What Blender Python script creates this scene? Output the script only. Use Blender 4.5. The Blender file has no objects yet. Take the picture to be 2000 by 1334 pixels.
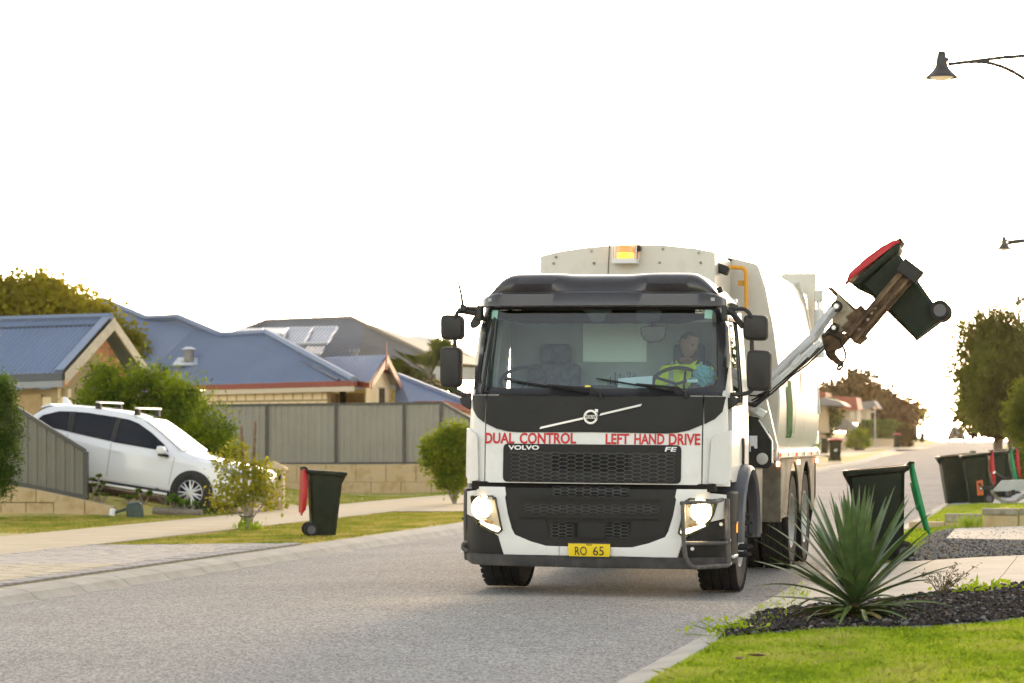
import bpy, bmesh, math, random
import numpy as np
from mathutils import Vector, Matrix, noise as mnoise
R = math.radians
rng = np.random.default_rng(7)
random.seed(7)
sc = bpy.context.scene
col = sc.collection

# ---------------------------------------------------------------- camera, sky, sun, exposure
YAW = R(12.3); CA, SA = math.cos(YAW), math.sin(YAW); FPX = 4950.0; EYE = 1.41
cd = bpy.data.cameras.new('camera'); cam = bpy.data.objects.new('camera', cd); col.objects.link(cam)
cd.sensor_width = 36.0; cd.lens = 36.0 * FPX / 2000.0; cd.shift_y = (855 - 667) / 2000.0
cd.clip_start = 0.1; cd.clip_end = 6000
cam.location = (0, 0, EYE); cam.rotation_euler = (R(90), 0, YAW)
cd.dof.use_dof = True; cd.dof.focus_distance = 22.7; cd.dof.aperture_fstop = 3.6
sc.camera = cam

SUN_EL, SUN_AZ = R(3.0), R(-2.2)          # azimuth measured from the road axis (+y), negative to the left
w = bpy.data.worlds.new('World'); sc.world = w; w.use_nodes = True
nt = w.node_tree; nt.nodes.clear()
sky = nt.nodes.new('ShaderNodeTexSky'); sky.sky_type = 'NISHITA'; sky.sun_disc = False
sky.sun_elevation = R(8.0); sky.sun_rotation = SUN_AZ
sky.air_density = 1.0; sky.dust_density = 1.2; sky.ozone_density = 1.0; sky.altitude = 0
hs = nt.nodes.new('ShaderNodeHueSaturation'); hs.inputs['Saturation'].default_value = 0.52
bg = nt.nodes.new('ShaderNodeBackground'); bg.inputs['Strength'].default_value = 0.15
wo = nt.nodes.new('ShaderNodeOutputWorld')
wb = nt.nodes.new('ShaderNodeMix'); wb.data_type = 'RGBA'; wb.blend_type = 'MULTIPLY'; wb.inputs['Factor'].default_value = 1; wb.inputs['B'].default_value = (1.10, 1.0, .905, 1)
nt.links.new(sky.outputs[0], hs.inputs['Color']); nt.links.new(hs.outputs[0], wb.inputs['A']); nt.links.new(wb.outputs['Result'], bg.inputs['Color']); nt.links.new(bg.outputs[0], wo.inputs['Surface'])
sl = bpy.data.lights.new('sun', 'SUN'); sun = bpy.data.objects.new('sun', sl); col.objects.link(sun)
sl.energy = 1.1; sl.angle = R(12); sl.color = (1.0, 0.66, 0.34)
sd = Vector((math.sin(SUN_AZ) * math.cos(SUN_EL), math.cos(SUN_AZ) * math.cos(SUN_EL), math.sin(SUN_EL)))
sun.rotation_euler = sd.to_track_quat('Z', 'Y').to_euler()
vs = sc.view_settings
sc.display_settings.display_device = 'sRGB'
vs.view_transform = 'Standard'; vs.look = 'None'; vs.gamma = 1.0; vs.exposure = 2.05; vs.use_curve_mapping = False
sc.render.engine = 'CYCLES'
sc.cycles.use_denoising = True
sc.cycles.max_bounces = 8; sc.cycles.transparent_max_bounces = 16; sc.cycles.caustics_reflective = False; sc.cycles.caustics_refractive = False
sc.cycles.sample_clamp_indirect = 8

# ---------------------------------------------------------------- measuring the place
def ray(px, py):
    r = (px - 1000) / FPX
    return np.array([r * CA - SA, r * SA + CA, (855 - py) / FPX])
def at(px, py, d):                     # point at distance d along the view axis
    return np.array([0, 0, EYE]) + ray(px, py) * d
def on_y(px, py, y):                   # point on the frontal plane y
    r = ray(px, py); return np.array([0, 0, EYE]) + r * (y / r[1])
def sp(t, wd): return wd * math.log1p(math.exp(max(-40, min(40, t / wd)))) if t / wd < 40 else t
def rise(y): return .0048 * sp(y - 58, 8) - .002 * sp(y - 210, 15) - .03 * sp(y - 330, 6)
def sm(a, b, t):
    t = max(0., min(1., (t - a) / (b - a))); return t * t * (3 - 2 * t)
LK, RK = -9.48, -2.49                  # gutters
def road_bend(y): return -2.3 * sm(118, 190, y)      # the road swings a little to the far side
def H(x, y):
    x = x - road_bend(y)
    if x < LK:
        d = LK - x
        v = -.126 + .10 * sm(0, .08, d) + .02 * sm(.08, .4, d) - .04 * sm(.4, 3.2, d)
        up = .15 * max(0, -15.6 - x) - .0 if x < -15.6 else 0
        up = min(up, 1.2)
        lo = -.13 * sm(-14, -18, x) if x > -18 else -.13
        k = sm(54, 63, y)
        v += sm(88, 130, y) * min(2.6, .7 * sm(13.2, 16.5, -x) + .055 * max(0, -16 - x))
        v += up * (1 - k) * sm(44.55, 44.8, y) + lo * k
    elif x > RK:
        d = x - RK
        v = -.027 + .10 * sm(0, .22, d) + .03 * sm(.2, 1.0, d)
        if y > 37.3: v += .22 * sm(-2.1, -.7, x) * sm(37.3, 37.5, y) * (1 - sm(38.5, 46, y))
        v += .015 * max(0, min(d - .5, 12))
    else:
        v = -.0055 * (x + 4.7) ** 2
    return v + rise(y)
def gnd(px, py):                       # where a line of sight meets the ground
    r = ray(px, py); t = 8.0; st = .4
    while t < 340 and EYE + r[2] * t > H(r[0] * t, r[1] * t): t += st; st = max(.4, t * .004)
    a, b = t - st, t
    for _ in range(20):
        m = (a + b) / 2
        if EYE + r[2] * m > H(r[0] * m, r[1] * m): a = m
        else: b = m
    x, y = r[0] * b, r[1] * b
    return np.array([x, y, H(x, y)])
def depth(p): return -SA * p[0] + CA * p[1]

# ---------------------------------------------------------------- materials
MATS = {}
def N(t, k, **kw):
    n = t.nodes.new(k)
    for a, b in kw.items(): setattr(n, a, b)
    return n
def mat(name, c, rough=.5, metal=0., var=.0, scale=6., bump=0., bscale=40., coat=0., c2=None, em=None, es=0., spec=.5, speck=None, ramp=(.35, .65), dirt=0., dcol=(.06, .045, .03), trans=None, sheen=0, detail=4):
    if name in MATS: return MATS[name]
    m = bpy.data.materials.new(name); m.use_nodes = True; t = m.node_tree; b = t.nodes['Principled BSDF']
    L = t.links.new
    b.inputs['Roughness'].default_value = rough; b.inputs['Metallic'].default_value = metal
    b.inputs['Coat Weight'].default_value = coat; b.inputs['Coat Roughness'].default_value = .06
    b.inputs['Specular IOR Level'].default_value = spec
    tc = N(t, 'ShaderNodeTexCoord'); out = None
    if c2 is None and var > 0: c2 = tuple(x * (1 - var) for x in c); c = tuple(min(1, x * (1 + var)) for x in c)
    if c2 is not None:
        n = N(t, 'ShaderNodeTexNoise'); n.inputs['Scale'].default_value = scale; n.inputs['Detail'].default_value = detail; n.inputs['Roughness'].default_value = .6
        L(tc.outputs['Object'], n.inputs['Vector'])
        r = N(t, 'ShaderNodeValToRGB'); r.color_ramp.elements[0].position, r.color_ramp.elements[1].position = ramp
        r.color_ramp.elements[0].color = (*c2, 1); r.color_ramp.elements[1].color = (*c, 1)
        L(n.outputs['Fac'], r.inputs['Fac']); out = r.outputs['Color']
    if speck is not None:               # (scale, colour a, colour b, mix): grains
        v = N(t, 'ShaderNodeTexVoronoi'); v.inputs['Scale'].default_value = speck[0]; L(tc.outputs['Object'], v.inputs['Vector'])
        sx = N(t, 'ShaderNodeSeparateColor'); L(v.outputs['Color'], sx.inputs[0])
        rr = N(t, 'ShaderNodeValToRGB'); rr.color_ramp.elements[0].color = (*speck[1], 1); rr.color_ramp.elements[1].color = (*speck[2], 1)
        L(sx.outputs[0], rr.inputs['Fac'])
        mx = N(t, 'ShaderNodeMix', data_type='RGBA', blend_type='MULTIPLY'); mx.inputs['Factor'].default_value = speck[3]
        if out: L(out, mx.inputs['A'])
        else: mx.inputs['A'].default_value = (*c, 1)
        L(rr.outputs['Color'], mx.inputs['B']); out = mx.outputs['Result']
    if dirt > 0:
        n = N(t, 'ShaderNodeTexNoise'); n.inputs['Scale'].default_value = 3.5; n.inputs['Detail'].default_value = 9; n.inputs['Roughness'].default_value = .72
        L(tc.outputs['Object'], n.inputs['Vector'])
        r = N(t, 'ShaderNodeValToRGB'); r.color_ramp.elements[0].position, r.color_ramp.elements[1].position = .50, .72
        r.color_ramp.elements[0].color = (0, 0, 0, 1); r.color_ramp.elements[1].color = (dirt, dirt, dirt, 1)
        L(n.outputs['Fac'], r.inputs['Fac'])
        mx = N(t, 'ShaderNodeMix', data_type='RGBA'); L(r.outputs['Color'], mx.inputs['Factor'])
        if out: L(out, mx.inputs['A'])
        else: mx.inputs['A'].default_value = (*c, 1)
        mx.inputs['B'].default_value = (*dcol, 1); out = mx.outputs['Result']
        ra = N(t, 'ShaderNodeMath', operation='MULTIPLY_ADD'); L(r.outputs['Color'], ra.inputs[0]); ra.inputs[1].default_value = .4; ra.inputs[2].default_value = rough
        L(ra.outputs[0], b.inputs['Roughness'])
    if out: L(out, b.inputs['Base Color'])
    else: b.inputs['Base Color'].default_value = (*c, 1)
    if bump > 0:
        n = N(t, 'ShaderNodeTexNoise'); n.inputs['Scale'].default_value = bscale; n.inputs['Detail'].default_value = 5; L(tc.outputs['Object'], n.inputs['Vector'])
        bu = N(t, 'ShaderNodeBump'); bu.inputs['Strength'].default_value = bump; bu.inputs['Distance'].default_value = .01
        L(n.outputs['Fac'], bu.inputs['Height']); L(bu.outputs['Normal'], b.inputs['Normal'])
    if em: b.inputs['Emission Color'].default_value = (*em, 1); b.inputs['Emission Strength'].default_value = es
    if trans: b.inputs['Transmission Weight'].default_value = trans
    MATS[name] = m; return m
def leafmat(name, c, c2, tr=.45, scale=1.2):
    if name in MATS: return MATS[name]
    m = bpy.data.materials.new(name); m.use_nodes = True; t = m.node_tree; b = t.nodes['Principled BSDF']; L = t.links.new
    tc = N(t, 'ShaderNodeTexCoord'); n = N(t, 'ShaderNodeTexNoise'); n.inputs['Scale'].default_value = scale; n.inputs['Detail'].default_value = 6; L(tc.outputs['Object'], n.inputs['Vector'])
    r = N(t, 'ShaderNodeValToRGB'); r.color_ramp.elements[0].position, r.color_ramp.elements[1].position = .36, .62
    r.color_ramp.elements[0].color = (*c2, 1); r.color_ramp.elements[1].color = (*c, 1); L(n.outputs['Fac'], r.inputs['Fac'])
    L(r.outputs['Color'], b.inputs['Base Color']); b.inputs['Roughness'].default_value = .55; b.inputs['Specular IOR Level'].default_value = .12
    tl = N(t, 'ShaderNodeBsdfTranslucent'); L(r.outputs['Color'], tl.inputs['Color'])
    mx = N(t, 'ShaderNodeMixShader'); mx.inputs[0].default_value = tr
    L(b.outputs[0], mx.inputs[1]); L(tl.outputs[0], mx.inputs[2]); L(mx.outputs[0], t.nodes['Material Output'].inputs['Surface'])
    MATS[name] = m; return m
def glassmat(name, tint, ior=1.5, rough=.0, base=.04):
    m = bpy.data.materials.new(name); m.use_nodes = True; t = m.node_tree; t.nodes.remove(t.nodes['Principled BSDF']); L = t.links.new
    tr = N(t, 'ShaderNodeBsdfTransparent'); tr.inputs['Color'].default_value = (*tint, 1)
    gl = N(t, 'ShaderNodeBsdfGlossy'); gl.inputs['Roughness'].default_value = rough
    fr = N(t, 'ShaderNodeFresnel'); fr.inputs['IOR'].default_value = ior
    ad = N(t, 'ShaderNodeMath', operation='ADD'); ad.inputs[1].default_value = base; L(fr.outputs[0], ad.inputs[0])
    mx = N(t, 'ShaderNodeMixShader'); L(ad.outputs[0], mx.inputs[0]); L(tr.outputs[0], mx.inputs[1]); L(gl.outputs[0], mx.inputs[2])
    L(mx.outputs[0], t.nodes['Material Output'].inputs['Surface']); MATS[name] = m; return m

# ---------------------------------------------------------------- mesh helpers
class MB:
    def __init__(s): s.v = []; s.f = []
    def add(s, vs, fs):
        o = len(s.v); s.v += [tuple(map(float, q)) for q in vs]; s.f += [tuple(i + o for i in f) for f in fs]; return s
    def box(s, c, d, rot=None):
        x, y, z = [q / 2 for q in d]
        vs = [Vector(q) for q in [(-x,-y,-z),(x,-y,-z),(x,y,-z),(-x,y,-z),(-x,-y,z),(x,-y,z),(x,y,z),(-x,y,z)]]
        if rot is not None: vs = [rot @ q for q in vs]
        c = Vector(c)
        return s.add([q + c for q in vs], [(0,3,2,1),(4,5,6,7),(0,1,5,4),(1,2,6,5),(2,3,7,6),(3,0,4,7)])
    def loft(s, rings, caps=True, closed=True):
        n = len(rings[0]); vs = [q for r in rings for q in r]; fs = []
        for i in range(len(rings) - 1):
            for j in range(n if closed else n - 1):
                a, b = i * n + j, i * n + (j + 1) % n
                fs.append((a, b, b + n, a + n))
        if caps: fs += [tuple(range(n))[::-1], tuple((len(rings) - 1) * n + j for j in range(n))]
        return s.add(vs, fs)
    def tube(s, pts, r, n=8, caps=True):
        pts = [Vector(p) for p in pts]; rings = []; up = Vector((0, 0, 1)); rr = r if hasattr(r, '__len__') else [r] * len(pts)
        prev = None
        for i, p in enumerate(pts):
            d = (pts[min(i + 1, len(pts) - 1)] - pts[max(i - 1, 0)]).normalized()
            if prev is None: a = d.cross(up if abs(d.z) < .95 else Vector((1, 0, 0))).normalized()
            else: a = (prev - d * prev.dot(d)).normalized()
            prev = a; b = d.cross(a)
            rings.append([p + (a * math.cos(2*math.pi*k/n) + b * math.sin(2*math.pi*k/n)) * rr[i] for k in range(n)])
        return s.loft(rings, caps)
    def cyl(s, p, q, r, n=16, r2=None): return s.tube([p, q], [r, r if r2 is None else r2], n)
    def lathe(s, prof, n=24, M=None, closed=False):      # prof: (radius, height) around z
        rings = []
        for k in range(n):
            a = 2 * math.pi * k / n
            rings.append([Vector((r * math.cos(a), r * math.sin(a), h)) for r, h in prof])
        m = len(prof); vs = [(M @ q if M else q) for r in rings for q in r]; fs = []
        for k in range(n):
            for j in range(m if closed else m - 1):
                a, b = k * m + j, k * m + (j + 1) % m; c, d = ((k + 1) % n) * m + j, ((k + 1) % n) * m + (j + 1) % m
                fs.append((a, c, d, b))
        return s.add(vs, fs)
    def prism(s, poly, d):                # closed polygon (3d points) pushed along d
        n = len(poly); d = Vector(d); a = [Vector(p) for p in poly]
        return s.add(a + [p + d for p in a], [tuple(range(n))[::-1], tuple(range(n, 2*n))] + [(i, (i+1) % n, n + (i+1) % n, n + i) for i in range(n)])
    def mesh(s, name, m, smooth=35):
        me = bpy.data.meshes.new(name); me.from_pydata(s.v, [], s.f); fixmesh(me, smooth)
        if m: me.materials.append(m)
        return me
    def build(s, name, m, parent=None, smooth=35, bevel=0, seg=2):
        o = link(name, s.mesh(name, m, smooth), parent)
        if bevel: bv(o, bevel, seg)
        return o
def fixmesh(me, smooth=35, recalc=True):
    if recalc:
        bm = bmesh.new(); bm.from_mesh(me); bmesh.ops.recalc_face_normals(bm, faces=bm.faces); bm.to_mesh(me); bm.free()
    if smooth:
        me.shade_smooth(); me.set_sharp_from_angle(angle=R(smooth))
def bv(o, wd, seg=2):
    b = o.modifiers.new('bevel', 'BEVEL'); b.width = wd; b.segments = seg; b.limit_method = 'ANGLE'; b.angle_limit = R(40); b.harden_normals = False
def link(name, me, parent=None):
    o = bpy.data.objects.new(name, me); col.objects.link(o)
    if parent: o.parent = parent
    return o
def tag(o, label=None, cat=None, group=None, kind=None):
    if label: o['label'] = label
    if cat: o['category'] = cat
    if group: o['group'] = group
    if kind: o['kind'] = kind
    return o
def thing(name, loc, label, cat, group=None, rz=0, rot=None):
    o = bpy.data.objects.new(name, None); col.objects.link(o); o.location = loc; o.rotation_euler = rot or (0, 0, rz); o.empty_display_size = .2
    return tag(o, label, cat, group)
def copytree(o, parent=None):
    c = o.copy(); col.objects.link(c)
    if parent: c.parent = parent
    for ch in list(o.children): copytree(ch, c)
    return c
def quads(name, V, m, parent=None):       # V: (n,k,3) loose faces
    n, k = V.shape[:2]
    me = bpy.data.meshes.new(name); me.vertices.add(n * k); me.vertices.foreach_set('co', V.astype(np.float32).ravel())
    me.loops.add(n * k); me.loops.foreach_set('vertex_index', np.arange(n * k, dtype=np.int32))
    me.polygons.add(n); me.polygons.foreach_set('loop_start', np.arange(0, n * k, k, dtype=np.int32))
    me.update(calc_edges=True); me.validate()
    me.materials.append(m); return link(name, me, parent)
def unit(v): return v / np.maximum(1e-9, np.linalg.norm(v, axis=-1, keepdims=True))
def leaves(C, size, asp=.5, droop=0., out=None, mixo=.0):
    """rhombus leaves at points C"""
    n = len(C); d = unit(rng.normal(size=(n, 3)) + np.array([0, 0, -droop]))
    if out is not None: d = unit(d * (1 - mixo) + out * mixo)
    s = unit(np.cross(d, rng.normal(size=(n, 3)))); L = size * rng.uniform(.6, 1.35, (n, 1))
    nn = np.cross(d, s) * L * .12
    return np.stack([C, C + d*L*.5 + s*L*asp*.5 + nn, C + d*L, C + d*L*.5 - s*L*asp*.5 + nn], axis=1)
def clumps(lobes, nclump, nleaf, cr, shell=.55):
    """points gathered in clumps inside ellipsoid lobes [(centre, radii)]"""
    P = []; vol = np.array([np.prod(r) ** (2/3) for c, r in lobes]); pr = vol / vol.sum()
    for _ in range(nclump):
        c, r = lobes[rng.choice(len(lobes), p=pr)]
        u = unit(rng.normal(size=3)); k = shell + (1 - shell) * rng.random() ** .5 if rng.random() < .8 else rng.random()
        cc = np.array(c) + u * np.array(r) * k * rng.uniform(.85, 1.08)
        P.append(cc + rng.normal(size=(max(3, int(nleaf * rng.uniform(.5, 1.5))), 3)) * cr * rng.uniform(.6, 1.3))
    return np.concatenate(P)
def polydrape(name, pts, off, m, step=.8, parent=None, thick=0, zf=H):
    """flat outline laid on the ground"""
    bm = bmesh.new(); bm.faces.new([bm.verts.new((p[0], p[1], 0)) for p in pts])
    xs = [p[0] for p in pts]; ys = [p[1] for p in pts]
    for ax, lo, hi in ((0, min(xs), max(xs)), (1, min(ys), max(ys))):
        k = math.ceil(lo / step) * step
        while k < hi:
            no = Vector((1, 0, 0)) if ax == 0 else Vector((0, 1, 0))
            bmesh.ops.bisect_plane(bm, geom=bm.verts[:] + bm.edges[:] + bm.faces[:], plane_co=no * k, plane_no=no, dist=1e-5); k += step
    for v in bm.verts: v.co.z = zf(v.co.x, v.co.y) + off
    bmesh.ops.recalc_face_normals(bm, faces=bm.faces)
    for f in bm.faces:
        if f.normal.z < 0: f.normal_flip()
    if thick:
        e = bmesh.ops.extrude_edge_only(bm, edges=[e for e in bm.edges if e.is_boundary])
        for v in e['geom']:
            if isinstance(v, bmesh.types.BMVert): v.co.z -= thick
    me = bpy.data.meshes.new(name); bm.to_mesh(me); bm.free(); me.shade_smooth(); me.set_sharp_from_angle(angle=R(40)); me.materials.append(m)
    return link(name, me, parent)
def inpoly(P, poly):
    x, y = P[:, 0], P[:, 1]; r = np.zeros(len(P), bool); n = len(poly)
    for i in range(n):
        x1, y1 = poly[i][:2]; x2, y2 = poly[(i+1) % n][:2]
        c = ((y1 > y) != (y2 > y)) & (x < (x2 - x1) * (y - y1) / ((y2 - y1) or 1e-9) + x1); r ^= c
    return r
def mesh2d(txt, bold=0., font=None):
    cu = bpy.data.curves.new('t', 'FONT'); cu.body = txt; cu.offset = bold; cu.resolution_u = 3
    o = bpy.data.objects.new('t', cu); col.objects.link(o); dg = bpy.context.evaluated_depsgraph_get()
    me = o.evaluated_get(dg).to_mesh(); v = np.array([q.co[:2] for q in me.vertices]); f = [tuple(p.vertices) for p in me.polygons]
    o.to_mesh_clear() if hasattr(o, 'to_mesh_clear') else None
    bpy.data.objects.remove(o); bpy.data.curves.remove(cu)
    v -= v.min(0); return v / v.max(0), f          # unit box
# ================================================================ SETTING
m_road = mat('asphalt', (.37, .365, .362), .95, c2=(.315, .312, .31), scale=.35, speck=(78, (.24, .24, .24), (1.66, 1.64, 1.6), .85), bump=.9, bscale=110, spec=.05, dirt=.22, dcol=(.17, .17, .175))
m_dirt = mat('soil', (.16, .12, .07), .95, c2=(.09, .075, .04), scale=2)
m_turf = mat('dry turf', (.48, .39, .12), .95, c2=(.30, .29, .08), scale=.9, bump=.6, bscale=30, ramp=(.38, .6))
m_turf2 = mat('green turf', (.18, .27, .035), .95, c2=(.12, .19, .03), scale=1.5, bump=.6, bscale=40)
m_path = mat('cream concrete', (.46, .38, .26), .9, var=.07, scale=1.4, bump=.15, bscale=60)
m_kerb = mat('kerb concrete', (.36, .35, .32), .9, var=.14, scale=2.2, bump=.3, bscale=90, speck=(160, (.7, .7, .7), (1.15, 1.15, 1.15), .6))
m_slab = mat('pale concrete', (.44, .415, .37), .88, var=.08, scale=1.8, bump=.25, bscale=120, speck=(130, (.75, .75, .74), (1.12, 1.12, 1.1), .6), dirt=.12)
m_lime = mat('limestone', (.66, .51, .31), .95, c2=(.44, .31, .16), scale=3.5, bump=.8, bscale=18, dirt=.65, dcol=(.17, .12, .07))
m_limeg = mat('grey limestone', (.40, .35, .27), .95, c2=(.24, .20, .15), scale=6, bump=.9, bscale=25, dirt=.4, dcol=(.12, .10, .08))

def strip(name, xs, ys, m, off=0., zf=None, parent=None):
    c_ = (lambda y: 0) if zf else road_bend; vs = [(x + c_(y), y, (zf or H)(x + c_(y), y) + off) for y in ys for x in xs]; n = len(xs)
    fs = [(j*n+i, j*n+i+1, (j+1)*n+i+1, (j+1)*n+i) for j in range(len(ys)-1) for i in range(n-1)]
    me = bpy.data.meshes.new(name); me.from_pydata(vs, [], fs); me.shade_smooth(); me.materials.append(m)
    return link(name, me, parent)
YS = sorted(list(np.arange(-6, 60, 2.)) + [44.5, 44.65, 44.85]) + list(np.arange(60, 360, 6.)) + list(np.arange(360, 640, 40.))
strip('ground', [-260, -90, 0, 90, 260], [-60, 100, 300, 600, 700], m_dirt, zf=lambda x, y: -11)['kind'] = 'structure'
strip('road', list(np.linspace(LK, RK, 15)), YS, m_road)['kind'] = 'structure'
# the sheets reach just under the kerbs
strip('verge_ground', [-90, -60, -40, -30, -26, -24, -22, -20, -19, -18, -17.4, -16.8, -16.2, -15.6, -15.1, -14, -13, -12.4, -11.6, -10.8, -10.2, -9.845], YS, m_turf)['kind'] = 'structure'
strip('verge_ground', [-2.215, -2.0, -1.7, -1.4, -1.1, -.7, -.2, .5, 1.5, 3, 5, 8, 14, 30, 60, 90], list(np.arange(-6, 36, 2.)) + [37.28, 37.5, 38.5] + [q for q in YS if q > 39], m_turf2)['kind'] = 'structure'
# kerbs in cast lengths
def kerb(gx, dx, y0, y1):              # dx: profile of (offset from gutter, height above gutter base)
    g = thing('kerb', (0, 0, 0), None, None); g['kind'] = 'structure'
    y = y0
    while y < y1:
        l = 1.2 if y < 48 else (3.6 if y < 100 else 25.)
        ns = max(1, int(l / 3)); rings = []
        for k in range(ns + 1):
            yy = y + .003 + (l - .006) * k / ns
            base = H(gx + road_bend(yy), yy)
            rings.append([(gx + a + road_bend(yy), yy, base + b) for a, b in dx])
        b = MB().loft(rings); o = b.build('kerb_segment', m_kerb, g, smooth=25)
        if y < 60: bv(o, .012)
        y += l
    return g
kerb(LK, [(.05, -.2), (.05, .004), (.012, .016), (-.055, .075), (-.16, .105), (-.37, .118), (-.38, -.2)], 8, 336)
kerb(RK, [(-.05, -.2), (-.05, .004), (-.0, .02), (.09, .095), (.22, .112), (.27, .11), (.28, -.2)], 6, 336)
# left footpath
g = thing('footpath', (0, 0, 0), None, None); g['kind'] = 'structure'
y = 14.
while y < 66:
    o = polydrape('footpath_slab', [(-15.12, y + .008), (-12.75, y + .008), (-12.75, y + 2.99), (-15.12, y + 2.99)], .022, m_path, 1.0, g, thick=.06); y += 3
# left driveways across the verge beyond, and the SUV's drive
polydrape('driveway', [(-24, 45.6), (-15.14, 46.2), (-15.14, 50.6), (-24, 50.6)], .02, mat('drive pavers', (.42, .33, .24), .9, var=.15, scale=9), .6)['kind'] = 'structure'
polydrape('driveway', [(-12.73, 47.5), (-9.9, 46.8), (-9.9, 53.5), (-12.73, 52.5)], .024, m_path, .8)['kind'] = 'structure'
# paver crossover, near left
mp = [mat('paver tan', (.49, .42, .31), .9, var=.05, scale=12, bump=.3), mat('paver tan worn', (.475, .40, .29), .9, var=.05, scale=12, bump=.3),
      mat('paver pink', (.465, .42, .38), .9, var=.05, scale=12, bump=.3), mat('paver pink worn', (.45, .40, .36), .9, var=.05, scale=12, bump=.3), mat('paver dark', (.27, .26, .265), .9, var=.15, scale=12, bump=.3)]
polydrape('crossover_bed', [(-12.73, 19), (-9.87, 19), (-9.87, 32.4), (-12.73, 32.0)], .004, mat('joint sand', (.42, .37, .31), .95), .5)['kind'] = 'structure'
cross = thing('crossover_paving', (0, 0, 0), None, None); cross['kind'] = 'structure'
pav = []
for y in np.arange(20.0, 32.1, .122):                     # border row laid along the kerb
    pass
for y in np.arange(20.0, 32.2, .24):
    pav.append((-9.99, y + .12, .225, .228, 4))
row = 0
for y in np.arange(20.0, 32.0, .122):
    off = .115 if row % 2 else 0; row += 1
    x = -10.12 - off
    line = 26.25 < y < 26.5
    while x > -12.65:
        if line: k = 0
        elif y < 26.25: k = 0 if random.random() < .6 else 1
        else: k = 2 if random.random() < .6 else 3
        if 31.75 < y or (26.05 < y < 26.25): k = 4 if y > 31.75 else k
        pav.append((x - .115, y + .061, .222, .114, k)); x -= .23
pav.sort(key=lambda q: depth(q) - (3 if q[4] == 4 and q[0] > -10.1 else 0))
pme = {}
def paver_mesh(sx, sy, k):
    if (sx, sy, k) not in pme:
        b = MB(); x, y = sx/2, sy/2; e = .006
        b.loft([[(-x,-y,-.04),(x,-y,-.04),(x,y,-.04),(-x,y,-.04)], [(-x,-y,-e),(x,-y,-e),(x,y,-e),(-x,y,-e)], [(-x+e,-y+e,0),(x-e,-y+e,0),(x-e,y-e,0),(-x+e,y-e,0)]])
        pme[(sx, sy, k)] = b.mesh('paver', mp[k], 0)
    return pme[(sx, sy, k)]
vis = [q for q in pav if abs((q[0]*CA + q[1]*SA) / depth(q)) < .206]
for q in vis[:300]:
    o = link('paver', paver_mesh(*q[2:5]), cross); o.location = (q[0], q[1], H(q[0], q[1]) + .024 + random.uniform(-.003, .003)); o.rotation_euler = (random.uniform(-.01,.01), random.uniform(-.01,.01), random.uniform(-.012,.012))
for k in range(5):
    b = MB()
    for q in vis[300:]:
        if q[4] == k:
            z = H(q[0], q[1]) + .024 + random.uniform(-.003, .003); x, y, e = q[2]/2, q[3]/2, .006
            b.add([(q[0]+i*x, q[1]+j*y, z-.03) for i, j in ((-1,-1),(1,-1),(1,1),(-1,1))] + [(q[0]+i*(x-e), q[1]+j*(y-e), z) for i, j in ((-1,-1),(1,-1),(1,1),(-1,1))], [(4,5,6,7),(0,1,5,4),(1,2,6,5),(2,3,7,6),(3,0,4,7)])
    if b.f: b.build('paver_field', mp[k], cross, 0)['kind'] = 'stuff'

# right side: concrete crossover, mulch bed, gravel, slab, lawn
lawn_edge = [gnd(1395, 1252), gnd(1480, 1243), gnd(1560, 1238), gnd(1660, 1231), gnd(1800, 1231), gnd(1900, 1222), gnd(2010, 1213), np.array([1.6, 19.2, 0]), np.array([4, 21.5, 0])]
slab_near = [gnd(1490, 1203), gnd(1600, 1190), gnd(1740, 1177), gnd(1850, 1163), gnd(2010, 1145), np.array([2.5, 25.6, 0])]
slab_far = [gnd(1560, 1128), gnd(1650, 1112), gnd(1780, 1102), gnd(1900, 1094), gnd(2010, 1089), np.array([3.0, 31.5, 0])]
fix = lambda L: [(max(p[0], -2.22), p[1]) for p in L]
lawn_edge, slab_near, slab_far = fix(lawn_edge), fix(slab_near), fix(slab_far)
bed = [(-2.22, lawn_edge[0][1])] + lawn_edge + slab_near[::-1] + [(-2.22, slab_near[0][1])]
m_soil = mat('bed soil', (.05, .042, .036), .95, c2=(.025, .022, .02), scale=30, bump=1, bscale=60)
polydrape('garden_bed', bed, .006, m_soil, .4)['kind'] = 'structure'
g = thing('concrete_crossing', (0, 0, 0), None, None); g['kind'] = 'structure'
# two casts meeting along a joint
polydrape('concrete_slab', [(-2.21, slab_near[0][1])] + slab_near[:5] + [slab_far[4]] + slab_far[3::-1] + [(-2.21, slab_far[0][1])], .03, m_slab, .5, g, thick=.08)
polydrape('concrete_slab', [(slab_near[4][0] + .012, slab_near[4][1])] + slab_near[5:] + slab_far[:4:-1] + [(slab_far[4][0] + .012, slab_far[4][1])], .03, m_slab, .5, g, thick=.08)
ck = [gnd(1948, 1143), gnd(1955, 1134), gnd(1962, 1126), gnd(1968, 1117), gnd(1976, 1108), gnd(1984, 1097), gnd(1988, 1092)]
MB().tube([(p[0] + random.uniform(-.01, .01), p[1], H(p[0], p[1]) + .0265) for p in ck], .006, 5).build('concrete_crack', mat('crack', (.08, .075, .07), .95), g)
gravel = [gnd(1775, 1100), gnd(1900, 1092), gnd(2010, 1087), np.array([3, 31.6, 0]), np.array([3, 36.9, 0]), gnd(2010, 1036), gnd(1850, 1037), gnd(1815, 1050), gnd(1795, 1078)]
gravel = [(p[0], p[1]) for p in gravel]
polydrape('gravel_strip', gravel, .006, mat('gravel bed', (.20, .18, .17), .95, c2=(.09, .08, .075), scale=25, bump=1, bscale=50), .5)['kind'] = 'structure'
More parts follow.
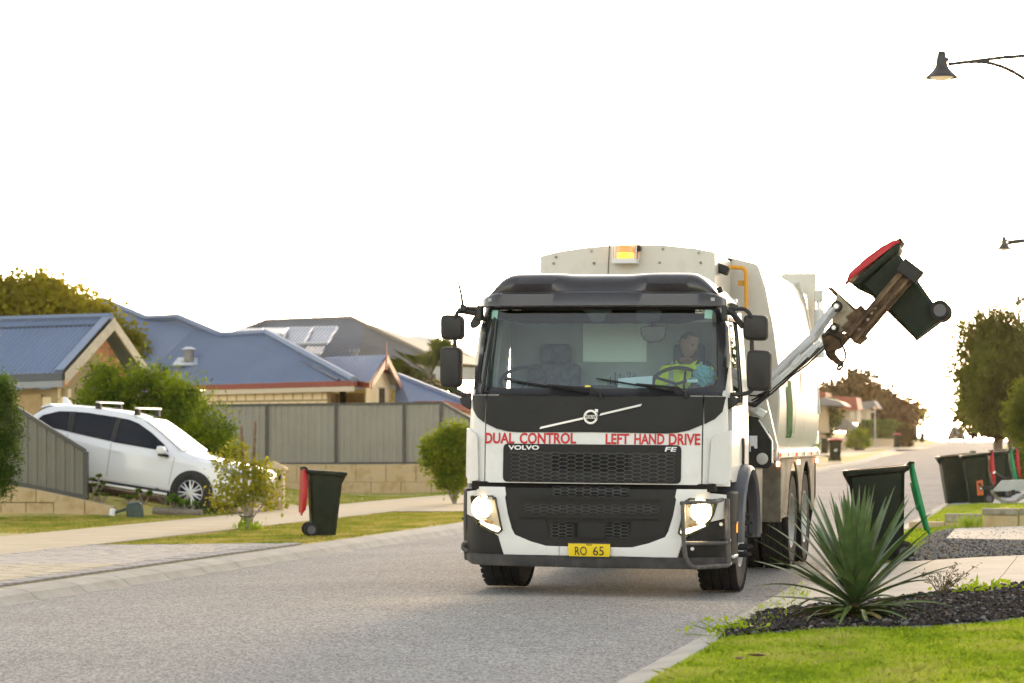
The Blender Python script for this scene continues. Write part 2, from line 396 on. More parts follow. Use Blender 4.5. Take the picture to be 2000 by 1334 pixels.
polydrape('stepping_slab', [gnd(1848, 1059)[:2], gnd(2010, 1062)[:2], gnd(2010, 1034)[:2], gnd(1866, 1039)[:2]], .05, m_slab, .5, thick=.07)['kind'] = 'structure'
def chips(name, poly, dens, size, cols, zb, flat=.35, frac=None):
    P = np.array(poly)[:, :2]; lo, hi = P.min(0), P.max(0); lo = np.maximum(lo, [-3, 8]); hi = np.minimum(hi, [3.2, 60])
    n = int(dens * np.prod(hi - lo)); Q = rng.uniform(lo, hi, (n, 2)); Q = Q[inpoly(Q, poly)]
    Q = Q[np.abs((Q[:, 0]*CA + Q[:, 1]*SA) / (-Q[:, 0]*SA + Q[:, 1]*CA)) < .215]
    b = [MB() for _ in cols]
    for x, y in Q:
        z = H(x, y) + zb + random.uniform(0, size * .8); k = random.choices(range(len(cols)), frac)[0]
        rot = Matrix.Rotation(random.uniform(0, 6.3), 3, 'Z') @ Matrix.Rotation(random.uniform(-.7, .7), 3, 'X') @ Matrix.Rotation(random.uniform(-.6, .6), 3, 'Y')
        s = size * random.uniform(.5, 1.5)
        a = [Vector((-s*.5, -s*.2, 0)), Vector((s*.45, -s*.25, 0)), Vector((s*.5, s*.22, 0)), Vector((-s*.4, s*.25, 0)), Vector((0, 0, s*flat))]
        b[k].add([rot @ q + Vector((x, y, z)) for q in a], [(0,1,4),(1,2,4),(2,3,4),(3,0,4),(3,2,1,0)])
    for k, (c, bb) in enumerate(zip(cols, b)):
        if bb.f:
            me = bpy.data.meshes.new(name); me.from_pydata(bb.v, [], bb.f); me.materials.append(c); link(name, me)['kind'] = 'stuff'
m_ch = [mat('bark black', (.022, .019, .018), .9, var=.4, scale=40), mat('bark brown', (.07, .05, .038), .9, var=.4, scale=40), mat('bark grey', (.17, .16, .15), .9, var=.3, scale=40)]
chips('bark_mulch', bed, 1500, .045, m_ch, .008, frac=[.72, .2, .08])
chips('gravel', gravel, 900, .04, [mat('stone grey', (.26, .245, .24), .9, var=.3, scale=30), mat('stone dark', (.10, .09, .085), .9, var=.3, scale=30), mat('stone tan', (.34, .28, .2), .9, var=.2, scale=30)], .006, .45, [.5, .35, .15])
b = MB(); pts = [Vector((p[0], p[1] + .02, H(*p[:2]) + .012 + .008 * math.sin(3 * i))) for i, p in enumerate(lawn_edge[1:7])]
fine = []
for i in range(len(pts) - 1):
    for k in range(8): fine.append(pts[i].lerp(pts[i+1], k / 8) + Vector((0, .02 * math.sin(i * 8 + k), 0)))
b.tube(fine, .016, 8); tag(b.build('edging_hose', mat('hose grey', (.09, .10, .11), .7)), 'thin grey garden edging tube between bark mulch and lawn', 'lawn edging')

# grass as blades
def grass(name, poly, dens, h, cols, off=.0, wd=.004, lean=.5, ylim=(8, 70), zf=H, box=None, patch=0, fill=None):
    P = np.array([p[:2] for p in poly]); lo, hi = P.min(0), P.max(0); lo[1] = max(lo[1], ylim[0]); hi[1] = min(hi[1], ylim[1])
    n = int(dens * np.prod(hi - lo)); Q = rng.uniform(lo, hi, (n, 2)); Q = Q[inpoly(Q, poly)]
    D = -Q[:, 0]*SA + Q[:, 1]*CA
    Q = Q[(np.abs((Q[:, 0]*CA + Q[:, 1]*SA) / D) < .215) & (D > 7)]
    keep = np.ones(len(Q), bool); hs_ = np.ones(len(Q)); ci = np.zeros(len(Q), int)
    for i, (x, y) in enumerate(Q):
        q = mnoise.noise(Vector((x * 1.7, y * 1.1, 3))) + .5 * mnoise.noise(Vector((x * 6, y * 5, 9)))
        hs_[i] = 1 + .45 * q
        ci[i] = min(len(cols) - 1, max(0, int((q * .75 + .5 + random.uniform(-.3, .3)) * len(cols))))
        if patch and random.random() < patch * (.5 - q): keep[i] = False
    Q, hs_, ci = Q[keep], hs_[keep], ci[keep]; n = len(Q)
    if n == 0: return
    z = np.array([zf(x, y) for x, y in Q]) + off
    B = np.column_stack([Q, z]); a = rng.uniform(0, 2*np.pi, n); s = np.column_stack([np.cos(a), np.sin(a), np.zeros(n)]) * (wd * rng.uniform(.7, 1.4, (n, 1)))
    le = np.column_stack([rng.normal(size=(n, 2)) * lean, np.ones(n)]); le = unit(le); hh = (h * hs_ * rng.uniform(.55, 1.3, n))[:, None]
    bend = np.column_stack([rng.normal(size=(n, 2)), -.5 * np.ones(n)]) * hh * .35
    M_, T_ = B + le * hh * .55, B + le * hh + bend
    V = np.stack([B - s, B + s, M_ + s * .7, T_, M_ - s * .7], axis=1)
    for k, c in enumerate(cols):
        if (ci == k).any(): quads(name, V[ci == k], c)['kind'] = 'stuff'
gl = [leafmat('blade deep', (.26, .38, .02), (.19, .29, .016), .4), leafmat('blade mid', (.38, .50, .028), (.30, .42, .022), .45), leafmat('blade light', (.48, .58, .05), (.40, .52, .04), .45), leafmat('blade straw', (.55, .54, .14), (.44, .46, .09), .45)]
front = [(-2.2, 8)] + [(max(p[0], -2.2), p[1]) for p in lawn_edge] + [(4, 8)]
polydrape('lawn', front, .004, mat('lawn base', (.24, .32, .03), .95, c2=(.16, .24, .022), scale=3, bump=.8, bscale=60), .5)['kind'] = 'structure'
grass('lawn_grass', front, 8500, .042, gl, .0, .0032, .55, (10.5, 21))
dg_ = [leafmat('dry blade', (.60, .48, .13), (.46, .38, .09), .3), leafmat('half dry blade', (.48, .42, .08), (.36, .34, .055), .3), leafmat('verge blade', (.27, .34, .045), (.20, .28, .03), .35)]
grass('verge_grass', [(-12.72, 32.1), (-9.88, 32.4), (-9.88, 47.), (-12.72, 47.4)], 1900, .032, dg_, 0, .004, .6, patch=.5)
grass('verge_grass', [(-15.14, 36), (-15.14, 45.6), (-17.2, 45.2), (-19.4, 42), (-21, 36)], 1300, .035, dg_, 0, .005, .6, patch=.5)
grass('verge_grass', [(-12.7, 53), (-9.9, 53.6), (-9.9, 75), (-12.7, 75)], 420, .035, dg_[1:], 0, .007, .6, (50, 80))
grass('verge_grass', [(-15.2, 51), (-15.2, 66), (-18.4, 66), (-18.2, 51)], 500, .04, dg_[1:], 0, .007, .6, (50, 80))
grass('strip_grass', [(-2.18, 29.8), (-1.75, 28.4), (-1.45, 34), (-1.5, 37.2), (-2.18, 37.2)], 2300, .05, gl[:3], 0, .004, .6, patch=.7)
grass('strip_grass', [(-2.18, 37.6), (3, 38), (3, 49.8), (-2.18, 49.8)], 900, .05, gl[1:], 0, .006, .6)
# weeds creeping over the kerb by the bed
grass('kerb_weeds', [(-2.3, 16.2), (-1.9, 16.6), (-2.0, 20.2), (-2.32, 24.5)], 500, .045, gl[:2], .03, .004, 1.0, patch=.9)
# ================================================================ GARBAGE TRUCK
TO = np.array([-4.13, 22.13, 0.0]); ROLL = R(.5)
truck = thing('garbage_truck', TO, 'white garbage truck with dark cab front, lit headlights and raised side arm', 'truck', rot=(0, ROLL, 0))
def tp(px, py, v):                     # measured point -> truck frame (u, v, z)
    p = on_y(px, py, TO[1] + v) - TO; c, s = math.cos(ROLL), math.sin(ROLL)
    return Vector((p[0]*c - p[2]*s, v, p[0]*s + p[2]*c))
PZ = [.22, .26, .40, .90, .97, 1.0, 1.35, 1.50, 1.78, 1.82, 2.62, 2.75, 2.92]
PV = [.06, .04, .0, .0, .01, .04, .05, .06, .10, .135, .42, .46, .8]
def vf(u, z):
    return float(np.interp(z, PZ, PV)) + .10 * (u / 1.15) ** 2 + 2.6 * max(0, abs(u) - .9) ** 2
def fp(px, py, off=0.):                # measured point on the curved cab front -> (u, z)
    v = .2
    for _ in range(8): p = tp(px, py, v); v = vf(p.x, p.z) - off
    return (p.x, p.z)
def rounded(poly, r=.02, seg=4):       # round the corners of a 2d outline
    out = []; n = len(poly)
    for i in range(n):
        a, b, c = Vector(poly[i-1]), Vector(poly[i]), Vector(poly[(i+1) % n])
        d1, d2 = (a - b), (c - b); l = min(r, d1.length * .45, d2.length * .45)
        if l < 1e-4: out.append(tuple(b)); continue
        p, q = b + d1.normalized() * l, b + d2.normalized() * l
        for k in range(seg + 1):
            t = k / seg; out.append(tuple(p * (1-t)**2 + b * 2*t*(1-t) + q * t*t))
    return out
def panel(name, poly, off, thick, m, parent=None, cut=.07, bev=.004, surf=vf, axis='front', hole=None, flat=False):
    """outline in (u,z) moulded onto the cab front"""
    bm = bmesh.new(); bm.faces.new([bm.verts.new((p[0], 0, p[1])) for p in poly])
    if hole is not None:
        bm.clear()
        c = Vector((sum(p[0] for p in hole) / len(hole), sum(p[1] for p in hole) / len(hole)))
        def rad(pl, a):
            d = Vector((math.cos(a), math.sin(a))); best = 0
            for i in range(len(pl)):
                p, q = Vector(pl[i]) - c, Vector(pl[(i+1) % len(pl)]) - c; e = q - p; den = d.x * e.y - d.y * e.x
                if abs(den) < 1e-9: continue
                t = (p.x * e.y - p.y * e.x) / den; s_ = (p.x * d.y - p.y * d.x) / den
                if t > 0 and -1e-6 <= s_ <= 1 + 1e-6: best = max(best, t)
            return c + d * best
        angs = sorted(set([2*math.pi*k/120 for k in range(120)] + [math.atan2(p[1]-c.y, p[0]-c.x) % (2*math.pi) for p in list(poly) + list(hole)]))
        O_ = [bm.verts.new((q.x, 0, q.y)) for q in (rad(poly, a) for a in angs)]; I_ = [bm.verts.new((q.x, 0, q.y)) for q in (rad(hole, a) for a in angs)]
        n = len(angs)
        for i in range(n):
            try: bm.faces.new((O_[i], O_[(i+1) % n], I_[(i+1) % n], I_[i]))
            except ValueError: pass
        bmesh.ops.remove_doubles(bm, verts=bm.verts, dist=1e-5)
    xs = [p[0] for p in poly]; zs = [p[1] for p in poly]
    for lo, hi, no in ((min(xs), max(xs), Vector((1, 0, 0))), (min(zs), max(zs), Vector((0, 0, 1)))):
        k = math.ceil(lo / cut) * cut + .0013
        while k < hi:
            bmesh.ops.bisect_plane(bm, geom=bm.verts[:] + bm.edges[:] + bm.faces[:], plane_co=no * k, plane_no=no, dist=1e-5); k += cut
    for v in bm.verts: v.co.y = surf(v.co.x, v.co.z) - off + thick
    if not flat:
        ex = bmesh.ops.extrude_face_region(bm, geom=bm.faces[:])
        for v in ex['geom']:
            if isinstance(v, bmesh.types.BMVert): v.co.y -= thick
    bmesh.ops.recalc_face_normals(bm, faces=bm.faces)
    if bev:
        es = [e for e in bm.edges if len(e.link_faces) == 2 and e.calc_face_angle(0) > .9]
        bmesh.ops.bevel(bm, geom=es, offset=bev, segments=2, affect='EDGES', clamp_overlap=True)
    me = bpy.data.meshes.new(name); bm.to_mesh(me); bm.free(); me.shade_smooth(); me.set_sharp_from_angle(angle=R(38)); me.materials.append(m)
    return link(name, me, parent or truck)
def mir(pl): return [(-a, b) for a, b in pl][::-1]
def F(*pts, off=0.): return [fp(a, b, off) for a, b in pts]
def symm(half): return half + mir(half)   # half outline going round from top centre to bottom centre on the left

tw = mat('truck white', (.78, .765, .74), .38, coat=.12, spec=.35, var=.04, scale=1.2, dirt=.2, dcol=(.42, .38, .32))
td = mat('truck dark plastic', (.017, .0165, .016), .55, spec=.3, var=.12, scale=3, bump=.06, bscale=300)
tv = mat('visor paint', (.032, .030, .035), .3, coat=.4, var=.05)
tb = mat('black rubber', (.012, .012, .012), .6)
tk = mat('black void', (.004, .004, .004), .9)
tg = mat('grille plastic', (.035, .035, .038), .55)
tc_ = mat('bright trim', (.85, .84, .82), .25, metal=.25)
tl = mat('white lettering', (.85, .85, .85), .35)
tr_ = mat('red lettering', (.55, .012, .02), .45)
mt = mat('mirror shell', (.022, .021, .021), .55, bump=.1, bscale=400)
body_w = mat('body cream white', (.66, .63, .555), .36, coat=0, spec=.28, var=.04, scale=.8, dirt=.22, dcol=(.30, .24, .16))
steel = mat('grimy steel', (.30, .27, .22), .5, metal=.6, var=.3, scale=8, dirt=.7, dcol=(.10, .065, .035))
rust = mat('rusty steel', (.17, .10, .05), .8, metal=.2, c2=(.05, .03, .018), scale=7, bump=.5, bscale=40, dirt=.5, dcol=(.33, .24, .15))
tyre = mat('tyre rubber', (.016, .0155, .015), .85, var=.3, scale=8, bump=.2, bscale=60, dirt=.25, dcol=(.05, .042, .035))
glass = glassmat('windscreen glass', (.76, .91, .92), 1.45, 0, .06)
sglass = glassmat('side glass', (.55, .66, .66), 1.5, 0, .05)
amber = mat('amber lens', (.9, .28, .02), .15, em=(1, .35, .03), es=.35)
redl = mat('red lens', (.6, .02, .01), .2, em=(1, .05, .02), es=.2)

# --- cab front: white skin in three pressings with real gaps between them
seamL = F((946, 828), (949, 940)); uS = (seamL[0][0] + seamL[1][0]) / 2
panel('front_skin', [(uS + .006, 1.0), (-uS - .006, 1.0), (-uS - .006, 1.82), (uS + .006, 1.82)], 0, .03, tw)
for s in (1, -1):
    o = [(-1.205, .985), (uS - .004, .995), (uS - .004, 1.82), (-1.17, 1.82)]
    panel('corner_skin', o if s == 1 else mir(o), 0, .03, tw)
# dark upper panel: middle and two ends
low = F((923.5, 771), (925, 801), (932.6, 815), (946, 825.5))
mid_l = F((948, 826), (971, 837.6), (993, 842.7), (1012, 844.2))
topz = fp(1150, 775)[1]
half = [(0, topz)] + [(uS + .004, topz + .01)] + mid_l + [(0, fp(1160, 844)[1])]
panel('dark_front_panel', [p for p in half[:-1]] + [half[-1]] + mir(half)[1:-1], .012, .03, td)
endl = [(uS - .004, topz + .01), (low[0][0], topz + .012)] + low[1:]
for s in (1, -1): panel('dark_end_panel', endl if s == 1 else mir(endl), .012, .03, td)
# grille
gz1, gz0 = fp(1156, 868)[1], fp(1156, 943)[1]; gu = fp(983, 905)[0]
gp = rounded([(gu, gz1), (gu, gz0), (-gu, gz0), (-gu, gz1)], .045)
panel('grille_panel', gp, .014, .03, td)
ou0, ou1, oz1, oz0 = fp(1080, 886)[0], fp(1228, 886)[0], fp(1156, 886)[1], fp(1156, 921)[1]
panel('grille_opening', rounded([(ou0, oz1), (ou0, oz0), (ou1, oz0), (ou1, oz1)], .03), .0165, .003, tk, bev=0)
def honey(name, u0, u1, z0, z1, cw, ch, off, m, parent, wire=.16, dp=.012):
    b = MB(); c = 0; u = u0
    while u < u1:
        z = z0 + (ch / 2 if c % 2 else 0)
        while z < z1:
            out, inn = [], []
            for k in range(6):
                a = [(cw/2*1.02, 0), (cw/4*1.02, ch/2), (-cw/4*1.02, ch/2), (-cw/2*1.02, 0), (-cw/4*1.02, -ch/2), (cw/4*1.02, -ch/2)][k]
                out.append((u + a[0], z + a[1])); inn.append((u + a[0] * (1 - wire * .55), z + a[1] * (1 - wire)))
            pts = [(q[0], vf(*q) - off, q[1]) for q in out] + [(q[0], vf(*q) - off, q[1]) for q in inn] + [(q[0], vf(*q) - off + dp, q[1]) for q in inn]
            b.add(pts, [(k, (k+1) % 6, 6 + (k+1) % 6, 6 + k) for k in range(6)] + [(6 + k, 6 + (k+1) % 6, 12 + (k+1) % 6, 12 + k) for k in range(6)])
            z += ch
        u += cw * .75; c += 1
    return b.build(name, m, parent or truck, 0)
hx0, hx1 = fp(1008, 905)[0], fp(1312, 905)[0]
honey('grille_mesh', hx0, hx1, fp(1156, 938)[1], fp(1156, 884)[1], .098, .036, .024, mat('grille wire', (.06, .06, .064), .45), None)
panel('grille_lip', [(gu + .05, gz1 - .075), (gu + .05, gz1 - .085), (-gu - .05, gz1 - .085), (-gu - .05, gz1 - .075)], .02, .008, tg, bev=.002)

def letters(name, s, px0, py0, px1, py1, off, m, bold=0., parent=None, slant=0., th=.004, plane=None):
    """flat print: the word stretched into the box measured on the truck"""
    v, f = mesh2d(s, bold); q = []
    a, b = fp(px0, py1, off), fp(px1, py0, off); z0b, z1b = fp(px1, py1, off)[1], fp(px0, py0, off)[1]
    for x, y in v:
        u = a[0] + (b[0] - a[0]) * x + slant * y; lo = a[1] + (z0b - a[1]) * x; hi = z1b + (b[1] - z1b) * x
        z = lo + (hi - lo) * y; q.append((u, vf(u, z) - off, z))
    me = bpy.data.meshes.new(name); me.from_pydata(q, [], f); me.materials.append(m); return link(name, me, parent or truck)
letters('lettering', 'DUAL', 947, 845, 1005, 866.5, .004, tr_, .03)['label'] = 'red words painted on the white band'
letters('lettering', 'CONTROL', 1014.5, 845, 1125.5, 867, .004, tr_, .03)['label'] = 'red words painted on the white band'
letters('lettering', 'LEFT', 1182.5, 847, 1229, 867.6, .004, tr_, .03)['label'] = 'red words painted on the white band'
letters('lettering', 'HAND', 1238.5, 847, 1298, 868, .004, tr_, .03)['label'] = 'red words painted on the white band'
letters('lettering', 'DRIVE', 1306, 847, 1368, 869.5, .004, tr_, .03)['label'] = 'red words painted on the white band'
letters('badge_lettering', 'VOLVO', 992.5, 869.5, 1053, 878.5, .02, tl, .035)
letters('badge_lettering', 'FE', 1298, 873, 1320, 882, .02, tl, .02, slant=.012)
# diagonal bar and round badge with arrow
def bar(name, A, B, wz, off, m, th=.014):
    a, b = Vector(fp(*A, off)), Vector(fp(*B, off)); rings = []
    for k in range(13):
        p = a.lerp(b, k / 12); d = .0
        rings.append([(p.x + e * .006, vf(p.x, p.y) - o2, p.y + h) for h, o2, e in ((-wz, off, -1), (-wz, off + th, -1), (wz, off + th, 1), (wz, off, 1))])
    return MB().loft(rings).build(name, m, truck, 0, .002)
bar('badge_bar', (1055, 836), (1140, 817), .011, .012, tc_)
bar('badge_bar', (1172, 810), (1253, 791), .011, .012, tc_)
bc = fp(1155, 814.5); br = .0655
Mb = Matrix.Translation((bc[0], vf(*bc) - .03, bc[1])) @ Matrix.Rotation(R(90), 4, 'X')
b = MB().lathe([(br, -.012), (br, .006), (br - .004, .012), (br - .018, .012), (br - .021, .006), (br - .021, -.012)], 40, Mb, closed=True)
ax = Vector((bc[0] + .062, vf(*bc) - .04, bc[1] + .066))
b.prism([ax + Vector(q) for q in ((-.03, 0, .004), (.004, 0, .004), (.004, 0, -.03), (-.006, 0, -.016), (-.02, 0, -.03), (-.032, 0, -.02), (-.016, 0, -.006))], (0, .012, 0))
badge = b.build('badge_ring', tc_, truck, 30)
MB().box((bc[0], vf(*bc) - .035, bc[1]), (.118, .012, .032)).build('badge_band', tc_, badge)
letters('badge_lettering', 'VOLVO', 1141.5, 811.5, 1168, 817.2, .052, mat('badge ink', (.01, .01, .015), .5), .03, badge)
MB().lathe([(0, 0), (.045, 0)], 30, Matrix.Translation((bc[0], vf(*bc) - .018, bc[1])) @ Matrix.Rotation(R(90), 4, 'X')).build('badge_back', td, badge)
# corner air deflectors
dl = F((910, 838), (914, 836), (930, 846), (934.5, 856), (936, 938), (918, 940), (910.5, 930))
dl[0] = (-1.215, dl[0][1]); dl[-1] = (-1.215, dl[-1][1])
for s in (1, -1): panel('air_deflector', dl if s == 1 else mir(dl), .045, .06, tw, bev=.014)
# recess between cab and bumper
MB().box((0, .22, .975), (2.2, .2, .07)).build('bumper_gap', tk, truck)

# --- bumper
cen = F((987, 952), (989, 966), (987, 971), (992, 1002), (1000, 1032), (1006, 1044), (1036, 1057.5), (1067, 1066.5))
cz0 = fp(1156, 1068)[1]
half = [(0, cen[0][1])] + cen + [(0, cz0)]
panel('bumper_centre', half + mir(half)[1:-1], .004, .03, td)
wing = F((911, 960), (932, 957), (936, 950), (987, 951), (989, 966), (987, 971), (992, 1002), (1000, 1032), (1006, 1044), (1036, 1057), (1067, 1066), (1092, 1067), (1092, 1084), (985, 1083), (974, 1047), (930, 1012), (911, 1003))
wing[0] = (-1.2, wing[0][1]); wing[-1] = (-1.2, wing[-1][1])
for s in (1, -1): panel('bumper_trim', wing if s == 1 else mir(wing), .016, .03, tw)
ci = F((1094, 1067), (1094, 1084.5)); panel('plate_holder', [ci[0], ci[1], (-ci[1][0] + .01, ci[1][1]), (-ci[0][0] + .01, ci[0][1])], .014, .03, tw)
cor = F((911, 1005), (930, 1014), (973, 1049), (984, 1085), (911, 1086)); cor[0] = (-1.2, cor[0][1]); cor[-1] = (-1.19, cor[-1][1])
for s in (1, -1): panel('bumper_corner', cor if s == 1 else mir(cor), .012, .03, td)
tda = mat('scuffed apron', (.05, .05, .053), .6, var=.3, scale=6, bump=.2, bscale=50, dirt=.5, dcol=(.16, .14, .12))
apr = [(-1.19, fp(1150, 1086)[1]), (-1.19, .285), (-1.12, .255), (1.12, .255), (1.19, .285), (1.19, fp(1150, 1086)[1])]
panel('bumper_apron', apr, .03, .05, tda, bev=.012)
# meshes in the bumper
def opening(px0, py0, px1, py1, dark=True, off=.006):
    a, c = fp(px0, py1), fp(px1, py0)
    if dark: panel('bumper_opening', [(a[0], c[1]), (a[0], a[1]), (c[0], a[1]), (c[0], c[1])], off, .002, tk, bev=0)
    honey('bumper_mesh', a[0] + .02, c[0] - .02, a[1] + .012, c[1] - .006, .09, .03, off + .006, MATS['grille wire'], None, .18, .008)
opening(1084, 951, 1230, 968); opening(1030, 985, 1082, 1003, False); opening(1230, 985, 1292, 1003, False)
opening(1082, 985, 1230, 1003, False); opening(1080, 1020, 1128, 1049); opening(1186, 1020, 1232, 1049)
for z, d in ((fp(1150, 974)[1], .02), (fp(1150, 1010)[1], .03)):
    panel('bumper_rib', [(-.62, z + .012), (-.64, z - .012), (.64, z - .012), (.62, z + .012)], .004 + d, d, td, bev=.008)
a, c = fp(1131, 1051), fp(1184, 1021); panel('tow_cover', rounded([(a[0], c[1]), (a[0], a[1]), (c[0], a[1]), (c[0], c[1])], .015), .03, .03, td, bev=.006)
for s in (1, -1):
    pl = F((1000, 1012), (1068, 1014), (1074, 1049), (1060, 1053), (1006, 1038)); panel('fog_recess', pl if s == 1 else mir(pl), .012, .01, td, bev=.006)
# number plate
pa, pc = fp(1110, 1088.5, .05), fp(1191.5, 1060, .05)
pl = panel('number_plate', rounded([(pa[0], pc[1]), (pa[0], pa[1]), (pc[0], pa[1]), (pc[0], pc[1])], .012, 3), .05, .006, mat('plate yellow', (.86, .62, .01), .4), bev=.001)
ink = mat('plate ink', (.012, .012, .015), .5)
letters('plate_text', 'RO', 1123, 1067.5, 1146, 1084.5, .053, ink, .0, pl); letters('plate_text', '65', 1158.5, 1067.5, 1179, 1085, .053, ink, .0, pl)
letters('plate_text', 'WA', 1144.5, 1062, 1156.5, 1066, .053, ink, 0, pl)
b = MB()
for (x0, y0, x1, y1) in ((1110, 1060, 1191.5, 1061), (1110, 1087.6, 1191.5, 1088.6), (1110, 1060, 1111, 1088.6), (1190.5, 1060, 1191.5, 1088.6)):
    p, q = fp(x0, y1, .053), fp(x1, y0, .053); b.box(((p[0]+q[0])/2, vf((p[0]+q[0])/2, p[1]) - .052, (p[1]+q[1])/2), (abs(q[0]-p[0]), .004, abs(q[1]-p[1])))
b.build('plate_edge', ink, pl)
# headlights
lensm = glassmat('headlamp lens', (.93, .92, .9), 1.45, 0, .03)
refl = mat('lamp reflector', (.85, .80, .70), .2, metal=.35)
hot = mat('lit lamp', (1, .9, .7), .3, em=(1.0, .74, .40), es=70)
drl = mat('running light', (1, .95, .85), .3, em=(1.0, .85, .62), es=1.6)
hl = F((921, 969), (963, 967), (970, 972), (983, 1036), (974, 1043), (960, 1039), (934, 1023), (926, 999))
hin = F((925, 972), (961, 970.5), (967, 975), (979, 1034), (973, 1039), (961, 1035), (938, 1020), (930, 998))
lampc = fp(946, 992); lampr = .086; halo = mat('bowl added glow', (1, .85, .6), .3, em=(1.0, .66, .28), es=4)  # bowl emits a warm glow, standing in for the bulb's light on it
for s in (1, -1):
    T = (lambda q: q) if s == 1 else mir
    o = panel('headlight', T(hl), .022, .012, tb, bev=.002)
    panel('headlight_reflector', T(hin), .026, .006, refl, o, bev=0)
    cu = lampc[0] * s; cv = vf(cu, lampc[1]) - .045; M1 = Matrix.Translation((cu, cv, lampc[1])) @ Matrix.Rotation(R(90) , 4, 'X')
    MB().lathe([(lampr + .012, -.02), (lampr + .014, .006), (lampr, .008)], 28, M1).build('headlight_bezel', tc_, o); MB().lathe([(0, -.006), (lampr * 1.3, -.012)], 28, M1).build('headlight_bowl', halo, o)
    MB().lathe([(0, .012), (lampr * .5, .010), (lampr * .92, .002)], 28, M1).build('headlight_bulb', hot, o)
    dr = F((936, 1020), (940, 1015), (978, 1031), (977, 1036), (973, 1038.5), (961, 1034.5)); panel('daytime_light', T(dr), .031, .003, drl, o, bev=0)
    am = F((946, 1014), (964, 1017), (963, 1025), (948, 1020)); panel('indicator_lens', T(am), .036, .004, mat('pale amber', (.8, .5, .3), .2), o, bev=0)
    panel('headlight_glass', T(hl), .062, .002, lensm, o, bev=0)
    b = MB()
    for q in F((925, 970), (967, 973), (930, 1006)): b.cyl((q[0]*s, vf(q[0]*s, q[1]) - .075, q[1]), (q[0]*s, vf(q[0]*s, q[1]) - .02, q[1]), .012, 8)
    b.build('headlight_clip', tb, o)
# guard of bent tube round the kerb-side lamp, stub of the other
def fpv(px, py, off): u, z = fp(px, py, off); return Vector((u, vf(u, z) - off, z))
def bend(pts, n=6):
    pts = [Vector(p) for p in pts]; out = [pts[0]]
    for i in range(1, len(pts) - 1):
        a, b_, c = pts[i-1], pts[i], pts[i+1]; l = min(.06, (a-b_).length*.45, (c-b_).length*.45)
        p, q = b_ + (a-b_).normalized()*l, b_ + (c-b_).normalized()*l
        for k in range(n + 1): t = k/n; out.append(p*(1-t)**2 + b_*2*t*(1-t) + q*t*t)
    return out + [pts[-1]]
gd = mat('guard paint', (.075, .068, .066), .42, var=.25, scale=9, dirt=.5, dcol=(.3, .28, .26))
A = .14
g1 = bend([fpv(1334, 983, A), fpv(1335, 1052, A), fpv(1339, 1092, A), fpv(1352, 1109, A), tp(1422, 1104, .2), tp(1427, 1098, .45)])
g2 = bend([fpv(1329, 983, A + .01), tp(1395, 981, .06), tp(1424, 971, .45)]); g3 = bend([fpv(1337, 1061, A), tp(1418, 1061, .1), tp(1426, 1053, .42)])
g4 = [tp(1420, 975, .3), tp(1421, 1060, .16), tp(1423, 1100, .22)]
gu_ = MB().tube(g1, .021, 10).build('lamp_guard', gd, truck)
MB().tube(g2, .018, 10).build('guard_tube', gd, gu_); MB().tube(g3, .019, 10).build('guard_tube', gd, gu_); MB().tube(g4, .024, 10).build('guard_tube', gd, gu_)
MB().tube(bend([tp(920, 1059, .30), tp(905, 1061, .34), tp(904, 1073, .34), tp(922, 1077, .30)]), .02, 8).build('guard_stub', gd, truck)
for px, py in ((1352, 1072), (1408, 1024)): q = fpv(px, py, .03); MB().cyl(q, q + Vector((0, .03, 0)), .016, 10).build('bolt', tc_, truck)

# --- windscreen and cab shell
wo_ = F((945, 596), (938, 640), (929, 700), (925, 768)); wtop = fp(1156, 596)[1]; wbot = fp(1156, 771)[1]
wout = [(-1.0, wtop + .0), (-1.07, wtop - .03)] + [(p[0] - .0, p[1]) for p in wo_[1:3]] + [(wo_[3][0] + .005, wbot + .03), (wo_[3][0] + .02, wbot)]
win_ = F((957, 606), (948, 660), (938, 735)); 
wing_ = [(win_[0][0], wtop - .04), win_[1], win_[2], (win_[2][0] + .02, fp(950, 752)[1]), (fp(985, 757)[0], fp(985, 758)[1])]
outer = wout + mir(wout); inner = rounded(wing_ + mir(wing_), .05)
panel('windscreen_frame', outer, .006, .02, mat('screen frit', (.018, .018, .022), .25), hole=inner, bev=.002)
panel('windscreen', inner, -.004, .0, glass, bev=0, cut=.05, flat=True)
# cowl below the glass
cw_ = [(-.86, wbot + .005), (-.9, fp(1150, 779)[1]), (.9, fp(1150, 779)[1]), (.86, wbot + .005)]
panel('cowl', cw_, .002, .02, td)
for u0, u1 in ((-.30, -.05), (.05, .28), (-.62, -.42), (.42, .62)): panel('cowl_vent', rounded([(u0, wbot + .0), (u0, wbot - .028), (u1, wbot - .028), (u1, wbot)], .012), .006, .004, tk, bev=0)
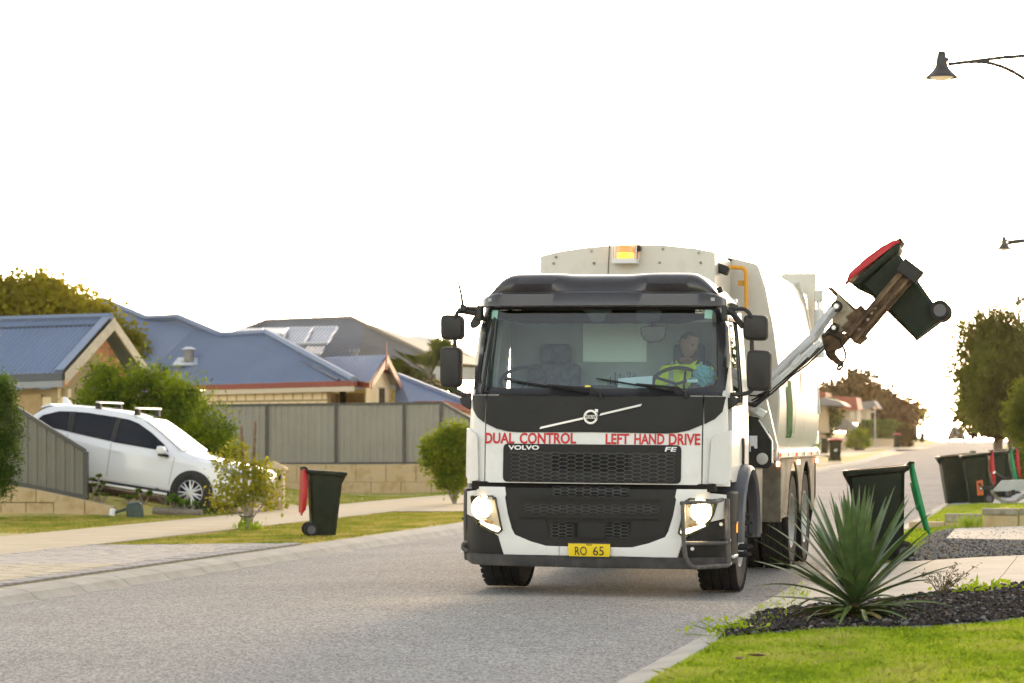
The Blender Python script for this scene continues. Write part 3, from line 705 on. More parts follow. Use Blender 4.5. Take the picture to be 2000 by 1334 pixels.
# side pillars, doors
def hw(z): return float(np.interp(z, [.95, 1.3, 1.8, 2.3, 2.62, 2.85], [1.20, 1.205, 1.19, 1.15, 1.115, 1.05]))
for s in (-1, 1):
    b = MB(); rings = []
    for z in np.linspace(1.78, 2.66, 12):                  # A pillar between screen frame and door
        uo = hw(z); ui = abs(np.interp(z, [q[1] for q in wout[::-1]], [q[0] for q in wout[::-1]])) - .01
        vo = vf(ui, z); 
        rings.append([(s*ui, vo, z), (s*(ui + uo)/2, vf((ui + uo)/2, z) - .004, z), (s*(uo - .01), vf(uo, z) + .01, z), (s*uo, vf(uo, z) + .06, z), (s*uo, vf(uo, z) + .13, z), (s*(uo - .05), vf(uo, z) + .13, z), (s*(ui - .01), vo + .06, z)])
    b.loft(rings).build('pillar', tw, truck, 50)
    # door: ring round the side window, panel below
    f0 = lambda z: vf(hw(z), z) + .135
    V1 = 1.42
    dout = [(f0(2.6), 2.58), (f0(2.2), 2.2), (f0(1.84), 1.84), (f0(1.5), 1.45), (.40, 1.1), (.52, 1.02), (V1, 1.02), (V1, 2.58)]
    dwin = [(f0(2.5) + .05, 2.5), (f0(2.2) + .05, 2.2), (f0(1.9) + .06, 1.84), (f0(1.9) + .22, 1.72), (V1 - .10, 1.74), (V1 - .08, 2.5)]
    side = lambda a, z: -hw(z)
    d = panel('door', rounded(dout, .04), .0, .04, tw, hole=rounded(dwin, .05), surf=side, cut=.12)
    g_ = panel('side_window', rounded(dwin, .05), -.015, .0, sglass, d, surf=side, cut=.12, bev=0, flat=True)
    wf = panel('window_seal', rounded([(p[0] + (.015 if p[0] > 1 else -.015), p[1] + (.015 if p[1] > 2.2 else -.015)) for p in dwin], .05), .004, .012, tb, d, hole=rounded([(p[0] + (-.012 if p[0] > 1 else .012), p[1] + (-.012 if p[1] > 2.2 else .012)) for p in dwin], .05), surf=side, cut=.15, bev=.002)
    hd = panel('door_handle', rounded([(1.22, 1.42), (1.22, 1.18), (1.30, 1.18), (1.30, 1.42)], .02), .02, .03, td, d, surf=side, bev=.006)
    b = MB().loft([[(.3 + .05, -s_ , z) for s_ in (0, 0, 0)] for z in (0, 1)]) if False else None
    ps = panel('quarter_panel', [(V1 + .01, 1.02), (1.75, 1.02), (1.75, 2.6), (V1 + .01, 2.58)], 0, .04, tw, surf=side, cut=.2)
    # panels were built in (v, -u) space: turn them onto the side of the cab
    for o in (d, g_, wf, hd, ps):
        for v in o.data.vertices: v.co = Vector((-s * v.co.y, v.co.x, v.co.z))
        fixmesh(o.data, 38)
    pk = [tp(1396, 0, 0)] if False else None
# cab roof, rear wall, floor, inside lining
lining = mat('cab lining', (.40, .44, .43), .9, var=.08, scale=2)
dk = mat('dashboard', (.075, .082, .085), .75, var=.15, scale=6)
def roofring(v, h):
    pts = []
    for k in range(17):
        t = -1 + 2 * k / 16; u = 1.10 * math.copysign(min(1, abs(t) * 1.04), t)
        pts.append((u, v, h - .16 * max(0, abs(t) - .72) ** 2 / .0784 * 1.0))
    return pts
rr_ = [(v, h) for v, h in ((.62, 2.70), (.85, 2.80), (1.2, 2.83), (1.6, 2.83), (1.74, 2.80))]
b = MB().loft([roofring(v, h) for v, h in rr_], caps=False, closed=False); b.build('roof_skin', tw, truck, 50)
MB().box((0, 1.72, 1.85), (2.2, .05, 1.7)).box((0, 1.0, 2.66), (2.08, 1.1, .03)).build('cab_lining', lining, truck)
MB().box((0, 1.72, 2.62), (2.16, .06, .22)).build('rear_roof_edge', tw, truck)
rw = MB().box((-.08, 1.69, 2.33), (.62, .012, .40)).build('rear_window', mat('rear pane', (.85, .92, .88), .3), truck, bevel=.02)  # opaque pane; the light at the rear window is put into its pale colour
MB().box((0, .95, 1.02), (2.2, 1.5, .06)).build('cab_floor', dk, truck)
# dashboard with raised binnacle, wheels, seats
b = MB(); rings = []
for u in np.linspace(-1.04, 1.04, 17):
    h = 1.86 + .02 * math.cos(u * 3); v0 = vf(u, 1.80) + .05
    rings.append([(u, v0, 1.60), (u, v0, h - .03), (u, v0 + .06, h), (u, .60, h + .01), (u, .72, h - .04), (u, .74, 1.5)])
b.loft(rings).build('dashboard', dk, truck, 50)
MB().box((.93, .60, 1.93), (.22, .10, .20)).build('dash_screen', mat('screen back', (.06, .07, .08), .5), truck, bevel=.015)
b = MB()
for k in range(7): b.box((.06 + .05 * k * .9, .62, 1.92 + .02 * math.sin(k * 2)), (.03, .05, .10 + .04 * (k % 3)))
b.build('dash_control', mat('dash bits', (.16, .17, .17), .5), truck, bevel=.006)
for cx in (tp(1323, 718, .85).x, tp(1025, 722, .85).x):
    st = MB(); Mw = Matrix.Translation((cx, .78, 1.93)) @ Matrix.Rotation(R(38), 4, 'X')
    ring = [(.21 + .017 * math.cos(a), .017 * math.sin(a)) for a in np.linspace(0, 2*math.pi, 9)[:-1]]
    st.lathe(ring, 32, Mw, closed=True)
    for an in (.3, math.pi - .3, -math.pi/2): st.tube([Mw @ Vector((0, 0, -.03)), Mw @ Vector((.2*math.cos(an), .2*math.sin(an), 0))], .016, 6)
    st.build('steering_wheel', mat('wheel rim', (.05, .055, .06), .5), truck)
seatm = mat('seat cloth', (.10, .115, .13), .95, var=.2, scale=12)
for cx in (.66, -.62):
    se = MB().box((cx, 1.18, 1.42), (.50, .5, .14)).build('seat', seatm, truck, bevel=.04)
    MB().box((cx, 1.45, 1.78), (.50, .14, .66), Matrix.Rotation(R(-8), 3, 'X')).build('seat_back', seatm, se, bevel=.05)
    MB().box((cx, 1.52, 2.20), (.30, .10, .2)).build('headrest', seatm, se, bevel=.04)
# sun blind across the top of the screen, its stays, mirrors inside
vb = MB(); rings = []
for u in np.linspace(-1.0, 1.0, 21):
    zz = 2.445 + .05 * max(0, abs(u) - .72) / .28 * 1.2; rings.append([(u, vf(u, 2.58) + .12, 2.585), (u, vf(u, zz) + .14, zz), (u, vf(u, zz) + .155, zz), (u, vf(u, 2.58) + .14, 2.60)])
vb.loft(rings).build('sun_blind', mat('sun blind', (.012, .011, .007), .8, spec=.1), truck, 40)
im = MB().loft([[tuple(tp(px, py, .43 + dv)) for px, py in ((1241, 607), (1254, 604), (1293, 606), (1292, 617), (1284, 628), (1262, 633), (1243, 630), (1240, 620))] for dv in (0, .06)]).build('inside_mirror', td, truck, bevel=.012)
MB().tube([tp(1269, 597, .45), tp(1270, 608, .46)], .02, 8).build('mirror_stay', td, im)
im2 = MB().loft([[tuple(tp(px, py, .47 + dv)) for px, py in ((1250, 640), (1256, 637), (1297, 637), (1301, 642), (1299, 658), (1290, 667), (1270, 670), (1258, 665), (1252, 655))] for dv in (0, .04)]).build('inside_mirror', mat('mirror dark', (.03, .03, .022), .25), truck, bevel=.01)
MB().tube([tp(1276, 626, .47), tp(1276, 638, .49)], .022, 8).build('mirror_stay', td, im2)
cm = MB().loft([[tuple(tp(px, py, .44 + dv)) for px, py in ((1139, 597), (1195, 597), (1194, 611), (1185, 616), (1180, 628), (1173, 631), (1158, 631), (1152, 626), (1149, 614), (1140, 608))] for dv in (0, .08)]).build('camera_housing', mat('housing', (.02, .016, .013), .5), truck, bevel=.008)
for x0, x1, y0, y1 in ((1358, 1377, 600, 602.5), (1358, 1377, 604, 608), (1358, 1377, 609.5, 612), (976, 992, 603, 607), (1001, 1018, 602, 606)):
    q0, q1 = fp(x0, y1, -.006), fp(x1, y0, -.006); panel('sticker', [(q0[0], q1[1]), (q0[0], q0[1]), (q1[0], q0[1]), (q1[0], q1[1])], -.0005, .001, mat('sticker print', (.5, .48, .38), .6, c2=(.08, .08, .07), scale=60, ramp=(.45, .5)), bev=0)
for s in (1, -1):
    q0, q1 = fp(1376, 622, -.006), fp(1392, 601, -.006); o = [(q0[0], q1[1]), (q0[0], q0[1]), (q1[0], q0[1]), (q1[0], q1[1])]
    panel('screen_tag', o if s == 1 else mir(o), -.0005, .001, mat('pale green tag', (.30, .55, .46), .5), bev=0)

# --- roof visor
b = MB(); prof = [(2.602, .345), (2.61, .325), (2.70, .335), (2.715, .35), (2.725, .395), (2.735, .40), (2.80, .43), (2.855, .50), (2.885, .62), (2.90, .85), (2.885, 1.2), (2.84, 1.45)]
rings = []
nu = 49
for z, v in prof:
    ring = []
    for k in range(nu):
        t = -1 + 2 * k / (nu - 1); u = t * float(np.interp(z, [2.6, 2.72, 2.85, 2.9], [1.125, 1.12, 1.06, 1.0]))
        vv = v + .10 * (u / 1.15) ** 2 + 2.2 * max(0, abs(u) - .85) ** 2; zz = z
        lob = math.exp(-((abs(u) - .62) / .30) ** 4)                       # two swellings either side of the middle
        k2 = sm(2.72, 2.86, z)
        vv -= .05 * lob * k2; zz += .010 * lob * k2 * sm(2.78, 2.88, z)
        if 2.712 < z < 2.738 and .30 < abs(u) < .98: vv += .03 * sm(.30, .45, abs(u))
        zz -= .17 * max(0, abs(t) - .80) ** 2 / .04 * sm(2.62, 2.88, z)
        ring.append((u, vv, zz))
    rings.append(ring)
b.loft(rings, caps=False, closed=False)
vis_o = b.build('roof_visor', tv, truck, 60); so = vis_o.modifiers.new('thick', 'SOLIDIFY'); so.thickness = .012; so.offset = 1
for px in (1155, 1168): q = tp(px, 561, .44); MB().cyl(q + Vector((0, -.02, 0)), q + Vector((0, .05, 0)), .014, 10).build('bolt', tc_, vis_o)
MB().box(tp(1406, 566, .55), (.05, .08, .05), Matrix.Rotation(R(-25), 3, 'Y')).build('marker_light', tb, truck, bevel=.01)

# --- wipers
def wiper(base, tip, off=.05):
    a, t = fpv(*base, off), fpv(*tip, off); m_ = fpv((base[0]*.45 + tip[0]*.55), (base[1]*.45 + tip[1]*.55), off + .01)
    o = MB().tube([fpv(base[0] + 2, base[1] + 11, .02), fpv(base[0], base[1], off), fpv(base[0] - 14, base[1] - 8 , off + .015) if abs(tip[0]-base[0]) > 60 else a.lerp(m_, .4), m_], [.016, .018, .014, .009], 8).build('wiper', tb, truck)
    n = 12; P = [fpv(base[0]*.62*(1-k/n)**1 + tip[0]*(1 - .62*(1-k/n)), base[1]*.62*(1-k/n) + tip[1]*(1 - .62*(1-k/n)), .025) for k in range(n+1)]
    P0 = [fpv(base[0] + (tip[0]-base[0]) * (.12 + .88*k/n), base[1] + (tip[1]-base[1]) * (.12 + .88*k/n) + 2, .022) for k in range(n+1)]
    MB().tube(P0, [.010]*n + [.005], 6).build('wiper_blade', tb, o)
    return o
wiper((1172, 768), (985, 739)); wiper((1338, 766), (1164, 737))
wv = MB().tube([fpv(942, 768, .02), fpv(944, 758, .05), fpv(953, 690, .05), fpv(962, 640, .045)], [.016, .018, .013, .009], 8).build('wiper', tb, truck)
MB().tube([fpv(953, 756, .03), fpv(957, 700, .03), fpv(966, 620, .03)], .011, 6).build('wiper_blade', tb, wv)
MB().box(fpv(1148, 754.5, .075), (.05, .006, .014)).build('wiper_tag', mat('yellow tag', (.9, .75, .1), .5), truck)

# --- mirrors
def shell(name, px0, py0, px1, py1, v, d, par):
    a, c = tp(px0, py1, v), tp(px1, py0, v); u0, u1, z0, z1 = a.x, c.x, a.z, c.z; rings = []
    for k, (ins, dv) in enumerate(((.30, -.0), (.10, .012), (.03, .04), (0, .09), (0, d), (.02, d + .015))):
        i = ins * .09
        o = rounded([(u0 + i, z0 + i + .005), (u1 - i, z0 + i), (u1 - i * .7, z1 - i - .01), (u0 + i*.7, z1 - i)], .055 - i*.3, 5)
        rings.append([(p[0], v + dv, p[1]) for p in o])
    o = MB().loft(rings).build(name, mt, par, 50)
    gl_ = rounded([(u0 + .03, z0 + .03), (u1 - .03, z0 + .03), (u1 - .03, z1 - .03), (u0 + .03, z1 - .03)], .04)
    MB().prism([(p[0], v + d + .016, p[1]) for p in gl_], (0, .003, 0)).build('mirror_glass', mat('mirror', (.85, .85, .85), .02, metal=1), o)
    MB().tube([(u0 + .06 if u0 > 0 else u1 - .06, v + .018, z0 + .03), (u0 + .06 if u0 > 0 else u1 - .06, v + .018, z1 - .03)], .006, 6).build('shell_groove', tb, o)
    return o
for pxs in ((858, 613, 903, 664, 857, 676, 899, 757, 925), (1450, 613, 1499, 665, 1457, 682, 1506, 764, 1416)):
    right = pxs[0] > 1000; s = 1 if right else -1
    root = MB()
    up = bend([tp(pxs[8] + (4 if right else 14), 603, .52), tp(1455 if right else 902, 603 if right else 602, .52), tp(1466 if right else 890, 614, .50), tp(1468 if right else 889, 640, .55), tp(1469 if right else 887, 720, .55), tp(1470 if right else 890, 765, .55), tp(1446 if right else 905, 771, .52), tp(1424 if right else 920, 771, .50)])
    o = root.tube(up, .019, 10).build('mirror_arm', mt, truck)
    MB().tube([tp(1418 if right else 936, 606, .5), tp(1432 if right else 932, 612, .52), tp(1452 if right else 895, 640 if right else 606, .55)], [.035, .03, .026], 8).build('arm_brace', mt, o)
    MB().box(tp(1416 if right else 938, 612, .50), (.05, .12, .14)).build('arm_foot', mt, o, bevel=.012)
    b = MB().loft([[tuple(tp((1420 if right else 921) + q[0] * s, q[1], v_)) for q in ((0, 770), (12, 774), (24, 778), (20, 790), (4, 800), (0, 798))] for v_ in (.46, .62)]).build('arm_bracket', mt, o, bevel=.01)
    shell('mirror', *pxs[:4], .50, .10, truck); shell('mirror', *pxs[4:8], .50, .10, truck)
# kerb mirror and aerial, far side
MB().loft([[tuple(tp(px, py, .5 + dv)) for px, py in ((917, 632), (925, 618), (938, 613), (940, 632), (930, 641), (920, 642))] for dv in (0, .1)]).build('kerb_mirror', mt, truck, bevel=.012)
ae = MB().box(tp(905, 601, .5), (.05, .05, .05)).tube([tp(904, 598, .5), tp(901, 575, .5)], [.016, .010], 8).tube([tp(901, 576, .5), tp(893, 541, .5)], [.012, .007], 6).build('aerial', mt, truck)

# --- wheels
def wheel(name, u, v, rad, wd, m_rim, nuts=10, out=1, par=None):
    M0 = Matrix.Translation((u, v, rad)) @ Matrix.Rotation(R(90), 4, 'Y')
    h = wd / 2; g = .012
    prof = [(rad*.56, -h*.9), (rad*.78, -h), (rad*.93, -h*.96), (rad*.985, -h*.80)]
    for k in range(4): c = -h*.7 + k * h*.466; prof += [(rad, c), (rad, c + h*.33), (rad - g, c + h*.36), (rad - g, c + h*.44)]
    prof = prof[:-2] + [(rad*.985, h*.80), (rad*.93, h*.96), (rad*.78, h), (rad*.56, h*.9)]
    o = MB().lathe(prof, 48, M0).build(name, tyre, par or truck, 30)
    tr = MB()                                # shoulder blocks
    for k in range(40):
        a = 2*math.pi*k/40
        for sd in (-1, 1): tr.box((u + sd*h*.86, v + math.cos(a)*rad*.985, rad + math.sin(a)*rad*.985), (h*.2, rad*.085, .014), Matrix.Rotation(a - math.pi/2, 3, 'X'))
    tr.build('tread_block', tyre, o)
    e = out
    MB().lathe([(0, e*h*.5), (rad*.2, e*h*.5), (rad*.22, e*h*.2), (rad*.42, e*h*.1), (rad*.48, e*h*.55), (rad*.55, e*h*.93), (rad*.57, e*h*.93), (rad*.57, e*h*.5)], 32, M0).build('rim', m_rim, o, 40)
    if nuts:
        b = MB()
        for k in range(nuts):
            a = 2*math.pi*k/nuts; p = M0 @ Vector((math.cos(a)*rad*.34, math.sin(a)*rad*.34, e*h*.1)); q = M0 @ Vector((math.cos(a)*rad*.34, math.sin(a)*rad*.34, e*(h*.1 + .05)))
            b.cyl(p, q, .018, 6)
        b.build('wheel_nut', tc_, o)
    return o
rimm = mat('steel rim', (.55, .54, .52), .4, metal=.5, dirt=.5, dcol=(.1, .07, .05))
FV = 1.28
for s in (-1, 1):
    wheel('front_wheel', s * 1.02, FV, .52, .36, rimm, 10, s)
    for v in (5.55, 6.92):
        wheel('rear_wheel', s * 1.08, v, .52, .29, rimm, 10, s); wheel('rear_wheel', s * .75, v, .52, .29, rimm, 0, s)
b = MB()
for k in range(10):                          # nut covers standing proud of the kerb-side front wheel
    a = 2*math.pi*k/10; y, z = FV + math.cos(a)*.19, .52 + math.sin(a)*.19; MB().tube([(1.16, y, z), (1.24, y, z), (1.285, y, z)], [.024, .024, .012], 8).build('nut_cover', tb, truck)
# front arches and corner steps
arch = mat('arch plastic', (.085, .087, .10), .42, var=.1)
for s in (-1, 1):
    prof = []
    ring = []
    for k in range(15):
        a = R(-8 + 196 * k / 14); c = (FV + math.cos(a) * .66, .56 + math.sin(a) * .62); c2 = (FV + math.cos(a) * .58, .56 + math.sin(a) * .55)
        ring.append([(s*.98, c[0], c[1]), (s*1.22, c[0], c[1]), (s*1.285, FV + math.cos(a)*.645, .56 + math.sin(a)*.605), (s*1.305, FV + math.cos(a)*.61, .56 + math.sin(a)*.575), (s*1.28, c2[0], c2[1]), (s*.98, c2[0], c2[1])])
    MB().loft(ring).build('wheel_arch', arch, truck, 45)
    st = MB().loft([[(s*1.02, y0, z), (s*1.19, y0 - .0, z), (s*1.235, y0 + .07, z), (s*1.25, .66, z), (s*1.02, .66, z)] for z, y0 in ((.28, .34), (.6, .30), (.94, .30))]).build('side_step', td, truck, 30, bevel=.02)
    MB().box((s*1.18, .5, .66), (.16, .2, .02)).build('step_tread', tda, st); MB().box((s*1.256, .5, .62), (.012, .035, .10)).build('side_marker', amber, st, bevel=.01)
    MB().box((s*1.238, .49, .36), (.03, .26, .03)).build('step_edge', tc_, st, bevel=.008)
# chassis
MB().box((.4, 4.6, .85), (.09, 7.4, .26)).box((-.4, 4.6, .85), (.09, 7.4, .26)).box((0, 1.3, .52), (1.7, .14, .14)).box((0, 5.55, .55), (1.6, .2, .2)).box((0, 6.92, .55), (1.6, .2, .2)).box((0, 2.0, .8), (1.2, 1.3, .5)).build('chassis', tk, truck)
MB().box((-.95, 3.3, .75), (.45, 1.3, .55)).build('fuel_tank', steel, truck, bevel=.06)

# --- body
bk = [(-.94, 2.0), (-.94, 3.19), (-.75, 3.235), (-.45, 3.275), (-.08, 3.30), (.28, 3.29), (.6, 3.255), (.775, 3.22), (.79, 3.20), (.79, 2.0)]
o = MB().prism([(a, 2.30, z) for a, z in bk], (0, 1.2, 0)).build('bulkhead', body_w, truck, 20, bevel=.012)
b = MB()
for px, py in ((1086, 502), (1081, 514.5), (1155, 490.5), (1160, 514), (1294.5, 486.5), (1288, 513), (1364.5, 494), (1368.5, 513)):
    q = tp(px, py, 2.29); MB().cyl(q, q + Vector((0, .02, 0)), .014, 8).build('bolt', steel, o)
b = MB().box(((tp(1187, 510, 2.29)).x, 2.297, 2.95), (.007, .012, .72), Matrix.Rotation(R(2.5), 3, 'Y')); b.build('panel_seam', mat('seam', (.12, .11, .10), .8), o)
def print_plane(name, s_, x0, y0, x1, y1, v, m, par, bold=.02):
    q, f = mesh2d(s_, bold); a, c = tp(x0, y1, v), tp(x1, y0, v)
    me = bpy.data.meshes.new(name); me.from_pydata([(a.x + (c.x-a.x)*x, v, a.z + (c.z-a.z)*y) for x, y in q], [], f); me.materials.append(m); return link(name, me, par)
print_plane('maker_lettering', 'RIOR', 1334, 536, 1350, 540.5, 2.295, ink, o); print_plane('maker_lettering', 'PAK', 1338, 541.5, 1349.5, 543.5, 2.295, ink, o)
# beacon in its clear box
bx = tp(1222, 497, 2.2)
be = MB().box((bx.x, 2.19, 3.125), (.245, .16, .05)).build('beacon', tw, truck, bevel=.006)
MB().lathe([(0, .0), (.085, 0), (.085, .055), (.08, .06)], 24, Matrix.Translation((bx.x, 2.19, 3.15))).build('beacon_base', mat('beacon amber', (.75, .38, .02), .3, em=(1, .5, .05), es=.4), be)
MB().lathe([(.075, .06), (.078, .11), (.07, .125), (0, .13)], 24, Matrix.Translation((bx.x, 2.19, 3.15))).build('beacon_lens', mat('beacon lens', (.9, .12, .02), .2, em=(1, .16, .02), es=.5), be)
MB().lathe([(.0, .125), (.055, .13), (.05, .16), (0, .165)], 20, Matrix.Translation((bx.x, 2.2, 3.15))).build('beacon_lamp', mat('beacon glow', (1, .7, .2), .2, em=(1, .62, .16), es=2.2), be)
b = MB()
for sx in (-.118, .118):
    for sy in (-.075, .075): b.box((bx.x + sx, 2.19 + sy, 3.26), (.008, .008, .22))
for sy in (-.075, .075): b.box((bx.x, 2.19 + sy, 3.372), (.245, .008, .008))
b.build('beacon_cage', mat('clear edge', (.9, .86, .78), .3), be)
cbx = glassmat('beacon box', (.95, .93, .9), 1.4, 0, .02); [MB().box((bx.x, yy, 3.26), (.228, .004, .21)).build('beacon_pane', cbx, be) for yy in (2.115, 2.265)]
b = MB().cyl(tp(1246, 485, 2.2), tp(1246, 485, 2.2) + Vector((0, .05, 0)), .03, 10).tube([tp(1244, 486, 2.22), tp(1243, 500, 2.22), tp(1243, 512, 2.22)], .008, 6)
b.build('beacon_wiring', tb, be)
# main barrel body
prof = [(.60, 1.12), (1.16, 1.22), (1.27, 1.45), (1.29, 1.75), (1.275, 2.1), (1.22, 2.5), (1.13, 2.95), (1.07, 3.13), (1.03, 3.19), (.80, 3.25), (.4, 3.30), (0, 3.32)]
pr = [(a, z) for a, z in prof]; full = pr + [(-a, z) for a, z in pr[::-1][1:]]
def bulge(v): t = (v - 3.6) / 4.3; return 1 + .012 * math.sin(math.pi * max(0, min(1, t)))
BV = [3.6, 3.615, 4.0, 4.5, 5.2, 6, 6.8, 7.4, 7.85]
body = MB().loft([[(a * bulge(v) * (.985 if v == 3.6 else 1), v, z * 1.0) for a, z in full] for v in BV]).build('hopper_body', body_w, truck, 24)
MB().tube([(1.02, 3.58, 3.02)] + [Vector(p) for p in bend([(1.0, 3.56, 3.05), (1.10, 3.56, 3.05), (1.10, 3.56, 2.3)])] if False else bend([tp(1422, 522, 3.3), tp(1457, 523, 3.3), tp(1458, 612, 3.3)]), .022, 10).build('grab_rail', mat('rail yellow', (.80, .36, .015), .35), truck)
MB().box(tp(1450, 553, 3.35), (.09, .05, .05)).build('rail_bracket', mat('bracket yellow', (.6, .3, .05), .6, dirt=.7), truck)
cmo = MB().box(tp(1411, 526, 2.6), (.13, .12, .09), Matrix.Rotation(R(20), 3, 'Y')).build('work_light', tb, truck, bevel=.015)
MB().tube([tp(1398, 523, 2.6), tp(1404, 519, 2.6), tp(1410, 522, 2.6)], .014, 6).build('light_bracket', steel, cmo)
# grimy sheet beside the rail
for px, py, w_, h_ in ((1424, 509, .04, .05), (1424, 514, .03, .03)): MB().box(tp(px, py, 3.58), (w_, .004, h_), Matrix.Rotation(R(45), 3, 'Y')).build('warning_mark', ink, body)
# tailgate frame standing above and outside the body, with rams
tg_ = [(min(a, 1.25) * .985, z) for a, z in prof[1:-3]] + [(1.06, 3.33), (0, 3.37)]
full2 = tg_ + [(-a, z) for a, z in tg_[::-1][1:]]
tgo = MB().loft([[(a, v, z) for a, z in full2] for v in (7.87, 8.05)]).build('tailgate', body_w, truck, 24, bevel=.01)
MB().prism([(.80, 7.84, 3.36), (1.235, 7.84, 3.36), (1.235, 7.84, 1.2), (1.19, 7.84, 1.2), (1.19, 7.84, 2.6), (1.12, 7.84, 3.1)], (0, .02, 0)).build('tailgate_flange', body_w, tgo, 20)
MB().loft([[(a * (1 if v < 8.1 else .9), v, z) for a, z in full2] for v in (8.06, 8.7)]).build('rear_hopper', body_w, tgo, 24)
for s in (1, -1):
    b = MB().cyl((s*1.30, 7.6, 2.92), (s*1.31, 7.6, 2.35), .06, 14).build('tailgate_ram', mat('ram white', (.72, .72, .72), .25), truck)
    MB().cyl((s*1.30, 7.6, 2.9), (s*1.295, 7.6, 3.05), .03, 12).build('ram_rod', tc_, b)
    MB().box((s*1.295, 7.6, 3.08), (.10, .1, .13)).build('ram_clevis', body_w, b, bevel=.01)
b = MB()
for k in range(8):                           # curved strengthening rib
    pass
rib = [(1.05 + .0, 7.5, 3.24), (1.12, 7.62, 3.0), (1.19, 7.68, 2.6), (1.255, 7.7, 2.1), (1.29, 7.7, 1.7)]
MB().tube(rib, .03, 8).build('body_rib', body_w, body)
# livery on the kerb side
def side_patch(name, v0, v1, z0, z1, m, off=.006, sl=.0):
    b = MB(); n = 10; rings = []
    for k in range(n + 1):
        z = z0 + (z1 - z0) * k / n; u = float(np.interp(z, [q[1] for q in prof[1:9]], [q[0] for q in prof[1:9]]))
        rings.append([((u + off) * bulge(v0 + sl*k/n), v0 + sl * k / n, z), ((u + off) * bulge(v1 + sl*k/n), v1 + sl * k / n, z)])
    vs = [q for r in rings for q in r]; b.add(vs, [(2*k, 2*k+1, 2*k+3, 2*k+2) for k in range(n)]); return b.build(name, m, body, 60)
side_patch('livery_stripe', 4.35, 4.85, 1.42, 2.02, mat('livery green', (.015, .13, .025), .7, spec=.05, dirt=.2), sl=-.25)
side_patch('livery_stripe', 5.0, 5.08, 1.42, 2.35, mat('livery grey', (.3, .32, .32), .35), sl=-.2)
side_patch('livery_mark', 4.0, 4.25, 1.95, 2.15, mat('livery pink', (.6, .08, .16), .4, c2=(.75, .70, .66), scale=14, ramp=(.45, .55)))
side_patch('livery_mark', 5.6, 6.3, 1.9, 2.15, mat('livery faded', (.66, .63, .57), .4, c2=(.35, .33, .3), scale=9, ramp=(.45, .6)))
# side apron and tray with marker lights
b = MB().loft([[(.95, v, 1.50), (1.10, v, 1.36), (1.27, v, 1.30), (1.285, v, 1.27), (1.285, v, 1.21), (1.25, v, 1.20), (.95, v, 1.2)] for v in (3.62, 5.5, 7.95)])
tray = b.build('side_tray', body_w, truck, 25, bevel=.01)
fb = MB().prism([(1.00, 3.60, 1.50), (1.10, 3.60, 1.36), (1.29, 3.60, 1.27), (1.29, 3.60, 1.19), (.95, 3.60, 1.19)], (0, .015, 0)).build('tray_end', body_w, tray)
for k, v in enumerate(np.linspace(3.75, 7.8, 6)): MB().box((1.292, v, 1.245), (.012, .16, .035)).build('side_reflector', redl if k % 2 == 0 else tl, tray)
for k in range(5): MB().box((1.02 + k * .058, 3.592, 1.225), (.03, .006, .025)).build('reflector_tape', redl if k % 2 == 0 else tl, tray)
for v in (3.66, 5.7, 7.8): MB().cyl((1.27, v, 1.18), (1.27, v, 1.13), .018, 8).build('marker_light', mat('marker glow', (1, .35, .1), .3, em=(1, .4, .15), es=3), tray)
MB().box((1.22, 7.9, 1.42), (.10, .2, .16)).build('rear_lamp_box', tl, tray, bevel=.015)
# checker plate box, flank with arch cut-outs, toolbox, arm frame
ck = mat('checker plate', (.17, .15, .12), .55, metal=.3, var=.25, scale=5, dirt=.7, dcol=(.13, .095, .06))
cp = MB().box((1.10, 3.72, .86), (.40, .10, .60)).build('checker_panel', ck, truck, bevel=.008)
b = MB()
for i in range(8):
    for j in range(12):
        b.box((.93 + i*.048 + (.024 if j % 2 else 0), 3.668, .60 + j*.048), (.034, .006, .008), Matrix.Rotation(R(45 if (i + j) % 2 else -45), 3, 'Y'))
b.build('checker_tread', ck, cp)['kind'] = 'stuff'
fl = MB()
def flank(v0, v1, arches):
    n = 40
    for k in range(n):
        a, c = v0 + (v1 - v0) * k / n, v0 + (v1 - v0) * (k + 1) / n
        def zl(v):
            z = .58
            for av in arches:
                d = abs(v - av)
                if d < .60: z = max(z, .56 + math.sqrt(.60**2 - d*d))
            return z
        fl.add([(1.235, a, zl(a)), (1.235, c, zl(c)), (1.235, c, 1.2), (1.235, a, 1.2), (1.215, a, zl(a)), (1.215, c, zl(c)), (1.215, c, 1.2), (1.215, a, 1.2)], [(0,1,2,3), (4,7,6,5), (0,4,5,1)])
flank(3.74, 7.9, (5.55, 6.92)); fl.build('side_guard', ck, truck, 0)
MB().prism([(1.0, 7.92, 1.2), (1.245, 7.92, 1.2), (1.245, 7.92, .75), (1.18, 7.92, .35), (1.0, 7.92, .35)], (0, .02, 0)).build('mud_flap', tb, truck)
tbx = MB().box((1.08, 2.55, .80), (.26, .55, .66)).build('battery_box', mat('box grey', (.06, .06, .062), .4, dirt=.3), truck, bevel=.012)
MB().box((1.10, 2.262, .80), (.03, .012, .62)).box((1.02, 2.265, .80), (.012, .01, .62)).build('box_rib', mat('box edge', (.11, .11, .115), .4), tbx, bevel=.004)
MB().box((1.13, 2.262, 1.0), (.02, .02, .12)).build('box_latch', tc_, tbx, bevel=.004); MB().box((1.0, 2.258, .84), (.016, .006, .10)).build('box_label', tl, tbx)
fr = [tp(px, py, 2.72) for px, py in ((1452, 810), (1480, 815), (1509, 862), (1509, 905), (1500, 915), (1452, 915))]
af = MB().prism(fr, (0, .06, 0)).build('arm_frame', tb, truck, 20, bevel=.008)
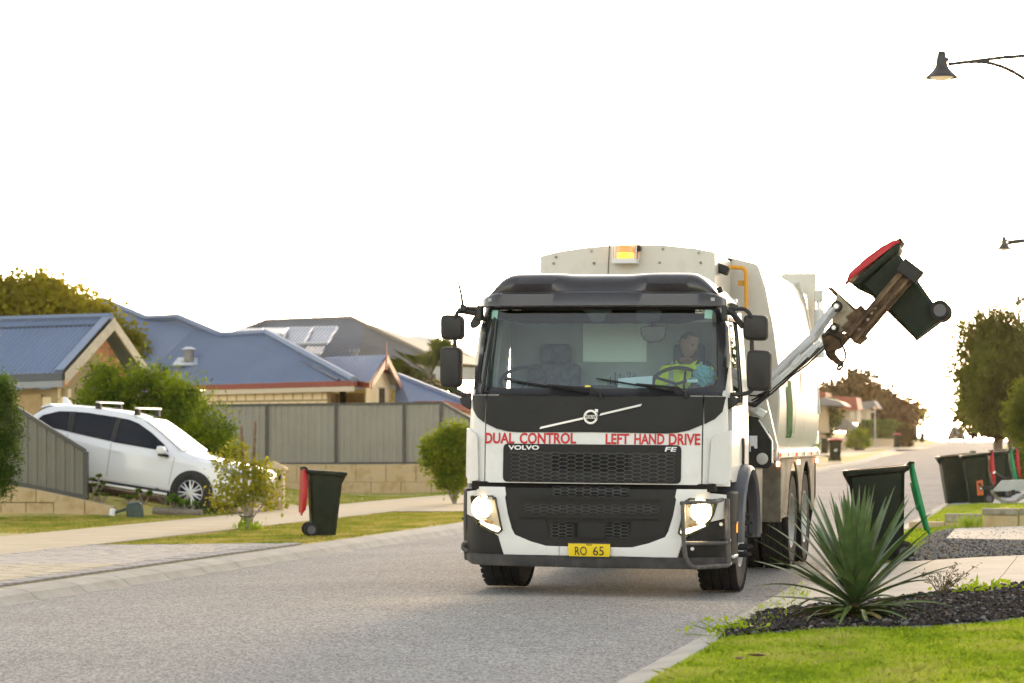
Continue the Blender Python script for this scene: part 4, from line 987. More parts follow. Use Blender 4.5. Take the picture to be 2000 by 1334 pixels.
c0 = tp(1489, 896, 2.715); MB().lathe([(.052, 0), (.058, .008), (.05, .012), (0, .0125)], 28, Matrix.Translation(c0) @ Matrix.Rotation(R(90), 4, 'X')).build('frame_hole', mat('pale disc', (.55, .53, .49), .5), af)
MB().prism([tp(px, py, 2.71) for px, py in ((1464, 851), (1479, 851), (1479, 876), (1474, 876), (1472, 871), (1466, 871), (1466, 882), (1464, 882))], (0, .008, 0)).build('frame_bracket', tl, af)
MB().tube([tp(1482, 820, 2.71), tp(1508, 861, 2.71), tp(1508, 904, 2.71)], .009, 6).build('frame_edge', tc_, af)
# white brace behind the frame and hinge casting of the arm
MB().prism([tp(px, py, 2.95) for px, py in ((1460, 790), (1488, 762), (1497, 780), (1518, 870), (1516, 895), (1508, 895), (1508, 862), (1480, 813), (1458, 812))], (0, .10, 0)).build('arm_mount', body_w, truck, 20, bevel=.008)
b = MB()
for px, py in ((1466, 798), (1474, 806), (1485, 790), (1492, 812), (1500, 845), (1511, 880)): q = tp(px, py, 2.94); MB().cyl(q, q + Vector((0, .02, 0)), .012, 8).build('bolt', steel, truck)
MB().box(tp(1486, 806, 2.7), (.09, .08, .08), Matrix.Rotation(R(30), 3, 'Y')).build('arm_valve', tc_, truck, bevel=.01)

# --- the lifting arm
AV = 2.85
arm = MB().tube([tp(1462, 800, AV), tp(1500, 757, AV), tp(1592, 672, AV)], [.085, .075, .062], 4).build('lifting_arm', mat('arm white', (.64, .64, .65), .35, var=.06, dirt=.35, dcol=(.2, .16, .12)), truck, 20, bevel=.012)
armm = MATS['arm white']
MB().cyl(tp(1490, 752, AV - .12), tp(1592, 655, AV - .12), .042, 14).build('arm_ram', armm, arm)
MB().cyl(tp(1588, 658, AV - .12), tp(1629, 602, AV - .10), .05, 4).build('arm_link', armm, arm)
MB().cyl(tp(1500, 758, AV - .2), tp(1602, 664, AV - .2), .017, 10).build('hydraulic_pipe', tc_, arm)
MB().cyl(tp(1503, 762, AV - .2), tp(1606, 669, AV - .2), .014, 10).build('hydraulic_pipe', tc_, arm)
for (a_, b_, c_) in (((1466, 790), (1530, 742), (1612, 672)), ((1470, 795), (1545, 735), (1610, 680)), ((1468, 782), (1515, 752), (1600, 678)), ((1464, 772), (1490, 768), (1540, 728))):
    MB().tube([tp(*a_, AV - .16), tp((a_[0]+b_[0])/2, (a_[1]+b_[1])/2 + 3, AV - .2), tp(*b_, AV - .2), tp((c_[0]+b_[0])/2, (c_[1]+b_[1])/2 + 4, AV - .2), tp(*c_, AV - .2)], .0095, 7).build('hose', tb, arm)
MB().tube([tp(1458, 788, AV - .1), tp(1475, 792, AV - .2), tp(1495, 775, AV - .2), tp(1508, 752, AV - .18)], .02, 8).build('hose', tb, arm)
for px, py in ((1557, 704), (1515, 745), (1585, 686)): MB().box(tp(px, py, AV - .2), (.05, .06, .13), Matrix.Rotation(R(40), 3, 'Y')).build('hose_clamp', armm, arm, bevel=.005)
# knuckle plate
kp = [tp(px, py, AV - .06) for px, py in ((1635, 574), (1630, 590), (1634, 600), (1624, 628), (1626, 645), (1640, 650), (1652, 643), (1672, 612), (1650, 588))]
plm = mat('knuckle plate', (.50, .43, .30), .6, var=.2, scale=8, dirt=.8, dcol=(.12, .07, .035))
kn = MB().prism(kp, (0, .05, 0)).build('knuckle_plate', plm, arm, 20, bevel=.005)
MB().prism([Vector(p) + Vector((0, .2, 0)) for p in kp], (0, .04, 0)).build('knuckle_plate', plm, arm, 20, bevel=.005)
MB().tube([tp(1616, 561, AV), tp(1624, 565, AV), tp(1636, 577, AV), tp(1670, 607, AV)], [.006, .02, .022, .022], 4).build('knuckle_rib', rust, arm)
for px, py, r_ in ((1633.5, 598, .055), (1628.5, 640, .045)):
    q = tp(px, py, AV - .13); o = MB().cyl(q, q + Vector((0, .4, 0)), r_, 18).build('pivot_pin', tb, truck, bevel=.006); MB().cyl(q + Vector((0, -.015, 0)), q + Vector((0, .02, 0)), r_ * .5, 6).build('pin_nut', tc_, o)
pt = [tp(px, py, AV - .1) for px, py in ((1604, 655), (1628, 629), (1640, 634), (1636, 648), (1650, 652), (1660, 640), (1668, 648), (1640, 680), (1612, 690), (1608, 676))]
MB().prism(pt, (0, .22, 0)).build('knuckle_casting', rust, arm, 20, bevel=.01)
# lower bracket, loop hose, stay rods
MB().prism([tp(px, py, AV - .05) for px, py in ((1618, 668), (1638, 672), (1630, 690), (1640, 702), (1648, 706), (1644, 716), (1632, 712), (1612, 694), (1611, 684))], (0, .1, 0)).build('lower_bracket', rust, arm, 20, bevel=.008)
MB().tube([tp(px, py, AV - .12) for px, py in ((1605, 656), (1622, 650), (1640, 662), (1650, 685), (1651, 700), (1644, 712), (1636, 716), (1634, 721), (1640, 722), (1648, 714))], .013, 8).build('hose', tb, arm)
MB().tube([tp(px, py, AV - .14) for px, py in ((1614, 682), (1617, 700), (1622, 706), (1618, 690))], .007, 6).build('hose', tb, arm)
MB().cyl(tp(1652, 694, AV), tp(1680, 660, AV), .007, 6).cyl(tp(1650, 692, AV), tp(1676, 660, AV), .007, 6).build('stay_rod', steel, arm)
# gripper beams and belts round the bin
def beam(a_, b_, wd, v0, v1, m, name, par):
    a, c = tp(*a_, v0), tp(*b_, v0); d = (c - a).normalized(); n = Vector((-d.z, 0, d.x)) * wd / 2
    return MB().prism([a - n, c - n, c + n, a + n], (0, v1 - v0, 0)).build(name, m, par, 20, bevel=.008)
gr = beam((1664, 662), (1783, 524), .17, AV - .42, AV - .38, rust, 'gripper_beam', truck)
beam((1670, 666), (1789, 528), .035, AV - .47, AV - .36, rust, 'beam_flange', gr); beam((1657, 656), (1776, 518), .03, AV - .47, AV - .36, rust, 'beam_flange', gr)
beam((1664, 662), (1783, 524), .16, AV + .38, AV + .42, rust, 'gripper_beam', truck)
beam((1768, 540), (1786, 517), .22, AV - .50, AV - .28, tb, 'gripper_pad', gr); beam((1768, 540), (1786, 517), .22, AV + .28, AV + .50, tb, 'gripper_pad', arm)
beam((1660, 630), (1690, 606), .14, AV - .30, AV - .1, rust, 'gripper_link', arm)
beam((1655, 655), (1672, 640), .20, AV - .38, AV + .36, rust, 'gripper_head', arm)
MB().prism([tp(px, py, AV - .46) for px, py in ((1664, 664), (1684, 640), (1694, 646), (1688, 655), (1676, 658), (1670, 668))], (0, .05, 0)).build('gripper_gusset', rust, arm, 20)
b = MB()
for px, py in ((1678, 643), (1695, 624), (1702, 611), (1709, 601)): q = tp(px, py, AV - .43); MB().cyl(q, q + Vector((0, .03, 0)), .016, 8).build('bolt', steel, gr)
MB().tube([tp(px, py, AV - .36) for px, py in ((1690, 607), (1686, 602), (1682, 604), (1684, 612), (1705, 596))], .012, 6).build('gripper_loop', tb, arm)
MB().tube(bend([tp(1722, 590, AV - .43), tp(1732, 574, AV - .43), tp(1734, 580, AV - .43), tp(1728, 594, AV - .43)]), .008, 6).build('gripper_loop', rust, gr)

# --- things in the cab
ps_ = fp(1240, 748, -.06)
a_ = [Vector(( fp(px, py, -.05)[0], vf(*fp(px, py, -.05)) + .05 + dv, fp(px, py, -.05)[1])) for px, py, dv in ((1206, 758, 0), (1273, 758, 0), (1274, 734, .02), (1207, 739, .02))]
Mt = truck.matrix_basis.copy()
Mt = Matrix.Translation(TO) @ Matrix.Rotation(ROLL, 4, 'Y')
o = MB().prism([Mt @ q for q in a_], (0, .002, 0)).build('paper_sheet', mat('paper', (.80, .86, .90), .8), None); tag(o, 'white sheet of paper lying on the truck dashboard behind the screen', 'paper')
lb = [Vector((fp(px, py, -.05)[0], vf(*fp(px, py, -.05)) + .05, fp(px, py, -.05)[1])) for px, py in ((1342, 747), (1363, 747), (1363, 741), (1342, 741))]
o = MB().prism([Mt @ q for q in lb], (0, .004, 0)).build('card', mat('pale card', (.62, .78, .74), .7), None); tag(o, 'small pale green card on the dashboard beside the crumpled cloth', 'card')
bm = bmesh.new(); bmesh.ops.create_icosphere(bm, subdivisions=5, radius=1); cc = Mt @ tp(1376, 735, .45)
for v in bm.verts:
    q = v.co.copy(); n_ = abs(mnoise.noise(q * 2.1)) + .6 * abs(mnoise.noise(q * 4.7 + Vector((3, 1, 2)))); r_ = .62 + .75 * n_
    v.co = Vector((q.x * .105, q.y * .05, q.z * .095)) * r_; v.co.x += v.co.z * -.1
me = bpy.data.meshes.new('cloth'); bm.to_mesh(me); bm.free(); me.shade_smooth(); me.materials.append(mat('cloth teal', (.18, .42, .46), .95)); o = link('cloth', me); o.location = cc
tag(o, 'crumpled pale blue cloth on the dashboard in the screen corner', 'cloth')
# ================================================================ WHEELIE BINS
bin_g = mat('bin green', (.0085, .0155, .0065), .55, spec=.3, var=.2, scale=4, bump=.05, bscale=200, dirt=.12, dcol=(.07, .065, .05))
lid_r = mat('lid red', (.50, .012, .02), .4, var=.1); lid_g = mat('lid green', (.01, .26, .085), .4, var=.1)
def make_bin(loc, label, lid, lid_ang, big=False, rz=0., rot=None, group=None, emblem=False, hgt=1.0, marks=False):
    """hinge side at +x; lid_ang 0 = shut, 180..270 = thrown back"""
    t = thing('wheelie_bin', loc, label, 'wheelie bin', group, rz, rot)
    W, Dp = (.57, .60) if big else (.475, .48)      # across, front to back at the rim
    z1 = 1.0 * hgt; f, bk = -.5 * Dp, .5 * Dp
    def ringz(z, k):                                # tapered shell
        a, c = f + .10 * (1 - k), bk - .035 * (1 - k); h = W / 2 - .055 * (1 - k); e = .035
        top = (k > .99); dz = lambda x: (.045 * (x - f) / (bk - f) if k > .9 else 0)
        pts = [(a + e, -h), (c - e, -h), (c, -h + e), (c, h - e), (c - e, h), (a + e, h), (a, h - e), (a, -h + e)]
        return [(x, y, z + dz(x)) for x, y in pts]
    zr = z1 - .06
    b = MB(); rings = [ringz(.02, 0), ringz(.06, .0), ringz(.07, .04), ringz(zr, 1)]
    inner = [[(x * .95, y * .94, z) for x, y, z in ringz(zr, 1)], [(x * .93, y * .92, .09) for x, y, z in ringz(.09, .05)]]
    b.loft(rings + inner, caps=True); b.build('body', bin_g, t, 40)
    rim = []
    base = ringz(zr, 1)
    for o_, dz in ((0, -.055), (.045, -.035), (.055, .0), (.05, .02), (0, .022), (-.012, .01), (-.012, -.05)):
        rim.append([(x + math.copysign(o_, x) * (1 if abs(x) > Dp*.3 else .6), y + math.copysign(o_, y), z + dz) for x, y, z in base])
    b = MB(); rr = rim; n = 8
    vs = [q for r in rr for q in r]; m_ = len(rr)
    b.add(vs, [(i*n + j, i*n + (j+1) % n, ((i+1) % m_)*n + (j+1) % n, ((i+1) % m_)*n + j) for i in range(m_) for j in range(n)])
    b.build('rim', bin_g, t, 40)
    gus = MB()
    for y in (-W*.3, 0, W*.3): gus.prism([(f - .05, y - .006, zr - .03), (f + .012, y - .006, zr - .05), (f + .025, y - .006, zr - .17)], (0, .012, 0))
    gus.build('rim_gusset', bin_g, t, 0)
    hz = zr + .075
    hd = MB(); hx = bk + .085
    for y in (-W*.34, 0, W*.34): hd.prism([(bk, y - .02, zr - .02), (bk + .06, y - .02, hz - .04), (hx + .02, y - .02, hz - .02), (hx + .02, y - .02, hz + .025), (hx - .03, y - .02, hz + .03), (bk, y - .02, zr + .05)], (0, .04, 0))
    hd.cyl((hx, -W*.40, hz), (hx, W*.40, hz), .017, 10).build('handle', bin_g, t, 40)
    for y in (-1, 1):
        wm = Matrix.Translation((bk - .02, y * (W/2 - .01), .10)) @ Matrix.Rotation(R(90), 4, 'X')
        b = MB().lathe([(.035, -.028), (.085, -.028), (.1, -.02), (.1, .02), (.085, .028), (.035, .028)], 24, wm); wo = b.build('wheel', tyre, t, 30)
        MB().lathe([(0, -.03), (.06, -.03), (.066, -.022), (.066, .022), (.06, .03), (0, .03)], 18, wm).build('wheel_hub', MATS['arch plastic'], wo, 30)
    MB().cyl((bk - .02, -W/2, .10), (bk - .02, W/2, .10), .012, 8).build('axle', tb, t)
    # lid, hinged at the handle
    P = Matrix.Translation((hx, 0, hz)) @ Matrix.Rotation(R(lid_ang), 4, 'Y')
    L = Dp + .16; rings = []
    for x, hgt_, inset in ((.02, .012, .12), (-.06, .045, .03), (-.14, .055, .0), (-L * .55, .065, .0), (-L + .06, .045, 0), (-L, .005, .02)):
        h = W / 2 + .045 - inset
        rings.append([(x, -h, -.012), (x, -h, hgt_ * .45), (x, -h + .03, hgt_), (x, h - .03, hgt_), (x, h, hgt_ * .45), (x, h, -.012)])
    b = MB().loft(rings)
    b.v = [tuple(P @ Vector(q) + Vector((0, 0, 0))) for q in b.v]
    lo = b.build('lid', lid, t, 40, bevel=.006)
    for nm_, c_, d_ in (('lid_ridge', (-L * .45, 0, .068), (L * .4, W * .5, .012)), ('lid_grip', (-L - .012, 0, .008), (.05, W * .3, .02))):
        b = MB().box(c_, d_); b.v = [tuple(P @ Vector(q)) for q in b.v]; b.build(nm_, lid, lo, bevel=.004)
    if emblem: MB().lathe([(0, 0), (.085, 0)], 20, Matrix.Translation((f + .038, 0, .55)) @ Matrix.Rotation(R(-90), 4, 'Y') @ Matrix.Rotation(R(0), 4, 'X')).build('emblem', mat('white print', (.7, .7, .7), .6, c2=(.05, .06, .05), scale=14, ramp=(.42, .5)), t)
    if marks:
        MB().box((.03, -W/2 + .008, z1 * .80), (.09, .004, .012)).build('moulded_mark', mat('mark grey', (.25, .27, .25), .6), t); MB().box((f + .018, -.05, z1 * .74), (.004, .12, .014)).build('stamp', MATS['mark grey'], t)
    return t
G1 = 'wheelie bins put out along the kerb'
def onrim(px, py): return gnd(px, py)
# far side bin near the young tree: hinge towards the houses
p = gnd(635, 1047); make_bin(tuple(p), 'dark green wheelie bin with red lid hanging open, alone on the dry verge', lid_r, 268, rz=R(180 + 12.3 + 10), group=G1, hgt=.96, marks=True)
p = gnd(1716, 1096); make_bin((p[0], p[1], p[2] + .0), 'dark green wheelie bin with green lid hanging back, just behind the spiky plant', lid_g, 258, True, R(0), group=G1, hgt=1.02, rot=(0, R(-1.5), R(4)))
rb = [(1868, 984, lid_g, 262, True, 'larger green-lidded bin at the roadside end of the row on grey slabs'),
      (1908, 984, lid_r, 268, False, 'smaller red-lidded bin right behind the orange trailer coupling'),
      (1942, 973, lid_g, 262, True, 'green-lidded bin in the second row, wedged behind the red-lidded one'),
      (1962, 966, lid_r, 266, False, 'red-lidded bin in the second row with its lid hanging by the picture edge'),
      (1976, 952, lid_g, 262, True, 'green-lidded bin in the hindmost row of the bins on grey slabs')]
for i, (px, py, ld, an, big, lb_) in enumerate(rb):
    p = gnd(px, py); make_bin(tuple(p), lb_, ld, an, big, R(8 - 4 * i), group=G1, rot=(0, R(-2.5), R(10 - 3*i)))
p = gnd(2004, 955); make_bin(tuple(p), 'red-lidded bin half cut off beside the hindmost green-lidded bin', lid_r, 264, False, R(5), group=G1)
# bins far along the opposite kerb, shut
for px, py, ld, an, big, em, lb_ in ((1631, 901, lid_r, 0, True, True, 'red-topped bin with white round emblem across the road past the truck'),
        (1612, 889, lid_g, 262, False, False, 'bin with hanging green lid just behind the white-emblem bin'),
        (1752, 874, lid_r, 0, False, False, 'distant red-topped bin at the kerb before the tall dark hedge end'),
        (1771, 873, lid_g, 0, True, False, 'distant all-dark bin standing next to a distant red-topped bin'),
        (1801, 864, lid_r, 0, False, False, 'farthest red-topped bin, nearly at the road crest by the parked car')):
    p = gnd(px, py); make_bin(tuple(p), lb_, ld, an, big, R(100) if an == 0 else R(180), group=G1, emblem=em)
# the bin in the gripper
A0 = tp(1708, 520, 2.85); 
ctr = Matrix.Translation(TO) @ Matrix.Rotation(ROLL, 4, 'Y')
Mr = Matrix.Rotation(R(-37), 4, 'Y')
pos = (ctr @ tp(1714, 527, 2.85)) - (Mr @ Vector((-.02, 0, .80)))
make_bin(tuple(pos), 'dark green wheelie bin with shut red lid held up in the truck gripper', lid_r, 0, False, rot=(0, R(-37), 0), group=None, hgt=.86)

# ================================================================ DRIVER
def skin(name, joints, edges, m, parent=None, sub=2):
    me = bpy.data.meshes.new(name); me.from_pydata([j[0] for j in joints], edges, []); o = link(name, me, parent)
    me.materials.append(m)
    sk = o.modifiers.new('skin', 'SKIN'); 
    for v, j in zip(me.skin_vertices[0].data, joints):
        r = j[1]; v.radius = (r, r) if not hasattr(r, '__len__') else r
    me.skin_vertices[0].data[0].use_root = True
    s = o.modifiers.new('sub', 'SUBSURF'); s.levels = sub; s.render_levels = sub
    dg = bpy.context.evaluated_depsgraph_get(); me2 = bpy.data.meshes.new_from_object(o.evaluated_get(dg)); o.modifiers.clear(); o.data = me2; me2.shade_smooth()
    if not me2.materials: me2.materials.append(m)
    return o
skn = mat('skin', (.46, .27, .20), .55, var=.06, scale=20); hiv = mat('hi vis yellow', (.80, .95, .03), .7, em=(.6, .85, .02), es=.0, var=.1, scale=9)
navy = mat('navy cloth', (.02, .025, .05), .9); greyh = mat('grey hair', (.16, .15, .14), .8)
hd = tp(1344, 672, 1.12)
hu, hz_ = hd.x, hd.z
drv = thing('person', Matrix.Translation(TO) @ Matrix.Rotation(ROLL, 4, 'Y') @ Vector((hu - .02, 1.22, hz_ - .72)), 'truck driver in yellow high-visibility shirt looking down to the side at the wheel', 'person', rot=(0, ROLL, 0))
# pelvis at origin, facing -y
J = [((0, 0, 0), (.17, .13)), ((0, -.01, .18), (.165, .12)), ((0, -.02, .36), (.18, .125)), ((.0, -.03, .46), (.14, .10)), ((.01, -.05, .54), .06), ((.02, -.07, .60), .058),
     ((-.19, -.03, .44), .07), ((-.27, -.15, .25), .055), ((-.20, -.36, .17), .042), ((-.16, -.43, .19), .034),
     ((.19, -.03, .44), .07), ((.27, -.15, .25), .055), ((.21, -.35, .18), .042), ((.16, -.43, .20), .034),
     ((-.10, -.20, -.02), .09), ((-.12, -.45, -.01), .07), ((-.12, -.50, -.35), .055), ((.10, -.20, -.02), .09), ((.12, -.45, -.01), .07), ((.12, -.50, -.35), .055)]
Eg = [(0,1),(1,2),(2,3),(3,4),(4,5),(3,6),(6,7),(7,8),(8,9),(3,10),(10,11),(11,12),(12,13),(0,14),(14,15),(15,16),(0,17),(17,18),(18,19)]
bodyo = skin('body', J, Eg, skn, drv, 2)
# head: one shaped surface with brow, nose, chin, ears, turned to the side window and down
bm = bmesh.new(); bmesh.ops.create_uvsphere(bm, u_segments=40, v_segments=30, radius=1)
for v in bm.verts:
    x, y, z = v.co; ny = -y
    X, Y, Z = x * .076, y * .098, z * .122
    if z < 0: X *= 1 - .28 * (-z) ** 1.4; Y = Y * (1 - .15 * -z) - (.012 * (-z) if y < 0 else -.02 * z)
    g = lambda cx, cz, sx, sz: math.exp(-((x - cx) / sx) ** 2 - ((z - cz) / sz) ** 2) if ny > 0 else 0
    Y -= .030 * g(0, -.13, .13, .16) + .012 * g(0, .08, .10, .2) + .008 * g(0, .24, .5, .08) + .008 * g(0, -.50, .3, .06) + .012 * g(0, -.82, .3, .15)
    Y += .016 * g(.36, .12, .18, .10) + .016 * g(-.36, .12, .18, .10) + .006 * g(0, -.42, .3, .04)
    if abs(x) > .93 and abs(z + .02) < .22 and abs(y - .05) < .25: X *= 1.13
    v.co = (X, Y, Z)
me = bpy.data.meshes.new('head'); bm.to_mesh(me); bm.free(); me.shade_smooth(); me.materials.append(skn)
ho = link('head', me, drv); ho.location = (.025, -.08, .72); ho.rotation_euler = (R(20), R(6), R(52))
hb = bmesh.new(); bmesh.ops.create_uvsphere(hb, u_segments=28, v_segments=20, radius=1); hb.verts.ensure_lookup_table()
for v in hb.verts: v.co = (v.co.x * .081, v.co.y * .104 + .004, v.co.z * .128)
bmesh.ops.delete(hb, geom=[v for v in hb.verts if v.co.z < .035 + (.05 if v.co.y < -.03 else -.07 if v.co.y > .03 else 0) + 0], context='VERTS')
me = bpy.data.meshes.new('hair'); hb.to_mesh(me); hb.free(); me.shade_smooth(); me.materials.append(greyh); link('hair', me, ho)
for sx in (-1, 1):
    MB().lathe([(0, -.011), (.007, -.006), (.009, 0), (.007, .006), (0, .009)], 10, Matrix.Translation((sx*.029, -.080, .014))).build('eye', mat('eye', (.12, .10, .09), .3), ho)
sh = [((0, -.0, .02), (.19, .15)), ((0, -.01, .18), (.19, .145)), ((0, -.02, .36), (.20, .145)), ((0, -.03, .46), (.155, .115)), ((.01, -.045, .515), (.085, .08)), ((-.19, -.03, .45), .09), ((-.27, -.14, .26), .078), ((-.255, -.20, .225), .066), ((.19, -.03, .45), .09), ((.27, -.14, .26), .078), ((.255, -.20, .225), .066)]
shirt = skin('shirt', sh, [(0,1),(1,2),(2,3),(3,4),(3,5),(5,6),(6,7),(3,8),(8,9),(9,10)], hiv, drv, 2)
for sx in (-1, 1): MB().tube([(sx*.12, -.20, .10), (sx*.125, -.20, .30), (sx*.13, -.14, .47), (sx*.13, -.03, .545)], [.022]*4, 6).build('reflective_band', mat('band silver', (.5, .52, .52), .4), shirt)
MB().tube([(.0, -.205, .20), (.0, -.20, .36), (.005, -.15, .47)], .010, 6).build('placket', navy, shirt)
MB().tube([(-.16, -.16, .05), (-.02, -.215, .2), (.10, -.205, .36), (.17, -.09, .50), (.20, .03, .55)], [.024]*5, 4).build('seat_belt', mat('belt grey', (.06, .065, .07), .8), shirt)
for sx in (-1, 1):
    b = MB().prism([(sx*.0, -.16, .50), (sx*.07, -.14, .545), (sx*.10, -.05, .575), (sx*.085, -.10, .50), (sx*.03, -.185, .44)], (0, -.012, 0)); b.build('collar', hiv, shirt, 20)
for sx in (-1, 1):
    hx = sx * .15; hand = MB()
    hand.loft([[(hx - .03, -.42, .165), (hx + .03, -.42, .165), (hx + .032, -.42, .2), (hx - .032, -.42, .2)], [(hx - .042, -.49, .17), (hx + .042, -.49, .17), (hx + .042, -.49, .205), (hx - .042, -.49, .205)], [(hx - .04, -.52, .18), (hx + .04, -.52, .18), (hx + .04, -.52, .21), (hx - .04, -.52, .21)]])
    for k, l in enumerate((.062, .072, .068, .052)):
        fx = hx - .031 + .0205 * k; hand.tube([(fx, -.51, .196), (fx, -.51 - l*.55, .205), (fx, -.51 - l*.75, .185), (fx, -.51 - l*.45, .158)], [.0098, .009, .0085, .007], 7)
    hand.tube([(hx - sx*.035, -.45, .188), (hx - sx*.062, -.475, .20), (hx - sx*.066, -.505, .19)], [.012, .0105, .008], 7)
    hand.build('hand', skn, bodyo, 60)

# ================================================================ CARS
def car(name, loc, label, paint, rz, pitch=0., bars=False):
    t = thing(name, loc, label, 'car', rot=(0, pitch, rz))
    ST = np.array([ # x, half width, bottom, belt, roof, roof half width
        (0.24, .56, .44, .84, .88, .46), (.20, .68, .34, .88, .93, .54), (.06, .80, .26, .92, .965, .64), (-.40, .88, .23, .96, 1.005, .70), (-.9, .90, .22, .98, 1.03, .74), (-1.22, .90, .22, 1.0, 1.075, .75),
        (-1.55, .90, .22, 1.01, 1.26, .69), (-1.9, .90, .22, 1.02, 1.46, .645), (-2.2, .90, .22, 1.03, 1.60, .62), (-2.6, .90, .22, 1.05, 1.67, .62), (-3.2, .90, .22, 1.07, 1.675, .62), (-3.8, .90, .23, 1.10, 1.64, .61),
        (-4.2, .89, .28, 1.13, 1.56, .60), (-4.45, .87, .32, 1.12, 1.36, .63), (-4.6, .84, .36, 1.08, 1.14, .68), (-4.66, .78, .44, .95, 1.0, .62)])
    def s_at(x):
        return [float(np.interp(-x, -ST[:, 0], ST[:, k])) for k in range(1, 6)]
    xs = sorted(set(list(ST[:, 0]) + list(np.linspace(-4.6, .2, 46))), reverse=True)
    rings = []
    for x in xs:
        # softened stations
        S = np.mean([s_at(min(.24, max(-4.66, x + d))) for d in (-.09, -.045, 0, .045, .09)], axis=0) if -4.55 < x < .10 else s_at(x)
        w_, zb, zl, zr, wr = S; cr = [(0, zb), (w_*.85, zb), (w_*.96, zb + .06), (w_*.99, zb + .16), (w_, (zb + zl)/2 - .03), (w_*1.0, (zb+zl)/2 + .05), (w_*.985, zl - .14), (w_*.985, zl - .10), (w_*.95, zl), (w_*.95*.5 + wr*.5 + .01, zl*.5 + zr*.5 - .01), (wr + .03, zr - .09), (wr - .02, zr - .025), (wr*.7, zr), (0, zr + .012)]
        rings.append([(x, y, z) for y, z in cr] + [(x, -y, z) for y, z in cr[-2:0:-1]])
    MB().loft(rings).build('body', paint, t, 50)
    def sidey(x, z):
        w_, zb, zl, zr, wr = s_at(x); a, c = (w_*.95, zl), (wr + .03, zr - .09)
        if z < zl: return w_*.985
        k = (z - zl) / max(.01, c[1] - a[1]); return a[0] + (c[0] - a[0]) * k + .01 * math.sin(math.pi * min(1, max(0, k)))
    dkg = MATS.get('car glass') or mat('car glass', (.010, .014, .022), .12, spec=.2)
    def win(nm, poly, sgn, m, off=.008):
        bm = bmesh.new(); bm.faces.new([bm.verts.new((x, 0, z)) for x, z in poly])
        k = -4.6
        while k < .2:
            bmesh.ops.bisect_plane(bm, geom=bm.verts[:] + bm.edges[:] + bm.faces[:], plane_co=(k, 0, 0), plane_no=(1, 0, 0)); k += .12
        for k in np.arange(.3, 1.7, .06): bmesh.ops.bisect_plane(bm, geom=bm.verts[:] + bm.edges[:] + bm.faces[:], plane_co=(0, 0, k), plane_no=(0, 0, 1))
        for v in bm.verts: v.co.y = sgn * (sidey(v.co.x, v.co.z) + off)
        bmesh.ops.recalc_face_normals(bm, faces=bm.faces)
        me = bpy.data.meshes.new(nm); bm.to_mesh(me); bm.free(); me.shade_smooth(); me.materials.append(m); return link(nm, me, t)
    for sg in (-1, 1):
        win('side_window', [(-1.52, 1.06), (-1.62, 1.16), (-1.95, 1.36), (-2.25, 1.50), (-2.45, 1.545), (-2.62, 1.55), (-2.62, 1.08)], sg, dkg, .012)
        win('side_window', [(-2.70, 1.09), (-2.70, 1.555), (-3.3, 1.555), (-3.56, 1.54), (-3.50, 1.14)], sg, dkg, .012)
        win('side_window', [(-3.60, 1.15), (-3.66, 1.53), (-3.9, 1.50), (-4.2, 1.38), (-4.34, 1.20)], sg, dkg, .012)
        win('window_pillar', [(-2.62, 1.08), (-2.62, 1.55), (-2.70, 1.555), (-2.70, 1.09)], sg, tb, .010); win('window_pillar', [(-3.50, 1.14), (-3.56, 1.54), (-3.66, 1.53), (-3.60, 1.15)], sg, tb, .010)
        for pl_ in ([(-2.66, .42), (-2.66, 1.06), (-2.668, 1.06), (-2.668, .42)], [(-1.40, .45), (-1.36, .98), (-1.366, .98), (-1.407, .45)], [(-3.62, .62), (-3.56, 1.1), (-3.568, 1.1), (-3.628, .62)]):
            win('door_gap', pl_, sg, MATS['seam'], .004 + .012)
        win('door_handle', [(-2.42, .90), (-2.42, .93), (-2.62, .935), (-2.62, .905)], sg, tc_ if False else paint, .035); win('door_handle', [(-3.36, .92), (-3.36, .95), (-3.55, .955), (-3.55, .925)], sg, paint, .035)
        b = MB().loft([[(x, sg*(.915), z) for x, z in ((-1.36, .22), (-3.3, .22), (-3.3, .33), (-1.36, .33))], [(x, sg*.925, z) for x, z in ((-1.36, .24), (-3.3, .24), (-3.3, .31), (-1.36, .31))]]).build('sill', tb, t)
        MB().tube([(-1.40, sg*.935, .26), (-3.25, sg*.935, .26)], .025, 8).build('sill_trim', tc_, b)
        mo = MB().loft([[(-1.62 + dx, sg*y_, 1.0 + dz) for dx, dz in ((0, 0), (.10, .02), (.12, .10), (.05, .16), (-.06, .15), (-.07, .04))] for y_ in (.93, 1.10)]).build('wing_mirror', paint, t, bevel=.03); MB().box((-1.58, sg*.93, .985), (.2, .06, .05)).build('mirror_foot', tb, mo)
        for wx in (-.93, -3.60):
            M0 = Matrix.Translation((wx, sg*.86, .355)) @ Matrix.Rotation(R(90), 4, 'X')
            ac = MB()
            ac.lathe([(.30, -sg*.045), (.425, -sg*.047), (.43, -sg*.052), (.40, -sg*.060), (.30, -sg*.060)], 36, M0 @ Matrix.Translation((0, 0, 0)))
            ac.build('wheel_arch', tb, t)
            wo = MB().lathe([(.22, -.10), (.30, -.11), (.345, -.09), (.355, -.03), (.355, .03), (.345, .09), (.30, .11), (.22, .10)], 36, M0).build('wheel', tyre, t, 40)
            rm = MB().lathe([(.235, -sg*.118), (.245, -sg*.108), (.235, -sg*.09), (.22, -sg*.09)], 32, M0)
            rm.lathe([(0, -sg*.075), (.225, -sg*.07)], 24, M0) if False else None
            alloy = MATS.get('alloy') or mat('alloy', (.72, .72, .74), .25, metal=.6)
